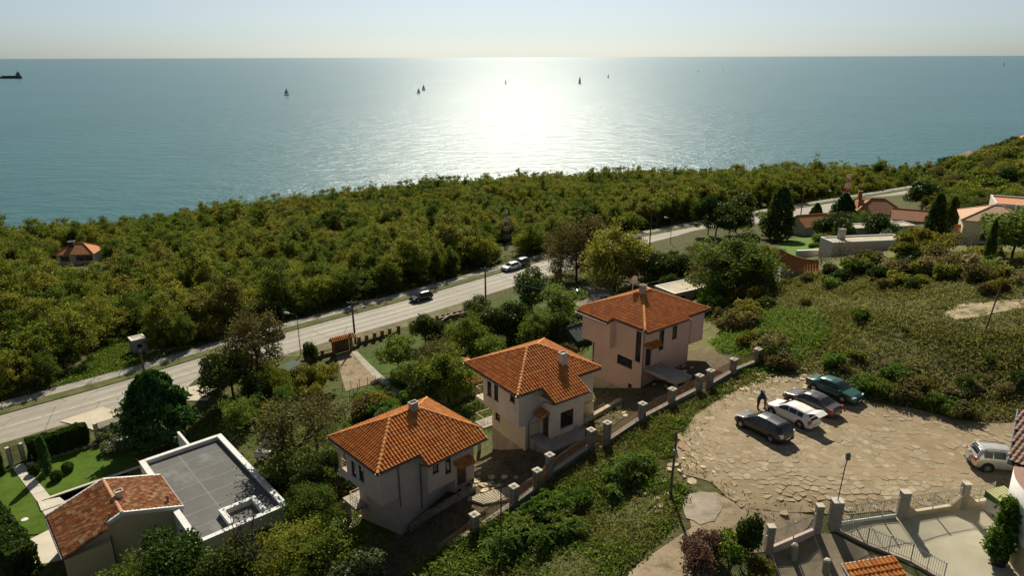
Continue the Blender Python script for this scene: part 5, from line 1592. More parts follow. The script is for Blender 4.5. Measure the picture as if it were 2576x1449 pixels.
# ------------------------------------------------------------------ round white house at the right edge
def round_house():
    zb = -.45
    c = Vector((32.9, 32.6, zb))
    r = empty('round_house', tuple(c), 0, 'white house with rounded wall and brown tiled eave cut by the right edge', 'house')
    R = 4.0
    MB().lathe([(R, 1.9), (R + .06, 2.2), (R + .2, 2.9), (R + .42, 3.9), (R + .45, 5.4)], 48).build('wall', WHITE, r, None, True)
    MB().lathe([(R - .12, 0), (R - .12, 1.5), (R - .1, 1.7), (R - .01, 1.898)], 48).build('stone_base', M('sand_stone', (0.42, 0.35, 0.23), .9, .15, 2, bmp=.3), r, None, True)
    # arched door
    d = MB(); a0 = math.radians(214)
    X = Vector((math.cos(a0), math.sin(a0), 0)); Y = Vector((-X.y, X.x, 0))
    arch = [(-.6, 0), (.6, 0), (.6, 1.3)] + [(.6*math.cos(t), 1.3 + .5*math.sin(t)) for t in np.linspace(.3, math.pi - .3, 6)] + [(-.6, 1.3)]
    n = len(arch); o = R - .11
    d.add([tuple(X*o + Y*a + Vector((0, 0, z))) for a, z in arch] + [tuple(X*(o + .05) + Y*a + Vector((0, 0, z))) for a, z in arch], [tuple(range(n, 2*n)), tuple(range(n - 1, -1, -1))] + [(i, (i + 1) % n, n + (i + 1) % n, n + i) for i in range(n)])
    dd = d.build('door', WOOD_D, r)
    f = MB(); f.tube([tuple(X*(o + .06) + Y*a*1.12 + Vector((0, 0, z*1.03))) for a, z in arch[1:]], .06, 6); f.build('arch', M('arch_stone', (0.55, 0.46, 0.32), .9, .15), dd)
    MB().prism([tuple((X*(R + q) + Y*s)[:2]) for q, s in ((-.3, -1.2), (.5, -1.2), (.5, 1.2), (-.3, 1.2))], -.2, .12).build('doorstep', COPING, r)
    MB().lathe([(R + .44, 5.402), (.05, 6.3)], 48).build('cone_roof', TILEB, r)
    # eave: a tiled slope carried over the wall
    A_, B_, G_ = at(2539, 1160, 5.05) - c, at(2564, 1032, 6.5) - c, at(2640, 1200, 5.05) - c
    e = A_.z; A0 = (A_.x, A_.y); dv = Vector((G_.x - A_.x, G_.y - A_.y)); L_ = dv.length; dv.normalize(); nv = Vector((-dv.y, dv.x))
    up = Vector((B_.x - A_.x, B_.y - A_.y)).dot(nv); t = (B_.z - A_.z)/up
    sk = Vector((B_.x - A_.x, B_.y - A_.y)).dot(dv)
    Q = lambda a, b_: (A0[0] + dv.x*a + nv.x*b_, A0[1] + dv.y*a + nv.y*b_)
    poly = [Q(0, 0), Q(L_ + 4, 0), Q(L_ + 4, up), Q(sk, up)]
    zf = lambda x, y: e + t*((x - A0[0])*nv.x + (y - A0[1])*nv.y)
    ev = MB(); ev.prism(poly, lambda x, y: zf(x, y) - .2, lambda x, y: zf(x, y))
    roof = ev.build('roof', M('dark_soffit', (0.04, 0.035, 0.035), .7, .2), r)
    lay_tiles(roof, [(poly, A0, dv, zf)], tile_mesh('roof_tile', .30, .46, .06, TILEB), .29, .38, 300, seed=5)
    MB().tube([(*Q(-.05, -.08), e - .1), (*Q(L_ + 4, -.08), e - .1)], .08, 8).build('gutter', FRAME_D, r)
    MB().tube([(*Q(-.05, 0), e), (*Q(sk - .05, up), zf(*Q(sk, up)))], .07, 6).build('verge', GUTTER, r)
round_house()
# tiled peak at the bottom edge
def low_roof():
    p = at(2205, 1475, .2)
    r = empty('porch', tuple(p), math.radians(12), 'orange tiled porch roof with white verge at the bottom edge', 'porch')
    h = .9
    m = MB(); m.add([(-1.6, -1.5, 0), (1.6, -1.5, 0), (1.6, .9, h), (-1.6, .9, h), (-1.6, -1.5, -.2), (1.6, -1.5, -.2), (1.6, .9, h - .2), (-1.6, .9, h - .2)], [(0, 1, 2, 3), (7, 6, 5, 4), (0, 4, 5, 1), (1, 5, 6, 2), (2, 6, 7, 3), (3, 7, 4, 0)])
    roof = m.build('roof', DECK, r)
    lay_tiles(roof, [([(-1.6, -1.5), (1.6, -1.5), (1.6, .9), (-1.6, .9)], (-1.6, -1.5), (1, 0), lambda x, y: (y + 1.5)*h/2.4)], TM, seed=8)
    MB().tube([(-1.66, -1.5, .05), (-1.66, .9, h + .05), ], .05, 6).tube([(-1.66, .96, h + .04), (1.66, .96, h + .04)], .05, 6).build('verge', COPING, r)
    q = MB()
    for x in (-1.4, 1.3): q.box(x, x + .12, .6, .72, -2.4, h - .3)
    for x in (-1.4, 1.3): q.box(x, x + .12, -1.3, -1.18, -2.4, -.12)
    q.build('post', WOOD_D, r)
low_roof()
# ------------------------------------------------------------------ vehicles
def paint_mat(name, col, metal=.4, rough=.3):
    m, nt, p = newmat(name)
    nt.links.new(ramp(nt, noise(nt, 3, 3), [(.3, tuple(c*.93 for c in col)), (.7, tuple(min(1, c*1.07) for c in col))]), p.inputs['Base Color'])
    p.inputs['Metallic'].default_value = metal; p.inputs['Roughness'].default_value = rough
    p.inputs['Coat Weight'].default_value = .45; p.inputs['Coat Roughness'].default_value = .08
    return m
TYRE = M('tyre', (0.018, 0.018, 0.018), .85, .2); RIM = M('wheel_rim', (0.45, 0.45, 0.45), .35, .1, metal=.8)
CGLASS = M('car_glass', (0.015, 0.018, 0.02), .05, .2, spec=.6); BLACKP = M('black_plastic', (0.015, 0.015, 0.016), .6, .1)
RED = M('tail_red', (0.42, 0.02, 0.015), .3, .1, coat=.5); CLEARL = M('headlamp', (0.55, 0.55, 0.55), .15, .1, spec=.6); PLATE = M('number_plate', (0.62, 0.62, 0.60), .5, .05)
PROF = {   # x fraction from the tail, shoulder height, top height, half-width factor, top half-width factor
 'hatch': (4.2, 1.76, 1.47, [(0, .62, .66, .86, .8), (.015, .80, .86, .93, .8), (.04, .92, 1.0, .97, .76), (.10, .95, 1.34, 1, .68), (.16, .95, 1.42, 1, .70), (.40, .94, 1.47, 1, .71), (.55, .93, 1.43, 1, .69), (.62, .92, 1.32, 1, .69), (.76, .91, .96, 1, .78), (.80, .89, .92, .99, .80), (.93, .78, .82, .95, .78), (.985, .62, .66, .86, .7), (1, .45, .5, .76, .6)], (.16, .055, .58, .75)),
 'mpv': (4.44, 1.79, 1.62, [(0, .66, .70, .86, .8), (.012, .86, .92, .93, .8), (.03, .98, 1.1, .97, .76), (.085, 1.02, 1.50, 1, .69), (.14, 1.02, 1.57, 1, .71), (.38, 1.0, 1.62, 1, .72), (.54, .98, 1.57, 1, .70), (.60, .97, 1.46, 1, .70), (.79, .94, .98, 1, .78), (.83, .92, .95, .99, .80), (.94, .80, .84, .95, .78), (.985, .62, .66, .86, .7), (1, .45, .5, .76, .6)], (.13, .04, .56, .78)),
 'sedan': (4.6, 1.78, 1.45, [(0, .60, .64, .84, .76), (.012, .82, .88, .92, .8), (.03, .93, .98, .96, .8), (.10, .95, 1.0, .99, .79), (.14, .95, 1.03, 1, .77), (.27, .95, 1.36, 1, .67), (.34, .95, 1.42, 1, .69), (.48, .94, 1.45, 1, .70), (.57, .93, 1.40, 1, .69), (.61, .92, 1.33, 1, .69), (.74, .91, .95, 1, .78), (.80, .88, .91, .99, .80), (.93, .76, .80, .95, .78), (.985, .60, .64, .86, .7), (1, .44, .5, .76, .6)], (.28, .14, .58, .735)),
 'suv': (4.4, 1.82, 1.70, [(0, .80, .84, .88, .82), (.012, .95, 1.0, .95, .82), (.03, 1.08, 1.2, .98, .78), (.07, 1.10, 1.60, 1, .70), (.12, 1.10, 1.67, 1, .72), (.38, 1.09, 1.70, 1, .73), (.54, 1.07, 1.65, 1, .71), (.60, 1.06, 1.54, 1, .71), (.74, 1.03, 1.08, 1, .80), (.80, 1.0, 1.03, .99, .82), (.94, .90, .94, .96, .80), (.985, .70, .74, .88, .72), (1, .5, .55, .8, .62)], (.11, .03, .56, .73)),
 'offroad': (3.9, 1.70, 1.92, [(0, .95, 1.0, .95, .9), (.01, 1.1, 1.7, .97, .86), (.05, 1.12, 1.9, 1, .87), (.5, 1.12, 1.92, 1, .87), (.56, 1.12, 1.84, 1, .86), (.63, 1.10, 1.14, 1, .88), (.66, 1.08, 1.11, 1, .9), (.95, 1.05, 1.08, .98, .9), (.98, .95, 1.0, .96, .86), (1, .6, .65, .92, .8)], (.05, .01, .53, .63)),
}
def car(kind, rear, front, body, label, name='parked_car', wb=None, near_left=True, z=None, gate=False, spare=False, roofbars=False, rim=None, group=None, lights=True):
    """rear/front: ground points of the two wheels on the side we see; near_left: that side is the car's left side"""
    L, Wd, Ht, st, (rw0, rw1, ws0, ws1) = PROF[kind]
    d = (front - rear); d.z = 0; d.normalize()
    lat = Vector((-d.y, d.x, 0))            # car's left
    wbase = wb or L*.6
    xr = L*.195
    c = rear - d*xr + d*L/2 + (lat*(-Wd/2 + .1) if near_left else lat*(Wd/2 - .1))
    e = empty(name, (c.x, c.y, rear.z if z is None else z), math.atan2(d.y, d.x), label, 'car', group)
    cl = .19 if kind in ('hatch', 'sedan', 'mpv') else .3
    fx = np.array([s[0] for s in st]); xs = np.unique(np.concatenate([np.linspace(0, 1, 34), fx]))
    I = lambda k: np.interp(xs, fx, [s[k] for s in st])
    zs, zt, wf, tf = I(1), I(2), I(3)*Wd/2, I(4)*Wd/2
    mb = MB(); sec = []
    n = 0
    for i, x in enumerate(xs):
        X = x*L - L/2; w = wf[i]
        zb = cl + .12*max(0, (.06 - x)/.06) + .10*max(0, (x - .94)/.06)
        half = [(0, zb), (w*.86, zb), (w*.97, zb + .10), (w, zb + .3 if zb + .3 < zs[i] - .12 else (zb + zs[i])/2), (w*.995, zs[i] - .10), (w*.955, zs[i]), (tf[i] + .03, zt[i] - .07 if zt[i] - zs[i] > .15 else zt[i] - .012), (tf[i]*.82, zt[i] - .008), (0, zt[i] + .012)]
        ring = [(X, y, zz) for y, zz in half] + [(X, -y, zz) for y, zz in half[-2:0:-1]]
        sec.append(ring)
    m = len(sec[0]); V = [p for r_ in sec for p in r_]
    Fs = [(i*m + k, (i + 1)*m + k, (i + 1)*m + (k + 1) % m, i*m + (k + 1) % m) for i in range(len(xs) - 1) for k in range(m)]
    Fs += [tuple(range(m)), tuple(range((len(xs) - 1)*m + m - 1, (len(xs) - 1)*m - 1, -1))]
    if gate:   # open tailgate: rear faces left out, a black sheet fills in the shade
        Fs = [f for f in Fs if not (all(V[k][0] < L*.03 - L/2 + .08 and V[k][2] > .78 and abs(V[k][1]) < Wd*.40 for k in f))]
    mb.add(V, Fs)
    bo = mb.build('body', body, e, None, True)
    bm = bmesh.new(); bm.from_mesh(bo.data); bmesh.ops.recalc_face_normals(bm, faces=bm.faces); bm.to_mesh(bo.data); bm.free()
    S = lambda x, k: np.interp(x, xs, {'zs': zs, 'zt': zt, 'w': wf, 't': tf}[k])
    def strip_pane(x0, x1, y0, y1, nm, mat=CGLASS, n=5, off=.012):
        q = MB(); pts = []
        for k in range(n + 1):
            x = x0 + (x1 - x0)*k/n
            sl = (S(min(1, x + .01), 'zt') - S(max(0, x - .01), 'zt'))/(.02*L)
            nn = Vector((-sl, 0, 1)).normalized()*off
            for f in (-1, -.5, 0, .5, 1):
                yy = f*S(x, 't')*(y0 + (y1 - y0)*k/n)
                pts.append((x*L - L/2 + nn.x, yy, S(x, 'zt') + .012*(1 - abs(f)) - .006*abs(f) + nn.z))
        q.add(pts, [(k*5 + j, k*5 + j + 1, (k + 1)*5 + j + 1, (k + 1)*5 + j) for k in range(n) for j in range(4)])
        return q.build(nm, mat, e, None, True)
    strip_pane(ws0 + .01, ws1 - .005, .80, .88, 'windscreen')
    if not gate: strip_pane(rw1 + .006, rw0 - .01, .84, .78, 'rear_window')
    # side windows between the pillars
    gx0, gx1 = rw0 + .0, ws1 - .035
    cuts = [gx0, gx0 + (gx1 - gx0)*.24, gx0 + (gx1 - gx0)*.56, gx1]
    for s in (1, -1):
        for a, b in zip(cuts[:-1], cuts[1:]):
            q = MB(); a, b = a + .008, b - .008; pts = []
            for k in range(5):
                x = a + (b - a)*k/4
                p0 = Vector((0, S(x, 'w')*.955, S(x, 'zs'))); p1 = Vector((0, S(x, 't') + .03, S(x, 'zt') - .07))
                lo, hi = p0.lerp(p1, .10), p0.lerp(p1, .93)
                if S(x, 'zt') - S(x, 'zs') < .2: hi = lo + Vector((0, 0, .02))
                o = .010
                for p in (lo, hi): pts.append((x*L - L/2, s*(p.y + o), p.z))
            q.add(pts, [(2*k, 2*k + 2, 2*k + 3, 2*k + 1) for k in range(4)])
            q.build('side_window', CGLASS, e)
        mr = MB(); xm = ws1 - .03
        ym = S(xm, 'w')
        mr.bbox(xm*L - L/2 - .08, xm*L - L/2 + .06, min(s*(ym - .02), s*(ym + .17)), max(s*(ym - .02), s*(ym + .17)), S(xm, 'zs') - .0, S(xm, 'zs') + .14, .02)
        mr.build('mirror', body, e)
    R = .33 if kind not in ('suv', 'offroad') else .37
    wm = MB(); wm.tube([(0, -.10, 0), (0, .10, 0)], R, 18)
    rm = MB()
    rm.tube([(0, -.105, 0), (0, -.102, 0)], R*.64, 14)
    rimm = MB()
    for k in range(7):
        a = 2*math.pi*k/7
        rimm.hull8([(math.cos(a + da)*rr, yy, math.sin(a + da)*rr) for yy in (.104, .116) for rr, da in ((.05, -.5), (R*.64, -.13), (R*.64, .13), (.05, .5))])
    rimm.tube([(0, .103, 0), (0, .12, 0)], R*.2, 10)
    for x in (xr, xr + wbase):
        for s in (1, -1):
            am = MB(); am.tube([(x - L/2, s*(Wd/2 - .28), R + .02), (x - L/2, s*(Wd/2 + .003), R + .02)], R + .075, 18); am.build('wheel_arch', BLACKP, e)
            w = wm.build('wheel', TYRE, e, Matrix.Translation((x - L/2, s*(Wd/2 - .085), R)) @ Matrix.Rotation(0 if s > 0 else math.pi, 4, 'Z'))
            hb = MB(); hb.tube([(0, .100, 0), (0, .1015, 0)], R*.66, 14); hb.build('hub', BLACKP, w)
            rimm.build('rim', RIM, w)
    if lights:
        for s in (1, -1):
            h = MB(); x = .955; h.hull8([(x*L - L/2 + a, s*y, zz) for zz in (.60 + (.1 if kind in ('suv', 'offroad') else 0), .75 + (.1 if kind in ('suv', 'offroad') else 0)) for a, y in ((-.12, Wd*.475), (.03, Wd*.455), (.13, Wd*.26), (-.05, Wd*.28))])
            h.build('headlight', CLEARL, e)
            t = MB(); zz = S(.03, 'zs'); t.hull8([(-L/2 + a, s*y, q) for q in (zz - .27, zz + .03) for a, y in ((.20, Wd*.487), (.02, Wd*.462), (-.012, Wd*.33), (.14, Wd*.34))])
            t.build('taillight', RED if not (kind == 'mpv') else CLEARL, e)
        bp = MB(); bp.bbox(-L/2 - .03, -L/2 + .1, -Wd*.42, Wd*.42, .28, .46, .03); bp.build('bumper', BLACKP if kind in ('mpv', 'suv') else body, e)
        bp = MB(); bp.bbox(L/2 - .12, L/2 + .02, -Wd*.36, Wd*.36, .26, .42, .03); bp.build('bumper', BLACKP, e)
        MB().box(-L/2 - .04, -L/2 - .032, -.26, .26, .47, .58).build('number_plate', PLATE, e)
        MB().box(L/2 + .022, L/2 + .03, -.26, .26, .36, .47).build('number_plate', PLATE, e)
    if gate:
        g = MB(); hz = S(.12, 'zt')
        P = [(.11*L - L/2, 0, hz), (.11*L - L/2 - .55, 0, hz + .22), (.11*L - L/2 - 1.0, 0, hz + .08)]
        for (x0, _, z0), (x1, _, z1) in zip(P[:-1], P[1:]):
            g.hull8([(x0, -.58, z0 - .05), (x1, -.55, z1 - .05), (x1, .55, z1 - .05), (x0, .58, z0 - .05), (x0, -.58, z0), (x1, -.55, z1), (x1, .55, z1), (x0, .58, z0)])
        g.build('tailgate', body, e)
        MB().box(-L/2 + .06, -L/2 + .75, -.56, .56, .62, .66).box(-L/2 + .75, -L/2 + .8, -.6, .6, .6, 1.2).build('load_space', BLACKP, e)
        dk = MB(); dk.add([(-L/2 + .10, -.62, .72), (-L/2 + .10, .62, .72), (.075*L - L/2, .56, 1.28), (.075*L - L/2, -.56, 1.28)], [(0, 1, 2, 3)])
        dk.build('load_shade_sheet', BLACKP, e)  # black sheet standing in for the shade inside the load space
    if spare:
        MB().tube([(-L/2 - .2, .05, .92), (-L/2 - .02, .05, .92)], .36, 18).build('spare_wheel_cover', body, e)
    if roofbars:
        for s in (1, -1): MB().tube([(.14*L - L/2, s*.56, S(.14, 'zt') + .0), (.2*L - L/2, s*.57, S(.2, 'zt') + .06), (.5*L - L/2, s*.57, S(.5, 'zt') + .05), (.56*L - L/2, s*.56, S(.56, 'zt') - .02)], .022, 6).build('roof_bar', BLACKP, e)
    return e
C6 = lambda x, y: gnd(1819.7 + x*.15357, 923.1 + y*.15357)
car('mpv', C6(775, 1245), C6(280, 990), paint_mat('black_paint', (0.010, 0.010, 0.011), 0, .35), 'black people carrier parked nearest the stone paving', wb=2.78)
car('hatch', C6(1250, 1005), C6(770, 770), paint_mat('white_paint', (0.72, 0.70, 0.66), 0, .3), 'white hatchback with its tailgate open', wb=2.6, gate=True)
car('sedan', C6(1590, 822), C6(1085, 590), paint_mat('grey_paint', (0.09, 0.075, 0.075), .6, .3), 'dark grey saloon between white and green cars', wb=2.75)
car('sedan', C6(1480, 395), C6(2030, 640), paint_mat('green_paint', (0.018, 0.085, 0.062), .3, .3), 'dark green saloon facing the opposite way at the end of the row', wb=2.65, near_left=False)
car('suv', gnd(2480, 1189), gnd(2577, 1196), paint_mat('silver_paint', (0.60, 0.585, 0.53), .5, .3), 'silver off-road car with covered spare wheel by the round white house', wb=2.66, near_left=False, spare=True, roofbars=True)
def road_car(kind, u, v, body, label, back=False, **k):
    p = at(u, v, -11.93)
    i = int(np.argmin(((mid - np.array([p.x, p.y]))**2).sum(1))); t = Vector((tan[i][0], tan[i][1], 0))
    if not back: t = -t
    return car(kind, p - t*1.3, p + t*1.3, body, label, name='car', z=-11.92, **k)
road_car('hatch', 1066, 757, paint_mat('dark_paint', (0.012, 0.018, 0.02), .4, .25), 'black hatchback driving along the road', near_left=True)
road_car('hatch', 687, 856, MATS['white_paint'], 'white car on the road half hidden by the tall tree')
road_car('sedan', 640, 872, paint_mat('pale_paint', (0.42, 0.44, 0.42), .5, .3), 'pale car on the road behind the dark double tree')
road_car('hatch', 1292, 680, paint_mat('blue_white_paint', (0.55, 0.58, 0.60), .2, .25), 'pale car on the road above the roadside walnut tree')
road_car('mpv', 1316, 671, MATS['black_paint'], 'dark car following behind the pale one on the road')
a, b = gnd(1452, 742), gnd(1478, 746)
car('hatch', a, b, MATS['dark_paint'], 'black car parked in the shade behind the pink villa')
a, b = gnd(1505, 762), gnd(1532, 756)
car('suv', a, b, MATS['blue_white_paint'], 'white car parked in the yard behind the pink villa')
p = gnd(690, 1152)
car('offroad', p + Vector((.4, 2.0, 0)), p, paint_mat('khaki_paint', (0.10, 0.11, 0.10), .2, .45), 'old grey off-road car standing under the brown tree', near_left=True)
# ------------------------------------------------------------------ people
def person(loc, rz, jacket, trousers, hair, label, bend=.35):
    """one skinned body: trousers, jacket and skin are material zones of a single mesh"""
    J = {}
    E = []
    def jn(n, x, y, z, r, par=None):
        J[n] = (Vector((x, y, z)), r*(1.25 if r > .045 else 1.05))
        if par: E.append((par, n))
    hx = .0
    s = math.sin(bend); c = math.cos(bend)
    T_ = lambda up, out=0: (hx + s*up, .92 + c*up)
    jn('pelvis', hx, 0, .92, .135)
    x, z = T_(.22); jn('waist', x, 0, z, .13, 'pelvis')
    x, z = T_(.45); jn('chest', x, 0, z, .155, 'waist')
    x, z = T_(.56); jn('neck', x + .02, 0, z, .06, 'chest')
    x2, z2 = x + .10, z + .07; jn('head0', x2, 0, z2, .085, 'neck')
    jn('head1', x2 + .07, 0, z2 + .10, .10, 'head0')
    jn('head2', x2 + .09, 0, z2 + .17, .07, 'head1')
    jn('nose', x2 + .17, 0, z2 + .055, .022, 'head1')
    xs_, zs_ = T_(.46)
    for k, sg in (('l', 1), ('r', -1)):
        jn('sh' + k, xs_, sg*.19, zs_ - .01, .075, 'chest')
        jn('el' + k, xs_ + .12, sg*.24, zs_ - .28, .055, 'sh' + k)
        jn('wr' + k, xs_ + .33, sg*.14, zs_ - .36, .038, 'el' + k)
        jn('pa' + k, xs_ + .41, sg*.11, zs_ - .37, .036, 'wr' + k)
        for f in range(4): jn('f%d%s' % (f, k), xs_ + .50, sg*(.085 + .02*f), zs_ - .375 - .012*f, .012, 'pa' + k)
        jn('th' + k, xs_ + .43, sg*.05, zs_ - .34, .013, 'pa' + k)
        jn('hip' + k, hx, sg*.10, .88, .105, 'pelvis')
        jn('kn' + k, hx + .02*sg, sg*.11, .48, .072, 'hip' + k)
        jn('an' + k, hx - .03 + .02*sg, sg*.12, .08, .048, 'kn' + k)
        jn('to' + k, hx + .15, sg*.13, .035, .04, 'an' + k)
    names = list(J)
    me = bpy.data.meshes.new('person'); me.from_pydata([J[n][0] for n in names], [(names.index(a), names.index(b)) for a, b in E], [])
    o = bpy.data.objects.new('person', me); COL.objects.link(o)
    m = o.modifiers.new('skin', 'SKIN'); sv = me.skin_vertices[0].data
    for i, n in enumerate(names): sv[i].radius = (J[n][1], J[n][1]); sv[i].use_root = (n == 'pelvis')
    o.modifiers.new('sub', 'SUBSURF').levels = 1
    dg = bpy.context.evaluated_depsgraph_get()
    nm = bpy.data.meshes.new_from_object(o.evaluated_get(dg))
    bpy.data.objects.remove(o)
    SK = M('skin', (0.42, 0.25, 0.17), .6, .05)
    for q in (trousers, jacket, SK, BLACKP): nm.materials.append(q)
    wrl = [J['pal'][0], J['par'][0]]
    hd = J['head1'][0]
    for p in nm.polygons:
        cc = p.center
        mi = 0 if cc.z < .93 else 1
        if cc.z < .09: mi = 3
        if any((cc - w).length < .13 for w in wrl) or (cc - hd).length < .16: mi = 2
        p.material_index = mi; p.use_smooth = True
    e = link('person', nm); e.location = loc; e.rotation_euler = (0, 0, rz); T(e, label, 'person', None)
    h = MB(); h.lathe([(.02, -.0), (.085, .02), (.108, .08), (.10, .13), (.05, .165), (.01, .17)], 10)
    ho = h.build('hair', hair, e, Matrix.Translation((x2 + .045, 0, z2 + .06)) @ Matrix.Rotation(-.25, 4, 'Y'))
    return e
pf, qf = C6(562, 694), C6(672, 690)
HAIR = M('dark_hair', (0.025, 0.02, 0.018), .7, .2); HAIRG = M('grey_hair', (0.25, 0.24, 0.24), .7, .2)
person(tuple(pf), math.radians(-5), M('navy_cloth', (0.03, 0.035, 0.055), .9, .2, 6), M('dark_jeans', (0.02, 0.024, 0.035), .9, .2, 6), HAIRG, 'person in dark blue jacket and trousers bending over beside the black car')
person(tuple(qf), math.radians(170), M('patterned_cloth', (0.05, 0.045, 0.05), .9, .5, 10), M('brown_trousers', (0.17, 0.075, 0.04), .9, .2, 6), HAIR, 'person in brown trousers and dark jacket stooping in front of the white hatchback', .45)

# ------------------------------------------------------------------ poles, lamps, wires
WOODP = M('pole_wood', (0.12, 0.085, 0.055), .9, .3, 3); CONP = M('pole_concrete', (0.13, 0.125, 0.11), .9, .15, 2); STEEL = M('pole_steel', (0.15, 0.13, 0.11), .6, .2, metal=.3)
RUST = M('rusty_steel', (0.11, 0.06, 0.035), .9, .3, 3)
def top_of(base, v):
    """height above base at which the vertical through base meets image row v"""
    lo, hi = 0, 40
    for _ in range(40):
        m_ = (lo + hi)/2
        if pix((base.x, base.y, base.z + m_))[1] > v: lo = m_
        else: hi = m_
    return lo
def pole(name, ub, vb, vt, label, mat, r=.13, lean=0.0, z=None, cross=False, cat='pole', box=False):
    p = gnd(ub, vb) if z is None else at(ub, vb, z)
    h = top_of(p, vt)
    e = empty(name, tuple(p), 0, label, cat)
    MB().tube([(0, 0, -.3), (lean*h*.5, 0, h*.5), (lean*h, 0, h)], [r, r*.85, r*.65], 8).build('shaft', mat, e)
    if cross:
        MB().box(-.7 + lean*h, .7 + lean*h, -.04, .04, h - .35, h - .25).build('crossarm', mat, e)
        for x in (-.6, 0, .6): MB().lathe([(.03, 0), (.05, .04), (.05, .12), (.02, .15)], 6, (x + lean*h, 0, h - .25)).build('insulator', FRAME_W, e)
    if box: MB().bbox(-.22, .22, -r - .28, -r + .02, 1.2, 1.75, .02).build('meter_box', FRAME_W, e)
    return e, p + Vector((lean*h, 0, h))
def lamp(ub, vb, vt, dirx, label, z=None, head=True):
    e, t = pole('street_lamp', ub, vb, vt, label, STEEL, .07, 0, z, cat='street lamp')
    h = t.z - e.location.z
    MB().tube([(0, 0, h - .05), (dirx*.3, 0, h + .25), (dirx*1.1, 0, h + .45)], .035, 6).build('arm', STEEL, e)
    MB().lathe([(.06, -.4), (.16, -.25), (.17, .15), (.09, .4)], 8).build('lamp_head', M('lamp_shell', (0.62, 0.63, 0.62), .35, .05, metal=.3), e, Matrix.Translation((dirx*1.35, 0, h + .45)) @ Matrix.Rotation(math.pi/2 - .2*dirx, 4, 'Y'))
    return e
_, tA = pole('utility_pole', 1222, 776, 672, 'tall grey utility pole by the road above the middle villa', CONP, .17, cross=True, box=True)
_, tB = pole('utility_pole', 895, 866, 757, 'leaning utility pole beside the tiled gateway', WOODP, .17, -.02, cross=True, box=True)
_, tC = pole('utility_pole', 374, 985, 882, 'wooden utility pole behind the conifer', WOODP, .15, -.03)
lamp(757, 893, 795, -1, 'street lamp with pale head beside the road left of the gateway')
lamp(1686, 616, 552, -1, 'street lamp on the far stretch of road', -12)
lamp(2092, 545, 484, -1, 'street lamp by the road in front of the villas on the right', -12)
_, tD = pole('utility_pole', 1634, 622, 515, 'dark utility pole on the near side of the far road', WOODP, .15, cross=True)
_, tE = pole('utility_pole', 2012, 558, 478, 'utility pole beside the road left of the low tiled villas', CONP, .15, box=True)
_, tF = pole('wooden_pole', 1686, 1248, 1085, 'rough wooden pole with small fitting at the left edge of the parking place', WOODP, .10, .02)
_, tG = pole('steel_pole', 1262, 1452, 1137, 'thin dark steel pole in the weeds in front of the nearest villa', RUST, .05)
_, tH = pole('rusty_pole', 2478, 832, 692, 'rusty leaning pole in the meadow', RUST, .07, .12)
_, tI = pole('utility_pole', 718, 800, 672, 'dark pole standing among the trees beyond the road', WOODP, .15, box=True)
_, tJ = pole('white_post', 2322, 516, 497, 'short white post at the roadside far right', FRAME_W, .08, z=-12)
_, tK = pole('utility_pole', 152, 745, 655, 'pale bent pole below the house in the wood', CONP, .14, .03)
e = tF
f = MB().bbox(-.12, .12, -.2, .02, -.1, .2, .02); o = f.build('pole_box', M('fitting_grey', (0.2, 0.2, 0.2), .6, .1)); o.location = tF - Vector((.06, .08, 1.5)); T(o, 'small grey box fixed to the rough wooden pole', 'box')
def wire(p, q, sag, label, r=.022):
    p, q = Vector(p), Vector(q)
    pts = [p.lerp(q, t) - Vector((0, 0, sag*4*t*(1 - t))) for t in np.linspace(0, 1, 14)]
    T(MB().tube(pts, r, 4).build('power_line', M('wire', (0.10, 0.095, 0.09), .6, .1)), label, 'cable', 'overhead cables')
farP = at(1905, 640, -4.0); farP.z = 1.5
for k, (dx, lab) in enumerate(((-.6, 'upper'), (.6, 'lower'))):
    wire(tA + Vector((dx, 0, -.25)), farP + Vector((dx, 0, -.8*k)), 2.2, lab + ' overhead cable running from the tall grey pole past the pink villa')
    wire(tB + Vector((dx, 0, -.25)), tA + Vector((dx, 0, -.25)), 1.0, lab + ' overhead cable between the two roadside poles')
wire(tC - Vector((0, 0, .2)), tB - Vector((0, 0, .3)), 1.2, 'cable from the wooden pole behind the conifer to the leaning pole')
wire(tA - Vector((0, 0, .4)), (13.5, 66.0, 4.6), 1.3, 'cable from the tall grey pole down to the pink villa')
# lattice masts
def mast(ub, vb, vt, w, colA, colB, label, z=None):
    p = gnd(ub, vb) if z is None else at(ub, vb, z); h = top_of(p, vt)
    e = empty('lattice_mast', tuple(p), .5, label, 'mast')
    n = 8
    for k in range(n):
        mb = MB(); z0, z1 = h*k/n, h*(k + 1)/n; w0, w1 = w*(1 - .6*k/n)/2, w*(1 - .6*(k + 1)/n)/2
        c0 = [(sx*w0, sy*w0, z0) for sx, sy in ((-1, -1), (1, -1), (1, 1), (-1, 1))]; c1 = [(sx*w1, sy*w1, z1) for sx, sy in ((-1, -1), (1, -1), (1, 1), (-1, 1))]
        for i in range(4):
            mb.tube([c0[i], c1[i]], .06, 4); mb.tube([c0[i], c1[(i + 1) % 4]], .04, 4); mb.tube([c1[i], c1[(i + 1) % 4]], .04, 4)
        mb.build('section', colA if k % 2 == 0 else colB, e)
    return e
mast(2123, 530, 438, 1.6, M('mast_red', (0.42, 0.07, 0.04), .7, .2), FRAME_W, 'red and white lattice mast near the villas on the right')
mast(1274, 612, 528, 1.1, STEEL, FRAME_W, 'grey lattice mast rising from the wood')
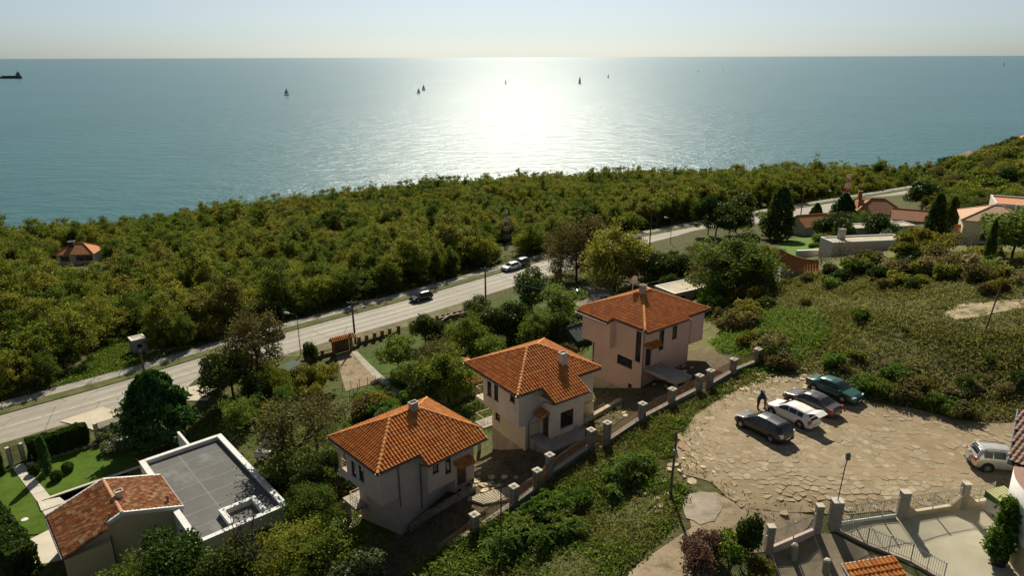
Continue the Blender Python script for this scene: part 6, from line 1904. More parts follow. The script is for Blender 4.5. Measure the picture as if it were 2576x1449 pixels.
def hframe():
    p = at(1973, 545, -12.2); e = empty('billboard_frame', tuple(p), .3, 'empty rectangular sign frame beside the far road', 'sign')
    h = top_of(p, 471)
    mb = MB()
    for x in (-1.3, 1.3): mb.tube([(x, 0, 0), (x, 0, h)], .08, 6)
    for z in (h, h - 3.2): mb.tube([(-1.3, 0, z), (1.3, 0, z)], .07, 6)
    mb.tube([(0, 0, h - 3.2), (0, 0, h)], .05, 6)
    mb.build('frame', STEEL, e)
hframe()
def roadsign(u, vb, vt, kind, label, z=-12):
    p = at(u, vb, z); h = top_of(p, vt); e = empty('road_sign', tuple(p), 0, label, 'sign')
    MB().tube([(0, 0, 0), (0, 0, h)], .035, 6).build('post', STEEL, e)
    if kind == 'square': MB().box(-.4, .4, -.06, -.04, h - .8, h).build('plate', M('sign_blue', (0.05, 0.10, 0.28), .5, .1), e)
    else: MB().tube([(0, -.06, h - .4), (0, -.04, h - .4)], .42, 16).build('plate', M('sign_back', (0.16, 0.15, 0.14), .6, .1), e)
roadsign(1608, 631, 596, 'square', 'blue square road sign on the far road')
roadsign(2217, 514, 505, 'round', 'round road sign seen from behind far right')
# ------------------------------------------------------------------ boats
HULLW = M('hull_white', (0.60, 0.60, 0.58), .4, .05); HULLD = M('hull_dark', (0.05, 0.05, 0.06), .5, .1); SAILD = M('sail_grey', (0.20, 0.20, 0.23), .8, .1); SAILW = M('sail_white', (0.62, 0.60, 0.56), .8, .05)
def sailboat(u, v, hpx, rz, label, dark=True):
    p = at(u, v, SEA_Z); d = (Vector((0, 0, ZC)) - p).length
    h = hpx*d/F_; L = h*.72
    e = empty('sailboat', tuple(p), rz, label, 'sailboat', 'sailing boats on the sea')
    mb = MB(); st = [(-.5, .16), (-.3, .2), (0, .21), (.25, .15), (.5, .01)]
    pts = []
    for x, w in st: pts += [(x*L, 0, -.02*L), (x*L, w*L*.8, .02*L), (x*L, w*L, .1*L), (x*L, -w*L, .1*L), (x*L, -w*L*.8, .02*L)]
    fs = [(i*5 + k, (i + 1)*5 + k, (i + 1)*5 + (k + 1) % 5, i*5 + (k + 1) % 5) for i in range(4) for k in range(5)] + [(4, 3, 2, 1, 0)]
    mb.add(pts, fs).build('hull', HULLW, e)
    MB().bbox(-.1*L, .2*L, -.1*L, .1*L, .1*L, .16*L, .01*L).build('cabin', HULLW, e)
    MB().tube([(.08*L, 0, .05*L), (.08*L, 0, h)], .008*L, 5).build('mast', HULLD, e)
    def sail(tri, off, nm, m):
        q = MB(); a, b, c = [Vector(t) for t in tri]; n = 5; V = []; 
        for i in range(n + 1):
            for j in range(n + 1):
                s_, t_ = i/n, j/n
                pt = a.lerp(b, s_).lerp(c, t_); pt = a + (b - a)*s_*(1 - t_) + (c - a)*t_
                pt.y += off*math.sin(math.pi*s_)*(1 - t_)*math.sin(math.pi*min(1, t_ + .3))
                V.append(pt)
        q.add(V, [(i*(n + 1) + j, (i + 1)*(n + 1) + j, (i + 1)*(n + 1) + j + 1, i*(n + 1) + j + 1) for i in range(n) for j in range(n)])
        q.build(nm, m, e, None, True)
    sail(((.06*L, 0, .2*L), (-.42*L, 0, .2*L), (.07*L, 0, h*.98)), .06*L, 'mainsail', SAILD if dark else SAILW)
    sail(((.48*L, 0, .14*L), (.10*L, 0, .2*L), (.10*L, 0, h*.86)), .06*L, 'jib', SAILW)
for u, v, hp, rz, lab, dk in ((721, 239, 17.5, .5, 'sailing boat alone on the left, with one white sail', True), (1053, 235, 15, .6, 'nearer of the two sailing boats close together', True), (1065.5, 227, 15, .6, 'farther of the two sailing boats close together', True), (1272, 210.5, 12, 1.2, 'sailing boat in the middle of the sun glitter', True), (1458, 210, 19, .9, 'tallest sailing boat, right of the glitter', True), (1530, 195, 9, .7, 'small sailing boat right of the tallest one', True), (2525, 164, 7, .4, 'tiny white sailing boat far right under the horizon', False), (1818, 175, 4, .4, 'tiny pale sail near the horizon right of the glitter', False), (1756, 180, 5, .9, 'tiny dark sail near the horizon beside the glitter', True)):
    sailboat(u, v, hp, rz, lab, dk)
def ship():
    p = at(27, 196.5, SEA_Z); d = (Vector((0, 0, ZC)) - p).length; L = 43*d/F_
    e = empty('cargo_ship', tuple(p), math.pi, 'dark cargo ship with aft superstructure near the left edge', 'ship')
    SD = M('ship_hull', (0.055, 0.06, 0.065), .7, .15); SG = M('ship_house', (0.12, 0.13, 0.13), .7, .1)
    B = L*.08
    mb = MB(); st = [(-.5, .7), (-.45, 1), (.4, 1), (.47, .6), (.52, .05)]; pts = []
    for k, (x, w) in enumerate(st):
        top = L*(.075 if 0 < k < 3 else .10); pts += [(x*L - (.03*L if k == 4 else 0), w*B*.8, -.5), (x*L, w*B, top), (x*L, -w*B, top), (x*L - (.03*L if k == 4 else 0), -w*B*.8, -.5)]
    mb.add(pts, [(i*4 + k, (i + 1)*4 + k, (i + 1)*4 + (k + 1) % 4, i*4 + (k + 1) % 4) for i in range(4) for k in range(4)] + [(3, 2, 1, 0), (16, 17, 18, 19)]).build('hull', SD, e)
    MB().box(-.44*L, -.30*L, -B*.8, B*.8, .0755*L, .20*L).box(-.42*L, -.34*L, -B*.6, B*.6, .2005*L, .27*L).build('superstructure', SG, e)
    MB().tube([(-.41*L, 0, .2*L), (-.41*L, 0, .30*L)], .018*L, 8).build('funnel', SD, e)
    for x in (-.2, 0.03, .26): MB().box(x*L - .09*L, x*L + .09*L, -B*.75, B*.75, .0755*L, .125*L).build('cargo_hatch', SG, e)
    MB().tube([(-.36*L, 0, .26*L), (-.36*L, 0, .37*L)], .006*L, 5).build('mast', SD, e); MB().tube([(.42*L, 0, .08*L), (.42*L, 0, .17*L)], .006*L, 5).build('mast', SD, e)
ship()
# ------------------------------------------------------------------ other buildings
def far_tile(name, c1, c2, sc=4.5):
    m, nt, p = newmat(name)
    w = nt.nodes.new('ShaderNodeTexWave'); w.inputs['Scale'].default_value = sc; w.inputs['Distortion'].default_value = 1.0; w.inputs['Detail'].default_value = 2
    nt.links.new(coords(nt, 'obj'), w.inputs['Vector'])
    c = mixc(nt, noise(nt, 1.2, 5, .7), c1, c2)
    nt.links.new(mixc(nt, 1.0, c, ramp(nt, noise(nt, 6, 3), [(.3, (.7, .7, .7)), (.7, (1.2, 1.2, 1.2))]), 'MULTIPLY'), p.inputs['Base Color'])
    nt.links.new(bump(nt, w.outputs['Fac'], .5, .06), p.inputs['Normal'])
    p.inputs['Roughness'].default_value = .8
    return m
FT = far_tile('orange_roof', (0.46, 0.15, 0.035), (0.60, 0.23, 0.06)); FTP = far_tile('pale_roof', (0.52, 0.30, 0.17), (0.60, 0.38, 0.22)); FTR = far_tile('brown_roof', (0.32, 0.11, 0.04), (0.42, 0.16, 0.055)); FLAT = M('flat_roof_screed', (0.42, 0.36, 0.26), .9, .15, .6)
GREENR = M('green_roof', (0.045, 0.075, 0.06), .8, .2, 1); RUSTR = M('rusty_roof', (0.24, 0.14, 0.07), .8, .4, 2.5, col2=(0.14, 0.09, 0.06))
def cottage(name, c, rz, L, B, h, rh, rm, wm, label, kind='hip', over=.45, wins=(), cat='house', deep=3.0, chim=None, nribs=True):
    """body with built roof; wins: (face, along, z0, width, height) with face 'f' (towards -y) or 'l' (towards -x)"""
    e = empty(name, tuple(c), rz, label, cat)
    w = MB()
    of = [(a - ww/2, a + ww/2, z0, z0 + hh) for f, a, z0, ww, hh in wins if f == 'f']; ol = [(a - ww/2, a + ww/2, z0, z0 + hh) for f, a, z0, ww, hh in wins if f == 'l']
    block(w, -L/2, L/2, -B/2, B/2, -deep, h, ox=ol, oy=of)
    if kind == 'gable':
        for x in (-L/2, L/2 - .02): w.add([(x, -B/2, h), (x, B/2, h), (x, 0, h + rh*(B/2)/(B/2 + over)), (x + .02, -B/2, h), (x + .02, B/2, h), (x + .02, 0, h + rh*(B/2)/(B/2 + over))], [(0, 2, 1), (3, 4, 5), (0, 1, 4, 3), (1, 2, 5, 4), (2, 0, 3, 5)])
    w.build('wall', wm, e)
    for f, a, z0, ww, hh in wins: window(e, 'y' if f == 'f' else 'x', -B/2 if f == 'f' else -L/2, a - ww/2, a + ww/2, z0, z0 + hh, FRAME_W if (ww*10) % 2 < 1 else FRAME_D)
    A, C = L/2 + over, B/2 + over
    r = MB(); z0 = h - rh*over/(C)*.4 + .01
    if kind == 'hip':
        k = max(0.01, A - C)
        V = [(-A, -C, z0), (A, -C, z0), (A, C, z0), (-A, C, z0), (-k, 0, z0 + rh), (k, 0, z0 + rh)]
        fs = [(0, 1, 5, 4), (1, 2, 5), (2, 3, 4, 5), (3, 0, 4)]
        r.add(V + [(x, y, z - .16) for x, y, z in V[:4]], fs + [(0, 6, 7, 1), (1, 7, 8, 2), (2, 8, 9, 3), (3, 9, 6, 0), (9, 8, 7, 6)])
        ro = r.build('roof', rm, e)
        rd = MB()
        for a, b in ((0, 4), (3, 4), (1, 5), (2, 5), (4, 5)): rd.tube([Vector(V[a]) + Vector((0, 0, .03)), Vector(V[b]) + Vector((0, 0, .03))], .09, 6)
        rd.build('ridge', rm, ro)
    elif kind == 'gable':
        V = [(-A, -C, z0), (A, -C, z0), (A, 0, z0 + rh), (-A, 0, z0 + rh), (A, C, z0), (-A, C, z0)]
        r.add(V + [(x, y, z - .16) for x, y, z in V], [(0, 1, 2, 3), (3, 2, 4, 5), (6, 9, 8, 7), (9, 11, 10, 8), (0, 6, 7, 1), (5, 4, 10, 11), (1, 7, 8, 2), (2, 8, 10, 4), (0, 3, 9, 6), (3, 5, 11, 9)])
        ro = r.build('roof', rm, e)
        MB().tube([(-A, 0, z0 + rh + .03), (A, 0, z0 + rh + .03)], .1, 6).build('ridge', rm, ro)
    elif kind == 'shed':
        r.hull8([(-A, -C, z0 - .1), (A, -C, z0 - .1), (A, C, z0 + rh - .1), (-A, C, z0 + rh - .1), (-A, -C, z0), (A, -C, z0), (A, C, z0 + rh), (-A, C, z0 + rh)])
        ro = r.build('roof', rm, e)
    else:
        r.box(-L/2 + .2, L/2 - .2, -B/2 + .2, B/2 - .2, h + .002, h + .05); ro = r.build('roof', rm, e)
        p = MB()
        for a, b, cc, d in ((-L/2 - .03, L/2 + .03, -B/2 - .03, -B/2 + .2), (-L/2 - .03, L/2 + .03, B/2 - .2, B/2 + .03), (-L/2 - .03, -L/2 + .2, -B/2 + .2, B/2 - .2), (L/2 - .2, L/2 + .03, -B/2 + .2, B/2 - .2)): p.box(a, b, cc, d, h + .003, h + rh)
        p.build('parapet', COPING, e)
    if chim: chimney(e, chim[0], chim[1], h, chim[2], chim[3], chim[3], chim[4] if len(chim) > 4 else None)
    return e
SHUT = M('shutter_brown', (0.10, 0.06, 0.04), .7, .2)
c = at(205, 655, -21.5)
fh = cottage('forest_house', c, math.radians(8), 8.6, 6.2, 2.6, 2.1, FT, M('villa_white', (0.60, 0.58, 0.53), .9, .08), 'white house with orange roof standing alone in the wood', wins=(('f', -2.4, .8, 1.1, 1.2), ('f', 1.3, .8, 1.1, 1.2), ('f', 3.3, .8, .9, 1.2)), deep=4, chim=(-1.2, -.6, 5.3, 1.3, M('chimney_with_shadow', (0.07, 0.065, 0.06), .9, .2)))  # chimney made broad and dark, its shadow put into colour and width
for a in (-3.2, -1.6, .5, 2.1, 2.65, 3.95): MB().box(a - .2, a + .2, -3.16, -3.105, .75, 2.05).build('shutter', SHUT, fh)
T(sheet('terrace', [(c.x + x, c.y + y) for x, y in ((-6, -6.5), (3, -5.4), (3.5, -3.3), (-6, -3.3))], FLAT, .3), 'pale terrace in front of the house in the wood', kind='structure')
cottage('roadside_hut', gnd(351, 886), math.radians(42), 1.9, 1.9, 2.2, .12, FLAT, M('hut_wall', (0.34, 0.33, 0.30), .9, .1), 'small grey flat-roofed hut at the edge of the wood', 'flat', .1, (('f', 0, .9, .8, .7),), cat='hut', deep=.6)
sh = cottage('garden_shed', gnd(735, 955), math.radians(60), 2.6, 2.2, 2.0, -.55, RUSTR, M('shed_green', (0.025, 0.05, 0.035), .8, .2), 'dark green shed with rusty corrugated roof', 'shed', .3, cat='shed', deep=.6)
for k in range(14): MB().tube([(-1.55 + k*.24, -1.4, 2.1), (-1.55 + k*.24, 1.4, 1.55)], .03, 4).build('roof_rib', RUSTR, sh)
cottage('green_tent', gnd(1462, 862), math.radians(37), 4.5, 3.4, 1.6, 1.3, GREENR, M('shed_dark', (0.05, 0.055, 0.045), .9, .2), 'low green-roofed shelter left of the pink villa', 'gable', .4, cat='shed', deep=1)
cottage('red_roofed_cottage', gnd(1150, 985) + Vector((0, 0, 0)), math.radians(35), 6.5, 5.5, 2.3, 1.9, FT, M('cottage_wall', (0.45, 0.40, 0.33), .9, .1), 'cottage with orange tiles hidden in trees behind the middle villa', 'hip', .4, (('f', 0, .8, 1, 1.1),), deep=2)
cottage('flat_outbuilding', gnd(1712, 752), math.radians(30), 6.5, 4.2, 1.9, .12, FLAT, M('outbuilding_wall', (0.36, 0.31, 0.25), .9, .1), 'low building with sandy flat roof behind the pink villa', 'flat', .1, (('f', -1.6, .6, .9, .8), ('f', 1.2, .6, .9, .8)), cat='outbuilding', deep=2)
cottage('board_fence', gnd(1404, 716), math.radians(50), 2.2, .12, 2.6, .05, FLAT, M('yellow_board', (0.42, 0.34, 0.14), .9, .15), 'yellowish board wall beside the roadside trees', 'flat', .02, cat='wall', deep=.5)
# villas on the right beyond the meadow
PW = M('pinkish_wall', (0.52, 0.42, 0.39), .9, .06); GW = M('greyish_wall', (0.42, 0.40, 0.38), .9, .08)
pv = at(2165, 645, -3.6)
cottage('flat_villa', pv, math.radians(8), 13.0, 3.6, 2.9, .25, FLAT, PW, 'long pinkish flat-roofed villa behind the meadow crest', 'flat', .1, deep=5, chim=(-3.6, .6, 4.7, .9, GW))
pv2 = at(2235, 600, -5)
cottage('flat_villa', pv2 + Vector((0, 4, 0)), math.radians(10), 13, 3.6, 1.6, .2, FLAT, GW, 'second flat-roofed villa just behind the long pinkish one', 'flat', .1, deep=5, chim=(-1.5, 0, 3.0, 1.0))
pv3 = at(2045, 648, -4.5)
cottage('boundary_wall', pv3, math.radians(8), 6.2, .4, 1.3, .1, COPING, GW, 'grey boundary wall left of the long pinkish villa', 'flat', .02, cat='wall', deep=4)
def swept_roof():
    # tiled roof with a sagging, curved ridge
    p = at(2007, 662, 0.2); e = empty('curved_roof_house', tuple(p), math.radians(-14), 'orange curved tiled roof half hidden by shrubs at the meadow edge', 'house')
    n = 14; L = 5.2; mb = MB(); V = []
    for i in range(n + 1):
        x = -L/2 + L*i/n; s = .9*((x/L)**2)*2 - .25*x
        V += [(x, -1.9, -.6 + s*.5), (x, 0, .75 + s), (x, 1.6, -.2 + s*.5)]
    mb.add(V, [(3*i + k, 3*i + 3 + k, 3*i + 4 + k, 3*i + 1 + k) for i in range(n) for k in (0, 1)])
    r = mb.build('roof', FT, e)
    for i in range(n + 1): MB().tube([Vector(V[3*i]) + Vector((0, 0, .04)), Vector(V[3*i + 1]) + Vector((0, 0, .04))], .07, 5).build('tile_rib', FT, r)
    MB().tube([Vector(V[3*i + 1]) + Vector((0, 0, .06)) for i in range(n + 1)], .11, 6).build('ridge', FT, r)
    MB().box(-L/2 + .3, L/2 - .3, -1.5, 1.2, -4, -.62).build('wall', GW, e)
swept_roof()
cottage('low_villa', at(2045, 592, -11.5), math.radians(14), 9.0, 6.0, 3.0, 2.1, FT, GW, 'low villa with orange gable roof nearest the far road', 'gable', .5, (('f', -1.5, 1, 1, 1), ('f', 1.8, 1, 1, 1)), deep=2)
cottage('low_villa', at(2200, 556, -11), math.radians(-12), 11.0, 8.0, 2.8, 3.0, FTR, GW, 'low villa with brown hipped roof and red chimney by the far road', 'hip', .6, deep=2, chim=(-4.0, 1, 7.2, .9, FTR))
cottage('low_villa', at(2152, 552, -11), math.radians(20), 5.0, 5.0, 3.0, 2.8, FT, GW, 'small villa with steep orange roof between the low villas', 'hip', .4, deep=2)
cottage('low_villa', at(2290, 575, -9.5), math.radians(-25), 8.0, 6.5, 2.6, 1.8, FTR, GW, 'villa with plain rusty-red roof right of the low villas', 'gable', .4, deep=3)
cr = at(2560, 640, -1.5)
CW = M('cream_wall', (0.56, 0.49, 0.36), .9, .07)
cottage('cream_villa', cr + Vector((-.5, 6, 0)), math.radians(-28), 9.0, 8.0, 4.6, 2.0, FTP, CW, 'cream villa with pale orange roof at the right edge', 'hip', .5, (('f', 2.5, 1.4, .9, 1.3), ('f', -1.5, 1.4, .9, 1.3)), deep=4, chim=(2.5, -1.5, 7.0, .6))
cottage('cream_villa', cr + Vector((5.5, 9.0, 0)), math.radians(-28), 8.0, 8.0, 6.3, .35, FT, CW, 'taller flat-topped cream block behind the cream villa', 'flat', .1, deep=4)
cottage('tiled_porch', at(2433, 606, -1.2), math.radians(-10), 4.0, 3.0, 1.6, 1.1, FT, CW, 'small tiled porch roof left of the cream villa', 'gable', .4, cat='porch', deep=3)
cottage('hilltop_house', at(2572, 372, -6) + Vector((2, 0, 0)), math.radians(-20), 9, 7, 3.2, 2.2, FT, CW, 'small orange-roofed house on the headland at the right edge', 'hip', .5, deep=3)
# bare earth scar on the headland
bs = [at(2385, 402, -9.5), at(2435, 378, -9), at(2490, 384, -8), at(2478, 398, -8.5), at(2430, 408, -9.5)]
m = MB(); cB = sum(bs, Vector())/5
m.add([tuple(p) for p in bs] + [tuple(p + Vector((0, 8, -6))) for p in bs], [(0, 1, 2, 3, 4), (9, 8, 7, 6, 5)] + [(i, 5 + i, 5 + (i + 1) % 5, (i + 1) % 5) for i in range(5)])
T(m.build('earth_bank', M('scar_earth', (0.15, 0.12, 0.09), .95, .25, .3, bmp=.6)), 'bare brown earth bank on the headland', kind='structure')
# ------------------------------------------------------------------ tiled gateway and brick garden wall by the road
BRK = M('garden_brick', (0.20, 0.115, 0.065), .9, .25, 4, bmp=.3)
def gateway():
    a, b = gnd(840, 893), gnd(884, 881)
    d = b - a; L = math.hypot(d.x, d.y)
    e = empty('gateway', tuple(a), math.atan2(d.y, d.x), 'brick gateway with small tiled roof at the roadside', 'gate')
    for x in (-.15, L - .15): MB().box(x, x + .35, -.18, .18, -.3, 2.1).build('post', BRK, e)
    for k in range(8):
        w = (L - .5)/8
        MB().box(.21 + k*w, .21 + (k + 1)*w - .012, -.05, .05, .08, 1.95).build('board', M('gate_board', (0.11, 0.065, 0.035), .8, .3, 4), e)
    r = MB(); r.add([(-.4, -.6, 2.1), (L + .5, -.6, 2.1), (L + .5, 0, 2.5), (-.4, 0, 2.5), (L + .5, .6, 2.1), (-.4, .6, 2.1)], [(0, 1, 2, 3), (3, 2, 4, 5), (0, 5, 4, 1)])
    ro = r.build('roof', DECK, e)
    lay_tiles(ro, [([(-.4, -.6), (L + .5, -.6), (L + .5, 0), (-.4, 0)], (-.4, -.6), (1, 0), lambda x, y: 2.1 + (y + .6)*.667)], TM, seed=12)
    # sun-lit brick wall with pillars
    P = [gnd(u, v) for u, v in ((890, 880), (904, 867), (923, 862), (943, 856), (962, 850), (981, 845), (1003, 838))]
    g = empty('brick_wall', tuple(P[0]), 0, 'low brick garden wall with square pillars along the road', 'wall')
    for p in P[1:]: MB().box(-.2, .2, -.2, .2, -.4, 1.15).bbox(-.26, .26, -.26, .26, 1.152, 1.23, .02).build('pillar', BRK, g, Matrix.Translation(p - P[0]) @ Matrix.Rotation(.7, 4, 'Z'))
    for a, b in zip(P[:-1], P[1:]):
        a, b = a - P[0], b - P[0]; dd = (b - a).normalized(); n = Vector((-dd.y, dd.x, 0))*.12; a, b = a + dd*.22, b - dd*.22
        MB().hull8([x + Vector((0, 0, -.4)) for x in (a - n, b - n, b + n, a + n)] + [x + Vector((0, 0, .45)) for x in (a - n, b - n, b + n, a + n)]).build('wall_section', BRK, g)
    P = [gnd(836, 893), gnd(812, 899), gnd(775, 912), gnd(700, 935)]
    g = empty('brick_wall', tuple(P[0]), 0, 'low brick garden wall left of the tiled gateway', 'wall')
    for a, b in zip(P[:-1], P[1:]):
        a, b = a - P[0], b - P[0]; dd = (b - a).normalized(); n = Vector((-dd.y, dd.x, 0))*.12
        MB().hull8([x + Vector((0, 0, -.4)) for x in (a - n, b - n, b + n, a + n)] + [x + Vector((0, 0, .5)) for x in (a - n, b - n, b + n, a + n)]).build('wall_section', BRK, g)
        MB().box(-.2, .2, -.2, .2, -.4, 1.1).build('pillar', BRK, g, Matrix.Translation(b))
gateway()
# garden paths and plots
DIRT = M('garden_dirt', (0.24, 0.185, 0.12), .95, .2, .8, spec=.1, bmp=.4, stain=((0.09, 0.10, 0.03), .5, .56, .12))
T(sheet('garden_yard', gp((845,895),(884,884),(940,945),(955,960),(870,985),(862,960)), DIRT, .05), 'sandy yard inside the tiled gateway', kind='structure')
T(sheet('garden_path', gp((884,886),(898,884),(960,945),(1010,985),(1000,995),(945,955)), M('path_concrete', (0.30, 0.27, 0.22), .9, .15, 1.2), .07), 'narrow concrete path crossing the gardens', kind='structure')
T(sheet('garden_lawn', gp((905,905),(1010,850),(1100,850),(1060,940),(960,940)), M('garden_grass', (0.055, 0.09, 0.015), .95, .25, .6, bmp=.4, spec=.1, stain=((0.10, 0.10, 0.03), .4, .55, .15)), .04), 'grass plot under the fruit tree', kind='structure')
T(sheet('vegetable_plot', gp((905,985),(985,960),(1040,990),(960,1010)), M('plot_green', (0.06, 0.11, 0.015), .95, .2, .8, bmp=.5, spec=.1), .05), 'bright green vegetable plot behind the nearest villa', kind='structure')
T(sheet('garden_lawn', gp((1230,770),(1330,735),(1380,770),(1350,800),(1260,800)), MATS['garden_grass'], .04), 'grass plot beside the tall grey pole', kind='structure')
T(sheet('garden_lawn', gp((1960,620),(1975,600),(2040,598),(2078,625),(2060,650),(1990,655)), M('bright_grass', (0.09, 0.15, 0.025), .95, .15, .6, bmp=.4, spec=.1), .04), 'bright lawn in front of the low villas on the right', kind='structure')
T(sheet('yard', gp((1420,735),(1500,715),(1560,740),(1540,775),(1450,770)), M('yard_gravel', (0.20, 0.17, 0.13), .95, .2, 1.5), .05), 'gravel yard behind the pink villa', kind='structure')
# wire fences in the gardens
def wirefence(uv, label, h=1.2, n=6, name='wire_fence'):
    P = [gnd(u, v) for u, v in uv]; e = empty(name, tuple(P[0]), 0, label, 'fence')
    for a, b in zip(P[:-1], P[1:]):
        k = max(2, int((b - a).length/2.2))
        for i in range(k + 1):
            c = a.lerp(b, i/k); c.z = Hz(c.x, c.y); MB().tube([c - P[0] - Vector((0, 0, .2)), c - P[0] + Vector((0, 0, h))], .035, 5).build('post', STEEL, e)
        w = MB()
        for z in (.3, .6, .9, 1.15): w.tube([a - P[0] + Vector((0, 0, z*h/1.2)), b - P[0] + Vector((0, 0, z*h/1.2))], .008, 3)
        w.build('wires', STEEL, e)
wirefence(((862,985),(905,975),(945,965)), 'wire fence with posts along the sandy yard'); wirefence(((1235,800),(1300,775),(1372,750)), 'wire fence across the grass plot by the tall grey pole', 1.6)
wirefence(((455,1042),(500,1030)), 'short iron fence beside the conifer', 1.0); wirefence(((870,1060),(880,1010),(900,985)), 'wire fence between the garden plots')
def carport():
    a, b = gnd(1100, 812), gnd(1172, 795); d = b - a; L = math.hypot(d.x, d.y)
    e = empty('planter_wall', tuple(a), math.atan2(d.y, d.x), 'brown brick wall with pale rails behind the dark trees by the road', 'wall')
    MB().box(0, L, -.12, .12, -.4, .9).build('wall_section', BRK, e)
    for k in range(6): MB().box(L*k/5 - .18, L*k/5 + .18, -.2, .2, -.4, 1.25).build('pillar', BRK, e)
    MB().tube([(0, -.6, 1.0), (L, -.6, 1.0)], .05, 5).tube([(0, -1.4, .8), (L*.5, -.3, 1.2)], .05, 5).tube([(0, -.6, -.3), (0, -.6, 1.0)], .04, 5).tube([(L, -.6, -.3), (L, -.6, 1.0)], .04, 5).build('rail', FRAME_W, e)
carport()
# ------------------------------------------------------------------ single trees and shrubs of the gardens
P_ = {
 'broad': lambda: broad_tree(61, 8, 3.4, 7000, .15, LEAFD, .22, 15), 'broad2': lambda: spray_tree(62, 7, 3.1, 150, 70, .36, .115, LEAF, .12, .3), 'olive': lambda: spray_tree(63, 9, 3.2, 130, 60, .38, .12, LEAFB, .12, .4),
 'fruit': lambda: broad_tree(64, 4.5, 2.6, 4200, .12, LEAFG, .3, 12, .5), 'dark': lambda: broad_tree(65, 6, 3.4, 7000, .14, LEAFD, .12, 16), 'yellow': lambda: broad_tree(66, 5, 2.6, 3800, .14, LEAFY, .12, 12),
 'bare': lambda: twiggy(67, 9, 4.2, None, 0, 3600, .12, LEAFB), 'bare2': lambda: twiggy(68, 6, 2.6, M('grey_twig', (0.16, 0.13, 0.11), .95, .3, 3), 0, 700, .10, LEAFB),
 'conifer': lambda: conifer(69, 7.5, 3.0, 12000, .17, LEAFC, .1, .06, .6), 'cone': lambda: conifer(70, 6, 1.5, 4500, .16, LEAFC, .05, .03, .8), 'dcone': lambda: conifer(71, 9, 1.6, 4500, .2, LEAFD, .05, .03, .55),
 'shrub': lambda: bush(72, 1.6, 1.8, 2200, .12, LEAF), 'dshrub': lambda: bush(73, 1.7, 2.0, 2400, .11, LEAFD), 'gshrub': lambda: bush(74, 1.5, 1.5, 2200, .11, LEAFG), 'yshrub': lambda: bush(75, 1.6, 2.0, 2200, .11, LEAFY), 'dry': lambda: bush(76, 1.4, 1.2, 1500, .09, LEAFW), 'brown': lambda: bush(77, 1.5, 1.4, 1500, .10, LEAFB), 'silver': lambda: bush(78, 1.6, 2.2, 2200, .10, LEAFS),
}
HT = {'broad': 8, 'broad2': 7, 'olive': 9, 'fruit': 4.5, 'dark': 6, 'yellow': 5, 'bare': 9, 'bare2': 6, 'conifer': 7.5, 'cone': 6, 'dcone': 9, 'shrub': 1.8, 'dshrub': 2, 'gshrub': 1.5, 'yshrub': 2, 'dry': 1.2, 'brown': 1.4, 'silver': 2.2}
NM = {'broad': 'broadleaf_tree', 'broad2': 'broadleaf_tree', 'olive': 'broadleaf_tree', 'fruit': 'fruit_tree', 'dark': 'broadleaf_tree', 'yellow': 'broadleaf_tree', 'bare': 'bare_tree', 'bare2': 'bare_tree', 'conifer': 'conifer', 'cone': 'conifer', 'dcone': 'conifer'}
def tree(kind, u, v, h, label, sxy=1.0, z=None, group=None):
    me = proto(kind, P_[kind]); shrub = kind not in NM
    p = gnd(u, v) if z is None else at(u, v, z)
    if z is not None: p.z = min(p.z, Hz(p.x, p.y))
    return plant(NM.get(kind, 'shrub'), me, p - Vector((0, 0, .08)), h/HT[kind], None, label, 'shrub' if shrub else 'tree', group, sxy, ('stem', 'foliage') if shrub else ('trunk', 'crown'))
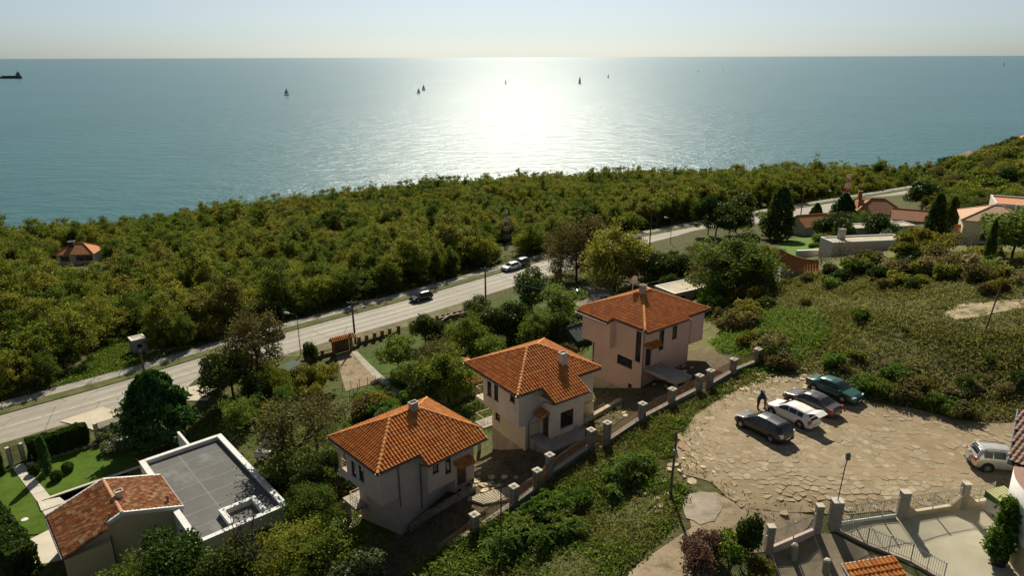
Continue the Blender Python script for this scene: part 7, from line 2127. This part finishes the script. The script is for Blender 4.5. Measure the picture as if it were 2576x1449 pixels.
for k, u, v, h, lab, *x in (
 ('conifer', 405, 1108, 8.2, 'bushy dark green conifer beside the slatted driveway gate'),
 ('dark', 592, 1012, 6.8, 'dense dark tree, lower half of the double tree by the road', 1.15),
 ('olive', 655, 972, 10.0, 'tall brownish tree, upper half of the double tree by the road', .95),
 ('dark', 552, 985, 5.0, 'dark round tree left of the double tree'),
 ('fruit', 600, 1098, 4.2, 'small bright tree on the grass above the flat roof', .9),
 ('bare', 745, 1195, 9.2, 'large brown half-bare tree beside the old off-road car', 1.25),
 ('bare', 800, 1130, 7.0, 'brown half-bare tree behind the large one', 1.2),
 ('fruit', 1005, 935, 4.8, 'round fruit tree on the grass plot behind the villas', 1.05),
 ('dark', 1072, 872, 4.8, 'dark tree left of the brown brick wall', 1.0),
 ('yellow', 800, 985, 4.2, 'yellow-green bushy tree in the garden beside the sandy yard', 1.2),
 ('yellow', 770, 1010, 3.6, 'yellow-green bush left of the sandy yard', 1.2),
 ('dshrub', 778, 905, 3.0, 'pair of dark leafy saplings at the roadside wall', .6),
 ('broad2', 690, 1010, 4.5, 'leafy tree in front of the rusty shed', 1.0),
 ('broad', 1080, 1040, 6.0, 'leafy tree behind the nearest villa, left of its ridge', 1.1),
 ('broad2', 1130, 1030, 6.5, 'olive green tree between nearest and middle villas', 1.1),
 ('olive', 1100, 960, 5.5, 'greyish tree in the gardens above the nearest villa', 1.2),
 ('broad2', 1180, 900, 5.5, 'leafy tree above the left eave of the middle villa', 1.1),
 ('dark', 1250, 860, 5.5, 'dark leafy tree among the gardens above the middle villa', 1.2),
 ('broad', 1200, 830, 5.0, 'broad dark tree near the brick garden wall', 1.2),
 ('dark', 1300, 850, 5.5, 'dark leafy tree above the middle villa ridge', 1.2),
 ('broad2', 1350, 880, 5.0, 'leafy tree left of the green shelter', 1.1),
 ('dark', 1410, 870, 5.0, 'dark tree beside the green shelter', 1.0),
 ('broad', 1335, 800, 7.6, 'walnut tree standing at the roadside beside the grass plot', 1.05),
 ('fruit', 1405, 812, 5.6, 'light green tree right of the roadside walnut', 1.3),
 ('silver', 1462, 815, 2.6, 'pale silvery shrub left of the pink villa'),
 ('yshrub', 1470, 850, 2.4, 'yellow-green shrub by the left corner of the pink villa', 1.1),
 ('olive', 1450, 705, 11.5, 'tall olive-brown tree by the road behind the pink villa', 1.1),
 ('olive', 1410, 690, 8.0, 'brownish tree hiding the road left of the tall ones', 1.1),
 ('broad2', 1545, 735, 10.5, 'broad green tree behind the pink villa', 1.15),
 ('olive', 1500, 700, 10.0, 'olive-brown tree between the tall ones behind the pink villa', 1.1),
 ('broad2', 1590, 720, 8.0, 'green tree right of the broad one behind the pink villa', 1.1),
 ('dark', 1660, 722, 6.0, 'dark tree behind the ridge of the pink villa', 1.2),
 ('dark', 1710, 718, 5.5, 'dark tree right of the pink villa ridge', 1.2),
 ('olive', 1790, 745, 6.5, 'greyish thin tree in the scrub right of the pink villa', 1.4),
 ('broad2', 1850, 742, 7.5, 'large light green tree in the scrub right of the pink villa', 1.5),
 ('yellow', 1900, 690, 5.6, 'yellow-green tree at the edge of the bright lawn', 1.2),
 ('broad2', 1893, 735, 4.6, 'light green tree left of the curved tiled roof', 1.2),
 ('olive', 1760, 690, 5.0, 'thin greyish tree beside the far road', 1.4),
 ('dark', 1780, 590, 9.5, 'dark ivy-covered tree where trees hide the road', .7),
 ('dark', 1800, 598, 8.0, 'dark tree by the road right of the ivy-covered one', 1.1),
 ('dark', 1850, 585, 9.5, 'dark tree cluster hiding the road, right part', 1.1),
 ('dark', 1835, 600, 7.0, 'lower dark tree of the cluster hiding the road', 1.1),
 ('fruit', 1926, 598, 6.0, 'small light tree in front of the dark spire', .9),
 ('dcone', 1955, 606, 12.0, 'tall dark spire-shaped tree beside the sign frame', 1.3),
 ('cone', 2050, 566, 5.5, 'dark conical tree by the road above the low gable villa', 1.3),
 ('cone', 2118, 562, 7.5, 'dark conical tree at the foot of the red and white mast', 1.5),
 ('dark', 2095, 610, 6.5, 'round dark tree right of the low gable villa', 1.2),
 ('dark', 2120, 620, 5.5, 'dark tree in front of the small steep-roofed villa', 1.1),
 ('broad2', 2170, 600, 5.0, 'green tree among the low villas', 1.2),
 ('silver', 2250, 612, 4.0, 'pale grey-green tree right of the low villas', 1.2),
 ('dark', 2200, 610, 5.5, 'dark tree in front of the brown hipped roof', 1.2),
 ('dcone', 2345, 610, 8.5, 'tall dark conifer right of the low villas', 1.0),
 ('dcone', 2385, 600, 7.5, 'tall dark conifer left of the cream villa', .9),
 ('dark', 2320, 530, 7.5, 'dark tree at the bend of the road', 1.3),
 ('yellow', 2290, 655, 4.0, 'bright yellow-green bush on the meadow crest', 1.5),
 ('yellow', 2330, 645, 4.4, 'tall yellow-green bush on the meadow crest', 1.4),
 ('fruit', 2545, 655, 6.0, 'leafy round tree in front of the cream villa', 1.3),
 ('dcone', 2482, 668, 5.5, 'dark narrow shrub in front of the cream villa', .5),
 ('bare2', 2120, 690, 4.6, 'bare grey sapling in front of the long pinkish villa', 1.0),
 ('bare2', 2070, 695, 3.6, 'small bare bush left of the bare sapling', 1.0),
 ('bare2', 2430, 640, 4.0, 'bare bush beside the small tiled porch', 1.0),
 ('dark', 2455, 358, 9, 'dark wind-shaped tree on the headland skyline', .8, -8.5),
 ('dshrub', 2390, 395, 4.0, 'low dark bush on the headland edge', 1.3, -10),
 ):
    tree(k, u, v, h, lab, *(x[:1] or [1.0]), *(x[1:2]))
# more shrubs filling the gardens
r = np.random.default_rng(90)
GREG = [((560,1040),(700,960),(760,1000),(700,1100),(600,1060)), ((880,1040),(960,1010),(1040,1000),(1010,1060),(900,1090)), ((1010,960),(1140,900),(1240,900),(1150,1000),(1060,1010)), ((1100,880),(1230,800),(1330,830),(1260,900)), ((1330,880),(1450,830),(1470,860),(1400,910)), ((1600,760),(1760,700),(1960,660),(1900,760),(1800,800)), ((640,1210),(760,1200),(850,1260),(770,1300),(720,1260)), ((1560,690),(1700,640),(1780,650),(1700,730)), ((2060,640),(2000,590),(2250,560),(2320,600),(2200,625))]
kinds = ['shrub', 'dshrub', 'gshrub', 'yshrub', 'brown', 'silver', 'fruit', 'dark']
names = ['between the modern house and the road', 'in the plots behind the nearest villa', 'in the gardens behind the middle villa', 'near the brick garden wall', 'left of the pink villa', 'in the scrub right of the pink villa', 'right of the flat roof', 'along the far road', 'among the low villas on the right']
kn = {'shrub': 'olive green shrub', 'dshrub': 'dark green shrub', 'gshrub': 'bright green shrub', 'yshrub': 'yellow-green shrub', 'brown': 'brownish shrub', 'silver': 'greyish shrub', 'fruit': 'small leafy tree', 'dark': 'small dark tree'}
for gi_, reg in enumerate(GREG):
    P = gp(*reg); xs = [p.x for p in P]; ys = [p.y for p in P]
    n = 0; tries = 0
    while n < (30 if gi_ == 5 else 15) and tries < 500:
        tries += 1
        x, y = r.uniform(min(xs), max(xs)), r.uniform(min(ys), max(ys))
        if not inpoly(x, y, P): continue
        k = kinds[int(r.choice(8, p=[.2, .2, .16, .14, .1, .06, .08, .06]))]
        if gi_ == 8 and k in ('fruit', 'dark'): k = 'dshrub'
        n += 1
        h = {'fruit': r.uniform(2.5, 4), 'dark': r.uniform(2.5, 4.5)}.get(k, r.uniform(1.0, 2.4))
        plant(NM.get(k, 'shrub'), proto(k, P_[k]), (x, y, Hz(x, y) - .08), h/HT[k], None, kn[k] + ' ' + names[gi_], 'tree' if k in NM else 'shrub', 'shrubs ' + names[gi_], r.uniform(.9, 1.3), ('trunk', 'crown') if k in NM else ('stem', 'foliage'))
# foreground trees along the bottom edge
for k, u, v, z, h, lab, s in (('laurel', 470, 1560, -10.3, 6.6, 'dark glossy tree at the bottom edge in front of the tiled gable', 1.15), ('laurel', 600, 1545, -9.9, 4.8, 'dark glossy tree at the bottom edge in front of the flat roof', 1.2), ('mixed', 760, 1490, -8.4, 4.4, 'olive green tree at the bottom edge right of the flat roof', 1.2), ('mixed', 850, 1500, -7.6, 4.4, 'leafy tree at the bottom edge left of the nearest villa', 1.2), ('pale', 940, 1520, -6.3, 3.6, 'pale green bush at the foot of the nearest villa', 1.3), ('mixed', 790, 1330, -8.9, 3.4, 'yellow-green bush between flat roof and nearest villa', 1.2), ('laurel', 775, 1262, -9.2, 3.6, 'dark shrub right of the flat roof parapet', 1.1), ('laurel', 850, 1240, -8.8, 4.2, 'dark shrub below the left eave of the nearest villa', 1.0), ('mixed', 370, 1640, -11, 5.0, 'leafy tree at the very bottom edge below the tiled gable', 1.1)):
    me = proto(k, {'laurel': lambda: broad_tree(81, 6, 3.0, 11000, .105, LEAFD, .08, 16, .55), 'mixed': lambda: spray_tree(82, 5, 2.5, 170, 75, .28, .085, LEAF, .05, .3), 'pale': lambda: broad_tree(83, 4, 2.4, 8000, .09, LEAFS, .05, 14, .5)}[k])
    p = at(u, v, z); p.z = Hz(p.x, p.y)
    plant('broadleaf_tree', me, p, h/{'laurel': 6, 'mixed': 5, 'pale': 4}[k], None, lab, 'tree', None, s)
p = at(645, 1500, -9.5); p.z = Hz(p.x, p.y)
plant('bare_tree', twiggy(85, 7.4, 3.4, M('dark_twig', (0.045, 0.04, 0.035), .9, .2, 3), 0, 160, .08, LEAFB), p, 1, None, 'leafless tree spreading its branches over the flat roof', 'tree')
# flowering shrubs by the track
for k, u, v, h, lab, s in (('red', 1745, 1440, 2.4, 'purple-leaved bush at the left end of the sunken court', 1.0), ('red', 1785, 1395, 1.8, 'purple-leaved bush behind the yellow flowering one', 1.0), ('flower', 1835, 1435, 2.5, 'bush with yellow flowers in front of the court gate', .9), ('column', 1885, 1420, 3.6, 'dark upright evergreen beside the court gate', .5), ('yshrub', 1900, 1455, 1.3, 'yellow-green low bush at the foot of the court gate', 1.0)):
    me = proto(k, {'red': lambda: bush(91, 1.3, 2.0, 2600, .07, LEAFR), 'flower': lambda: bush(92, 1.3, 2.2, 2600, .075, LEAFG), 'column': lambda: bush(93, 1.2, 2.0, 3600, .08, LEAFD), 'yshrub': P_['yshrub']}[k])
    e = plant('flowering_bush' if k in ('flower', 'red') else 'shrub', me, gnd(u, v), h/{'red': 2.0, 'flower': 2.2, 'column': 2.0, 'yshrub': 2.0}[k], None, lab, 'shrub', None, s, ('stem', 'foliage'))
    if k == 'flower':
        q, d = bush_pts(np.random.default_rng(92), 1.3, 2.2, 300); q *= 1.04
        link('flowers', leaves_mesh('flowers', q[q[:, 2] > .8], d[q[:, 2] > .8], .07, LEAFF, np.random.default_rng(5), .3), e)
# oleander in a tub against the round house
p = gnd(2510, 1420); e = empty('potted_oleander', tuple(p), 0, 'tall oleander in a dark tub beside the round white house', 'plant')
MB().lathe([(.38, 0), (.48, .5), (.46, .52)], 12).build('pot', BLACKP, e)
rr = np.random.default_rng(95); q, d = lobes_points(rr, [(rr.uniform(-.4, .4), rr.uniform(-.4, .4), .6 + .28*k, rr.uniform(.45, .65)) for k in range(13)], 4200, .3)
link('foliage', leaves_mesh('foliage', q, d, .10, LEAFG, np.random.default_rng(95), .25, 1.6), e)
MB().tube([(0, 0, .3), (.1, 0, 2.6)], .05, 5).build('stem', BARK, e)
# ------------------------------------------------------------------ weeds and meadow: ground cover nobody could count
def scatter(name, reg, n, label, mat_leaf, hmin, hmax, per, size, seed, clump=.22, avoid=(), flat=.25, aspect=1.6, keep=None):
    r = np.random.default_rng(seed)
    P = gp(*reg) if not isinstance(reg[0], Vector) else reg
    xs = [p.x for p in P]; ys = [p.y for p in P]
    X = r.uniform(min(xs), max(xs), n*4); Y = r.uniform(min(ys), max(ys), n*4)
    k = inpoly_np(X, Y, P)
    for a in avoid: k &= ~inpoly_np(X, Y, a)
    if keep is not None: k &= keep(X, Y, r)
    X, Y = X[k][:n], Y[k][:n]
    Z = Hs(X, Y); h = r.uniform(hmin, hmax, len(X))*(.6 + .8*(np.sin(X*.9)*np.sin(Y*.7)*.5 + .5))
    m = len(X)*per
    pos = np.repeat(np.stack([X, Y, Z], 1), per, 0)
    hh = np.repeat(h, per)
    o = r.normal(size=(m, 3))*np.stack([hh*.55 + clump*.3, hh*.55 + clump*.3, np.zeros(m)], 1)
    o[:, 2] = hh*r.uniform(.05, 1, m)
    d = r.normal(size=(m, 3)); d[:, 2] = np.abs(d[:, 2]) + .3; d /= np.linalg.norm(d, axis=1)[:, None]
    me = leaves_mesh(name, pos + o, d, size, mat_leaf, r, flat, aspect)
    return T(link(name, me), label, kind='stuff')
SLOPE = ((1060,1460),(1190,1362),(1290,1300),(1375,1222),(1485,1140),(1614,1068),(1760,998),(1905,930),(1930,955),(1850,985),(1760,1030),(1695,1115),(1690,1200),(1735,1240),(1700,1320),(1560,1460))
LG0 = leafmat('weed_green', [(0.0, (0.062, 0.120, 0.020)), (.5, (0.105, 0.170, 0.028)), (1.0, (0.185, 0.235, 0.06))], .42, treevar=False)
LG3 = leafmat('bramble_green', [(0.0, (0.08, 0.16, 0.028)), (.5, (0.13, 0.22, 0.04)), (1.0, (0.21, 0.28, 0.08))], .42, treevar=False)
LG1 = leafmat('weed_olive', [(0.0, (0.09, 0.11, 0.024)), (.5, (0.14, 0.15, 0.035)), (1.0, (0.22, 0.19, 0.07))], .4, treevar=False)
LG2 = leafmat('meadow_straw', [(0.0, (0.115, 0.14, 0.038)), (.5, (0.20, 0.205, 0.075)), (1.0, (0.32, 0.28, 0.13))], .35, treevar=False)
_pc = sum((Vector((p.x, p.y, 0)) for p in PARK), Vector())/len(PARK)
PK = [_pc + (Vector((p.x, p.y, 0)) - _pc)*.93 for p in PARK]; TR = gp((1540,1470),(1740,1330),(1725,1270),(1745,1243),(1800,1240),(1840,1262),(1880,1282),(2000,1290),(2030,1330),(1930,1390),(1800,1400),(1720,1470))
patch = lambda s, t: (lambda X, Y, r: (np.sin(X*s + 1)*np.cos(Y*s*1.3) + .5*np.sin(X*s*2.7 + Y*s*2.1) + r.normal(size=len(X))*.25) > t)
scatter('slope_grass', SLOPE, 4000, 'short dry grass of the slope below the parking place', LG2, .05, .16, 6, .055, 221, avoid=(PK, TR))
scatter('weeds', SLOPE, 3800, 'green weeds on the slope between fence and parking place', LG0, .10, .42, 9, .075, 201, avoid=(PK, TR), keep=patch(.5, .05))
scatter('dry_weeds', SLOPE, 2600, 'olive and dry weeds on the slope below the parking place', LG1, .1, .4, 8, .07, 202, avoid=(PK, TR), keep=patch(.35, -.2))
scatter('nettles', ((1040,1460),(1120,1395),(1200,1350),(1290,1300),(1330,1330),(1250,1400),(1160,1460)), 1700, 'pale green nettles along the lower fence', LEAFG, .25, .6, 12, .10, 203)
scatter('edge_weeds', PARK, 900, 'weeds creeping over the edge of the paving', LG1, .04, .18, 6, .05, 222, avoid=([_pc + (Vector((p.x, p.y, 0)) - _pc)*.88 for p in PARK],))
MEAD = ((1780,800),(1900,720),(2080,690),(2300,645),(2900,640),(2900,1060),(2420,1050),(2200,1010),(2060,940),(1930,930))
BE = gp((2370,790),(2420,765),(2500,760),(2580,752),(2580,775),(2500,790),(2450,800),(2400,805))
scatter('meadow_grass', MEAD, 21000, 'rough dry grass of the meadow', LG2, .12, .38, 7, .075, 204, avoid=(PK, BE))
scatter('meadow_weeds', MEAD, 6500, 'green weeds growing through the meadow', LG1, .15, .5, 9, .085, 205, avoid=(PK, BE), keep=patch(.22, .15))
scatter('bramble', ((1790,865),(1880,800),(1960,775),(2060,790),(2090,850),(2010,905),(1930,935),(1870,940)), 4200, 'bright green brambles right of the pink villa', LG3, .15, .45, 11, .085, 206, keep=patch(.45, -.75))
scatter('bank_weeds', ((2170,985),(2230,1000),(2320,1020),(2420,1050),(2440,1020),(2330,985),(2200,960)), 1500, 'weeds at the foot of the bank behind the parking place', LG0, .2, .6, 11, .09, 207, keep=patch(.6, -.3))
scatter('yard_weeds', ((820,1460),(1000,1340),(1150,1240),(1240,1150),(1480,1010),(1600,920),(1690,960),(1500,1110),(1290,1290),(1060,1450)), 1500, 'sparse weeds in the villa yards', LG1, .06, .22, 7, .06, 208, keep=patch(.5, .3))
scatter('garden_weeds', ((440,1060),(560,1000),(860,1000),(1100,930),(1260,800),(1440,760),(1480,880),(1240,1080),(1020,1250),(860,1330),(700,1280),(560,1110)), 9000, 'grass and weeds in the gardens below the road', LG0, .08, .35, 8, .075, 209, avoid=(gp((845,895),(884,884),(940,945),(955,960),(870,985),(862,960)),), keep=patch(.3, -.6))
scatter('track_grass', ((110,1008),(205,920),(290,842),(340,820),(365,880),(350,930),(280,975),(180,1010)), 3600, 'grass on the clearing at the edge of the wood', LG0, .08, .3, 8, .09, 210, avoid=([Vector((*p, 0)) for p in (mid - nor*6)] + [Vector((*p, 0)) for p in (mid + nor*(HW + 3.8))][::-1],))
strip_pts = [Vector((*p, 0)) for p in (mid + nor*(HW + 3.7))[8:130]] + [Vector((*p, 0)) for p in (mid + nor*(HW + 8.5))[8:130]][::-1]
scatter('roadside_scrub', strip_pts, 5200, 'low scrub between footpath and wood', LG0, .2, 1.1, 12, .13, 211, clump=.8)
vp = [Vector((*p, 0)) for p in (mid + nor*(HW + .05))[8:140]] + [Vector((*p, 0)) for p in (mid + nor*(HW + 1.65))[8:140]][::-1]
scatter('verge_grass', vp, 5000, 'grass tufts of the roadside verge', LG0, .05, .22, 6, .07, 212)
#  sumac-like shrubs on the slope and scattered bushes of the meadow
def sumac(seed, w, h, n=60):
    """shrub of long feathery leaves drooping from the stem tips"""
    r = np.random.default_rng(seed); pos = []; dr = []
    tb = MB()
    for s in range(9):
        a = r.uniform(0, 6.28); q = Vector((math.cos(a)*w*r.uniform(.1, .7), math.sin(a)*w*r.uniform(.1, .7), h*r.uniform(.5, .9)))
        tb.tube([(0, 0, -.1), q*.5 + Vector((0, 0, .1)), q], [.03, .02, .012], 4)
        for l in range(9):
            b = r.uniform(0, 6.28); L = r.uniform(.5, .85)
            for t in np.linspace(.1, 1, 9):
                c = q + Vector((math.cos(b)*L*t, math.sin(b)*L*t, .18*t - .35*t*t))
                for sd in (-1, 1):
                    pos.append(c + Vector((-math.sin(b), math.cos(b), 0))*sd*.07*(1.1 - t*.7)); dr.append((0, 0, 1))
    return tb.mesh('stem', BARK), leaves_mesh('foliage', np.array([tuple(p) for p in pos]), np.array(dr, float), .075, LEAFG, r, .55, 1.3)
SU = [sumac(301, 1.3, 1.5), sumac(302, 1.5, 1.2), sumac(303, 1.1, 1.7)]
for k, (u, v, s, lab) in enumerate(((1580,1205,1.35,'large feathery shrub below the fence gate'),(1540,1235,1.1,'feathery shrub left of the large one'),(1400,1300,1.3,'feathery shrub in the middle of the weedy slope'),(1350,1320,1.2,'feathery shrub near the second fence pillar'),(1430,1340,1.1,'feathery shrub right of the slope centre'),(1310,1360,1.25,'feathery shrub at the lower left of the slope'),(1265,1400,1.2,'feathery shrub by the thin steel pole'),(1380,1375,1.1,'feathery shrub low on the slope'),(1460,1270,.9,'small feathery shrub above the slope centre'),(1620,1180,.9,'small feathery shrub nearest the parking place'))):
    plant('sumac_shrub', SU[k % 3], gnd(u, v), s, None, lab, 'shrub', None, 1, ('stem', 'foliage'))
r = np.random.default_rng(77)
MP = gp(*MEAD)
cnt = 0
for t in range(900):
    u, v = r.uniform(1790, 2560), r.uniform(650, 1010)
    p = gnd(u, v)
    if not inpoly(p.x, p.y, MP) or inpoly(p.x, p.y, PARK) or inpoly(p.x, p.y, BE): continue
    edge = (v < 740) or (v > 950 and u > 2200) or u < 1980
    if r.uniform() > (.6 if edge else .06): continue
    k = ['shrub', 'dshrub', 'gshrub', 'yshrub', 'dry', 'brown'][int(r.choice(6, p=[.2, .14, .12, .1, .24, .2]))]
    h = r.uniform(.5, 1.5)*(1.5 if v < 720 or u < 1950 else 1)
    plant('shrub', proto(k, P_[k]), p - Vector((0, 0, .05)), h/HT[k], None, {'shrub': 'olive green bush', 'dshrub': 'dark green bush', 'gshrub': 'bright green bush', 'yshrub': 'yellow-green bush', 'dry': 'dry straw-coloured bush', 'brown': 'brown dry bush'}[k] + ' ' + ('on the meadow crest in front of the villas' if v < 740 else 'in the thicket right of the pink villa' if u < 1980 else 'above the bank behind the parked cars' if v > 930 else 'in the open middle of the rough meadow'), 'shrub', 'bushes on the meadow', r.uniform(.9, 1.4), ('stem', 'foliage'))
    cnt += 1
    if cnt > 120: break
# scrub of the hill on the right
HP = [at(u, v, z) for u, v, z in ((2325,505,-12),(2320,470,-12),(2400,425,-10),(2480,392,-8),(2600,352,-4),(2620,560,-3),(2500,535,-6),(2420,600,-6),(2340,565,-10))]
xs = [p.x for p in HP]; ys = [p.y for p in HP]; n = 0
for t in range(6000):
    x, y = r.uniform(min(xs), max(xs)), r.uniform(min(ys), max(ys))
    if not inpoly(x, y, HP): continue
    k = ['broad2', 'dark', 'yellow', 'olive', 'shrub', 'dshrub'][int(r.choice(6, p=[.34, .18, .16, .12, .1, .1]))]
    h = r.uniform(2.2, 5.0)
    plant('scrub_tree' if k in NM else 'scrub_bush', proto(k, P_[k]), (x, y, Hz(x, y) - .1), h/HT[k], None, {'broad2': 'green tree', 'dark': 'dark green tree', 'yellow': 'yellow-green tree', 'olive': 'brownish tree', 'shrub': 'olive green bush', 'dshrub': 'dark green bush'}[k] + ' in the scrub covering the hill at the right', 'tree' if k in NM else 'shrub', 'scrub of the hill on the right', r.uniform(1.0, 1.5), ('trunk', 'crown') if k in NM else ('stem', 'foliage'))
    n += 1
    if n >= 230: break
# row of shrubs on the bank edge behind the parking place
for k in range(16):
    u = 2175 + k*17 + r.uniform(-6, 6); v = 985 + (u - 2175)*.27 + r.uniform(-10, 6)
    kk = ['gshrub', 'shrub', 'dshrub', 'brown'][k % 4]
    plant('shrub', proto(kk, P_[kk]), gnd(u, v), r.uniform(.8, 1.5)/HT[kk], None, {'gshrub': 'bright green', 'shrub': 'olive green', 'dshrub': 'dark green', 'brown': 'brown'}[kk] + ' bush on the bank edge behind the parked cars', 'shrub', 'bushes on the bank edge', 1.2, ('stem', 'foliage'))
# heap of cut branches
bp = gnd(1905, 790); e = empty('brushwood_heap', tuple(bp), 0, 'heap of cut branches above the brambles', 'branches')
mb = MB()
for k in range(120):
    c = Vector((r.normal()*2.2, r.normal()*1.0, abs(r.normal())*.3)); d = Vector((r.normal(), r.normal(), r.normal()*.35)).normalized()*r.uniform(.5, 1.3)
    z = Hz(bp.x + c.x, bp.y + c.y) - bp.z
    mb.tube([c + Vector((0, 0, z)) - d, c + Vector((0, 0, z + .1)), c + Vector((0, 0, z)) + d], .02, 3, cap=False)
T(mb.build('twigs', TWIG, e), kind='stuff')
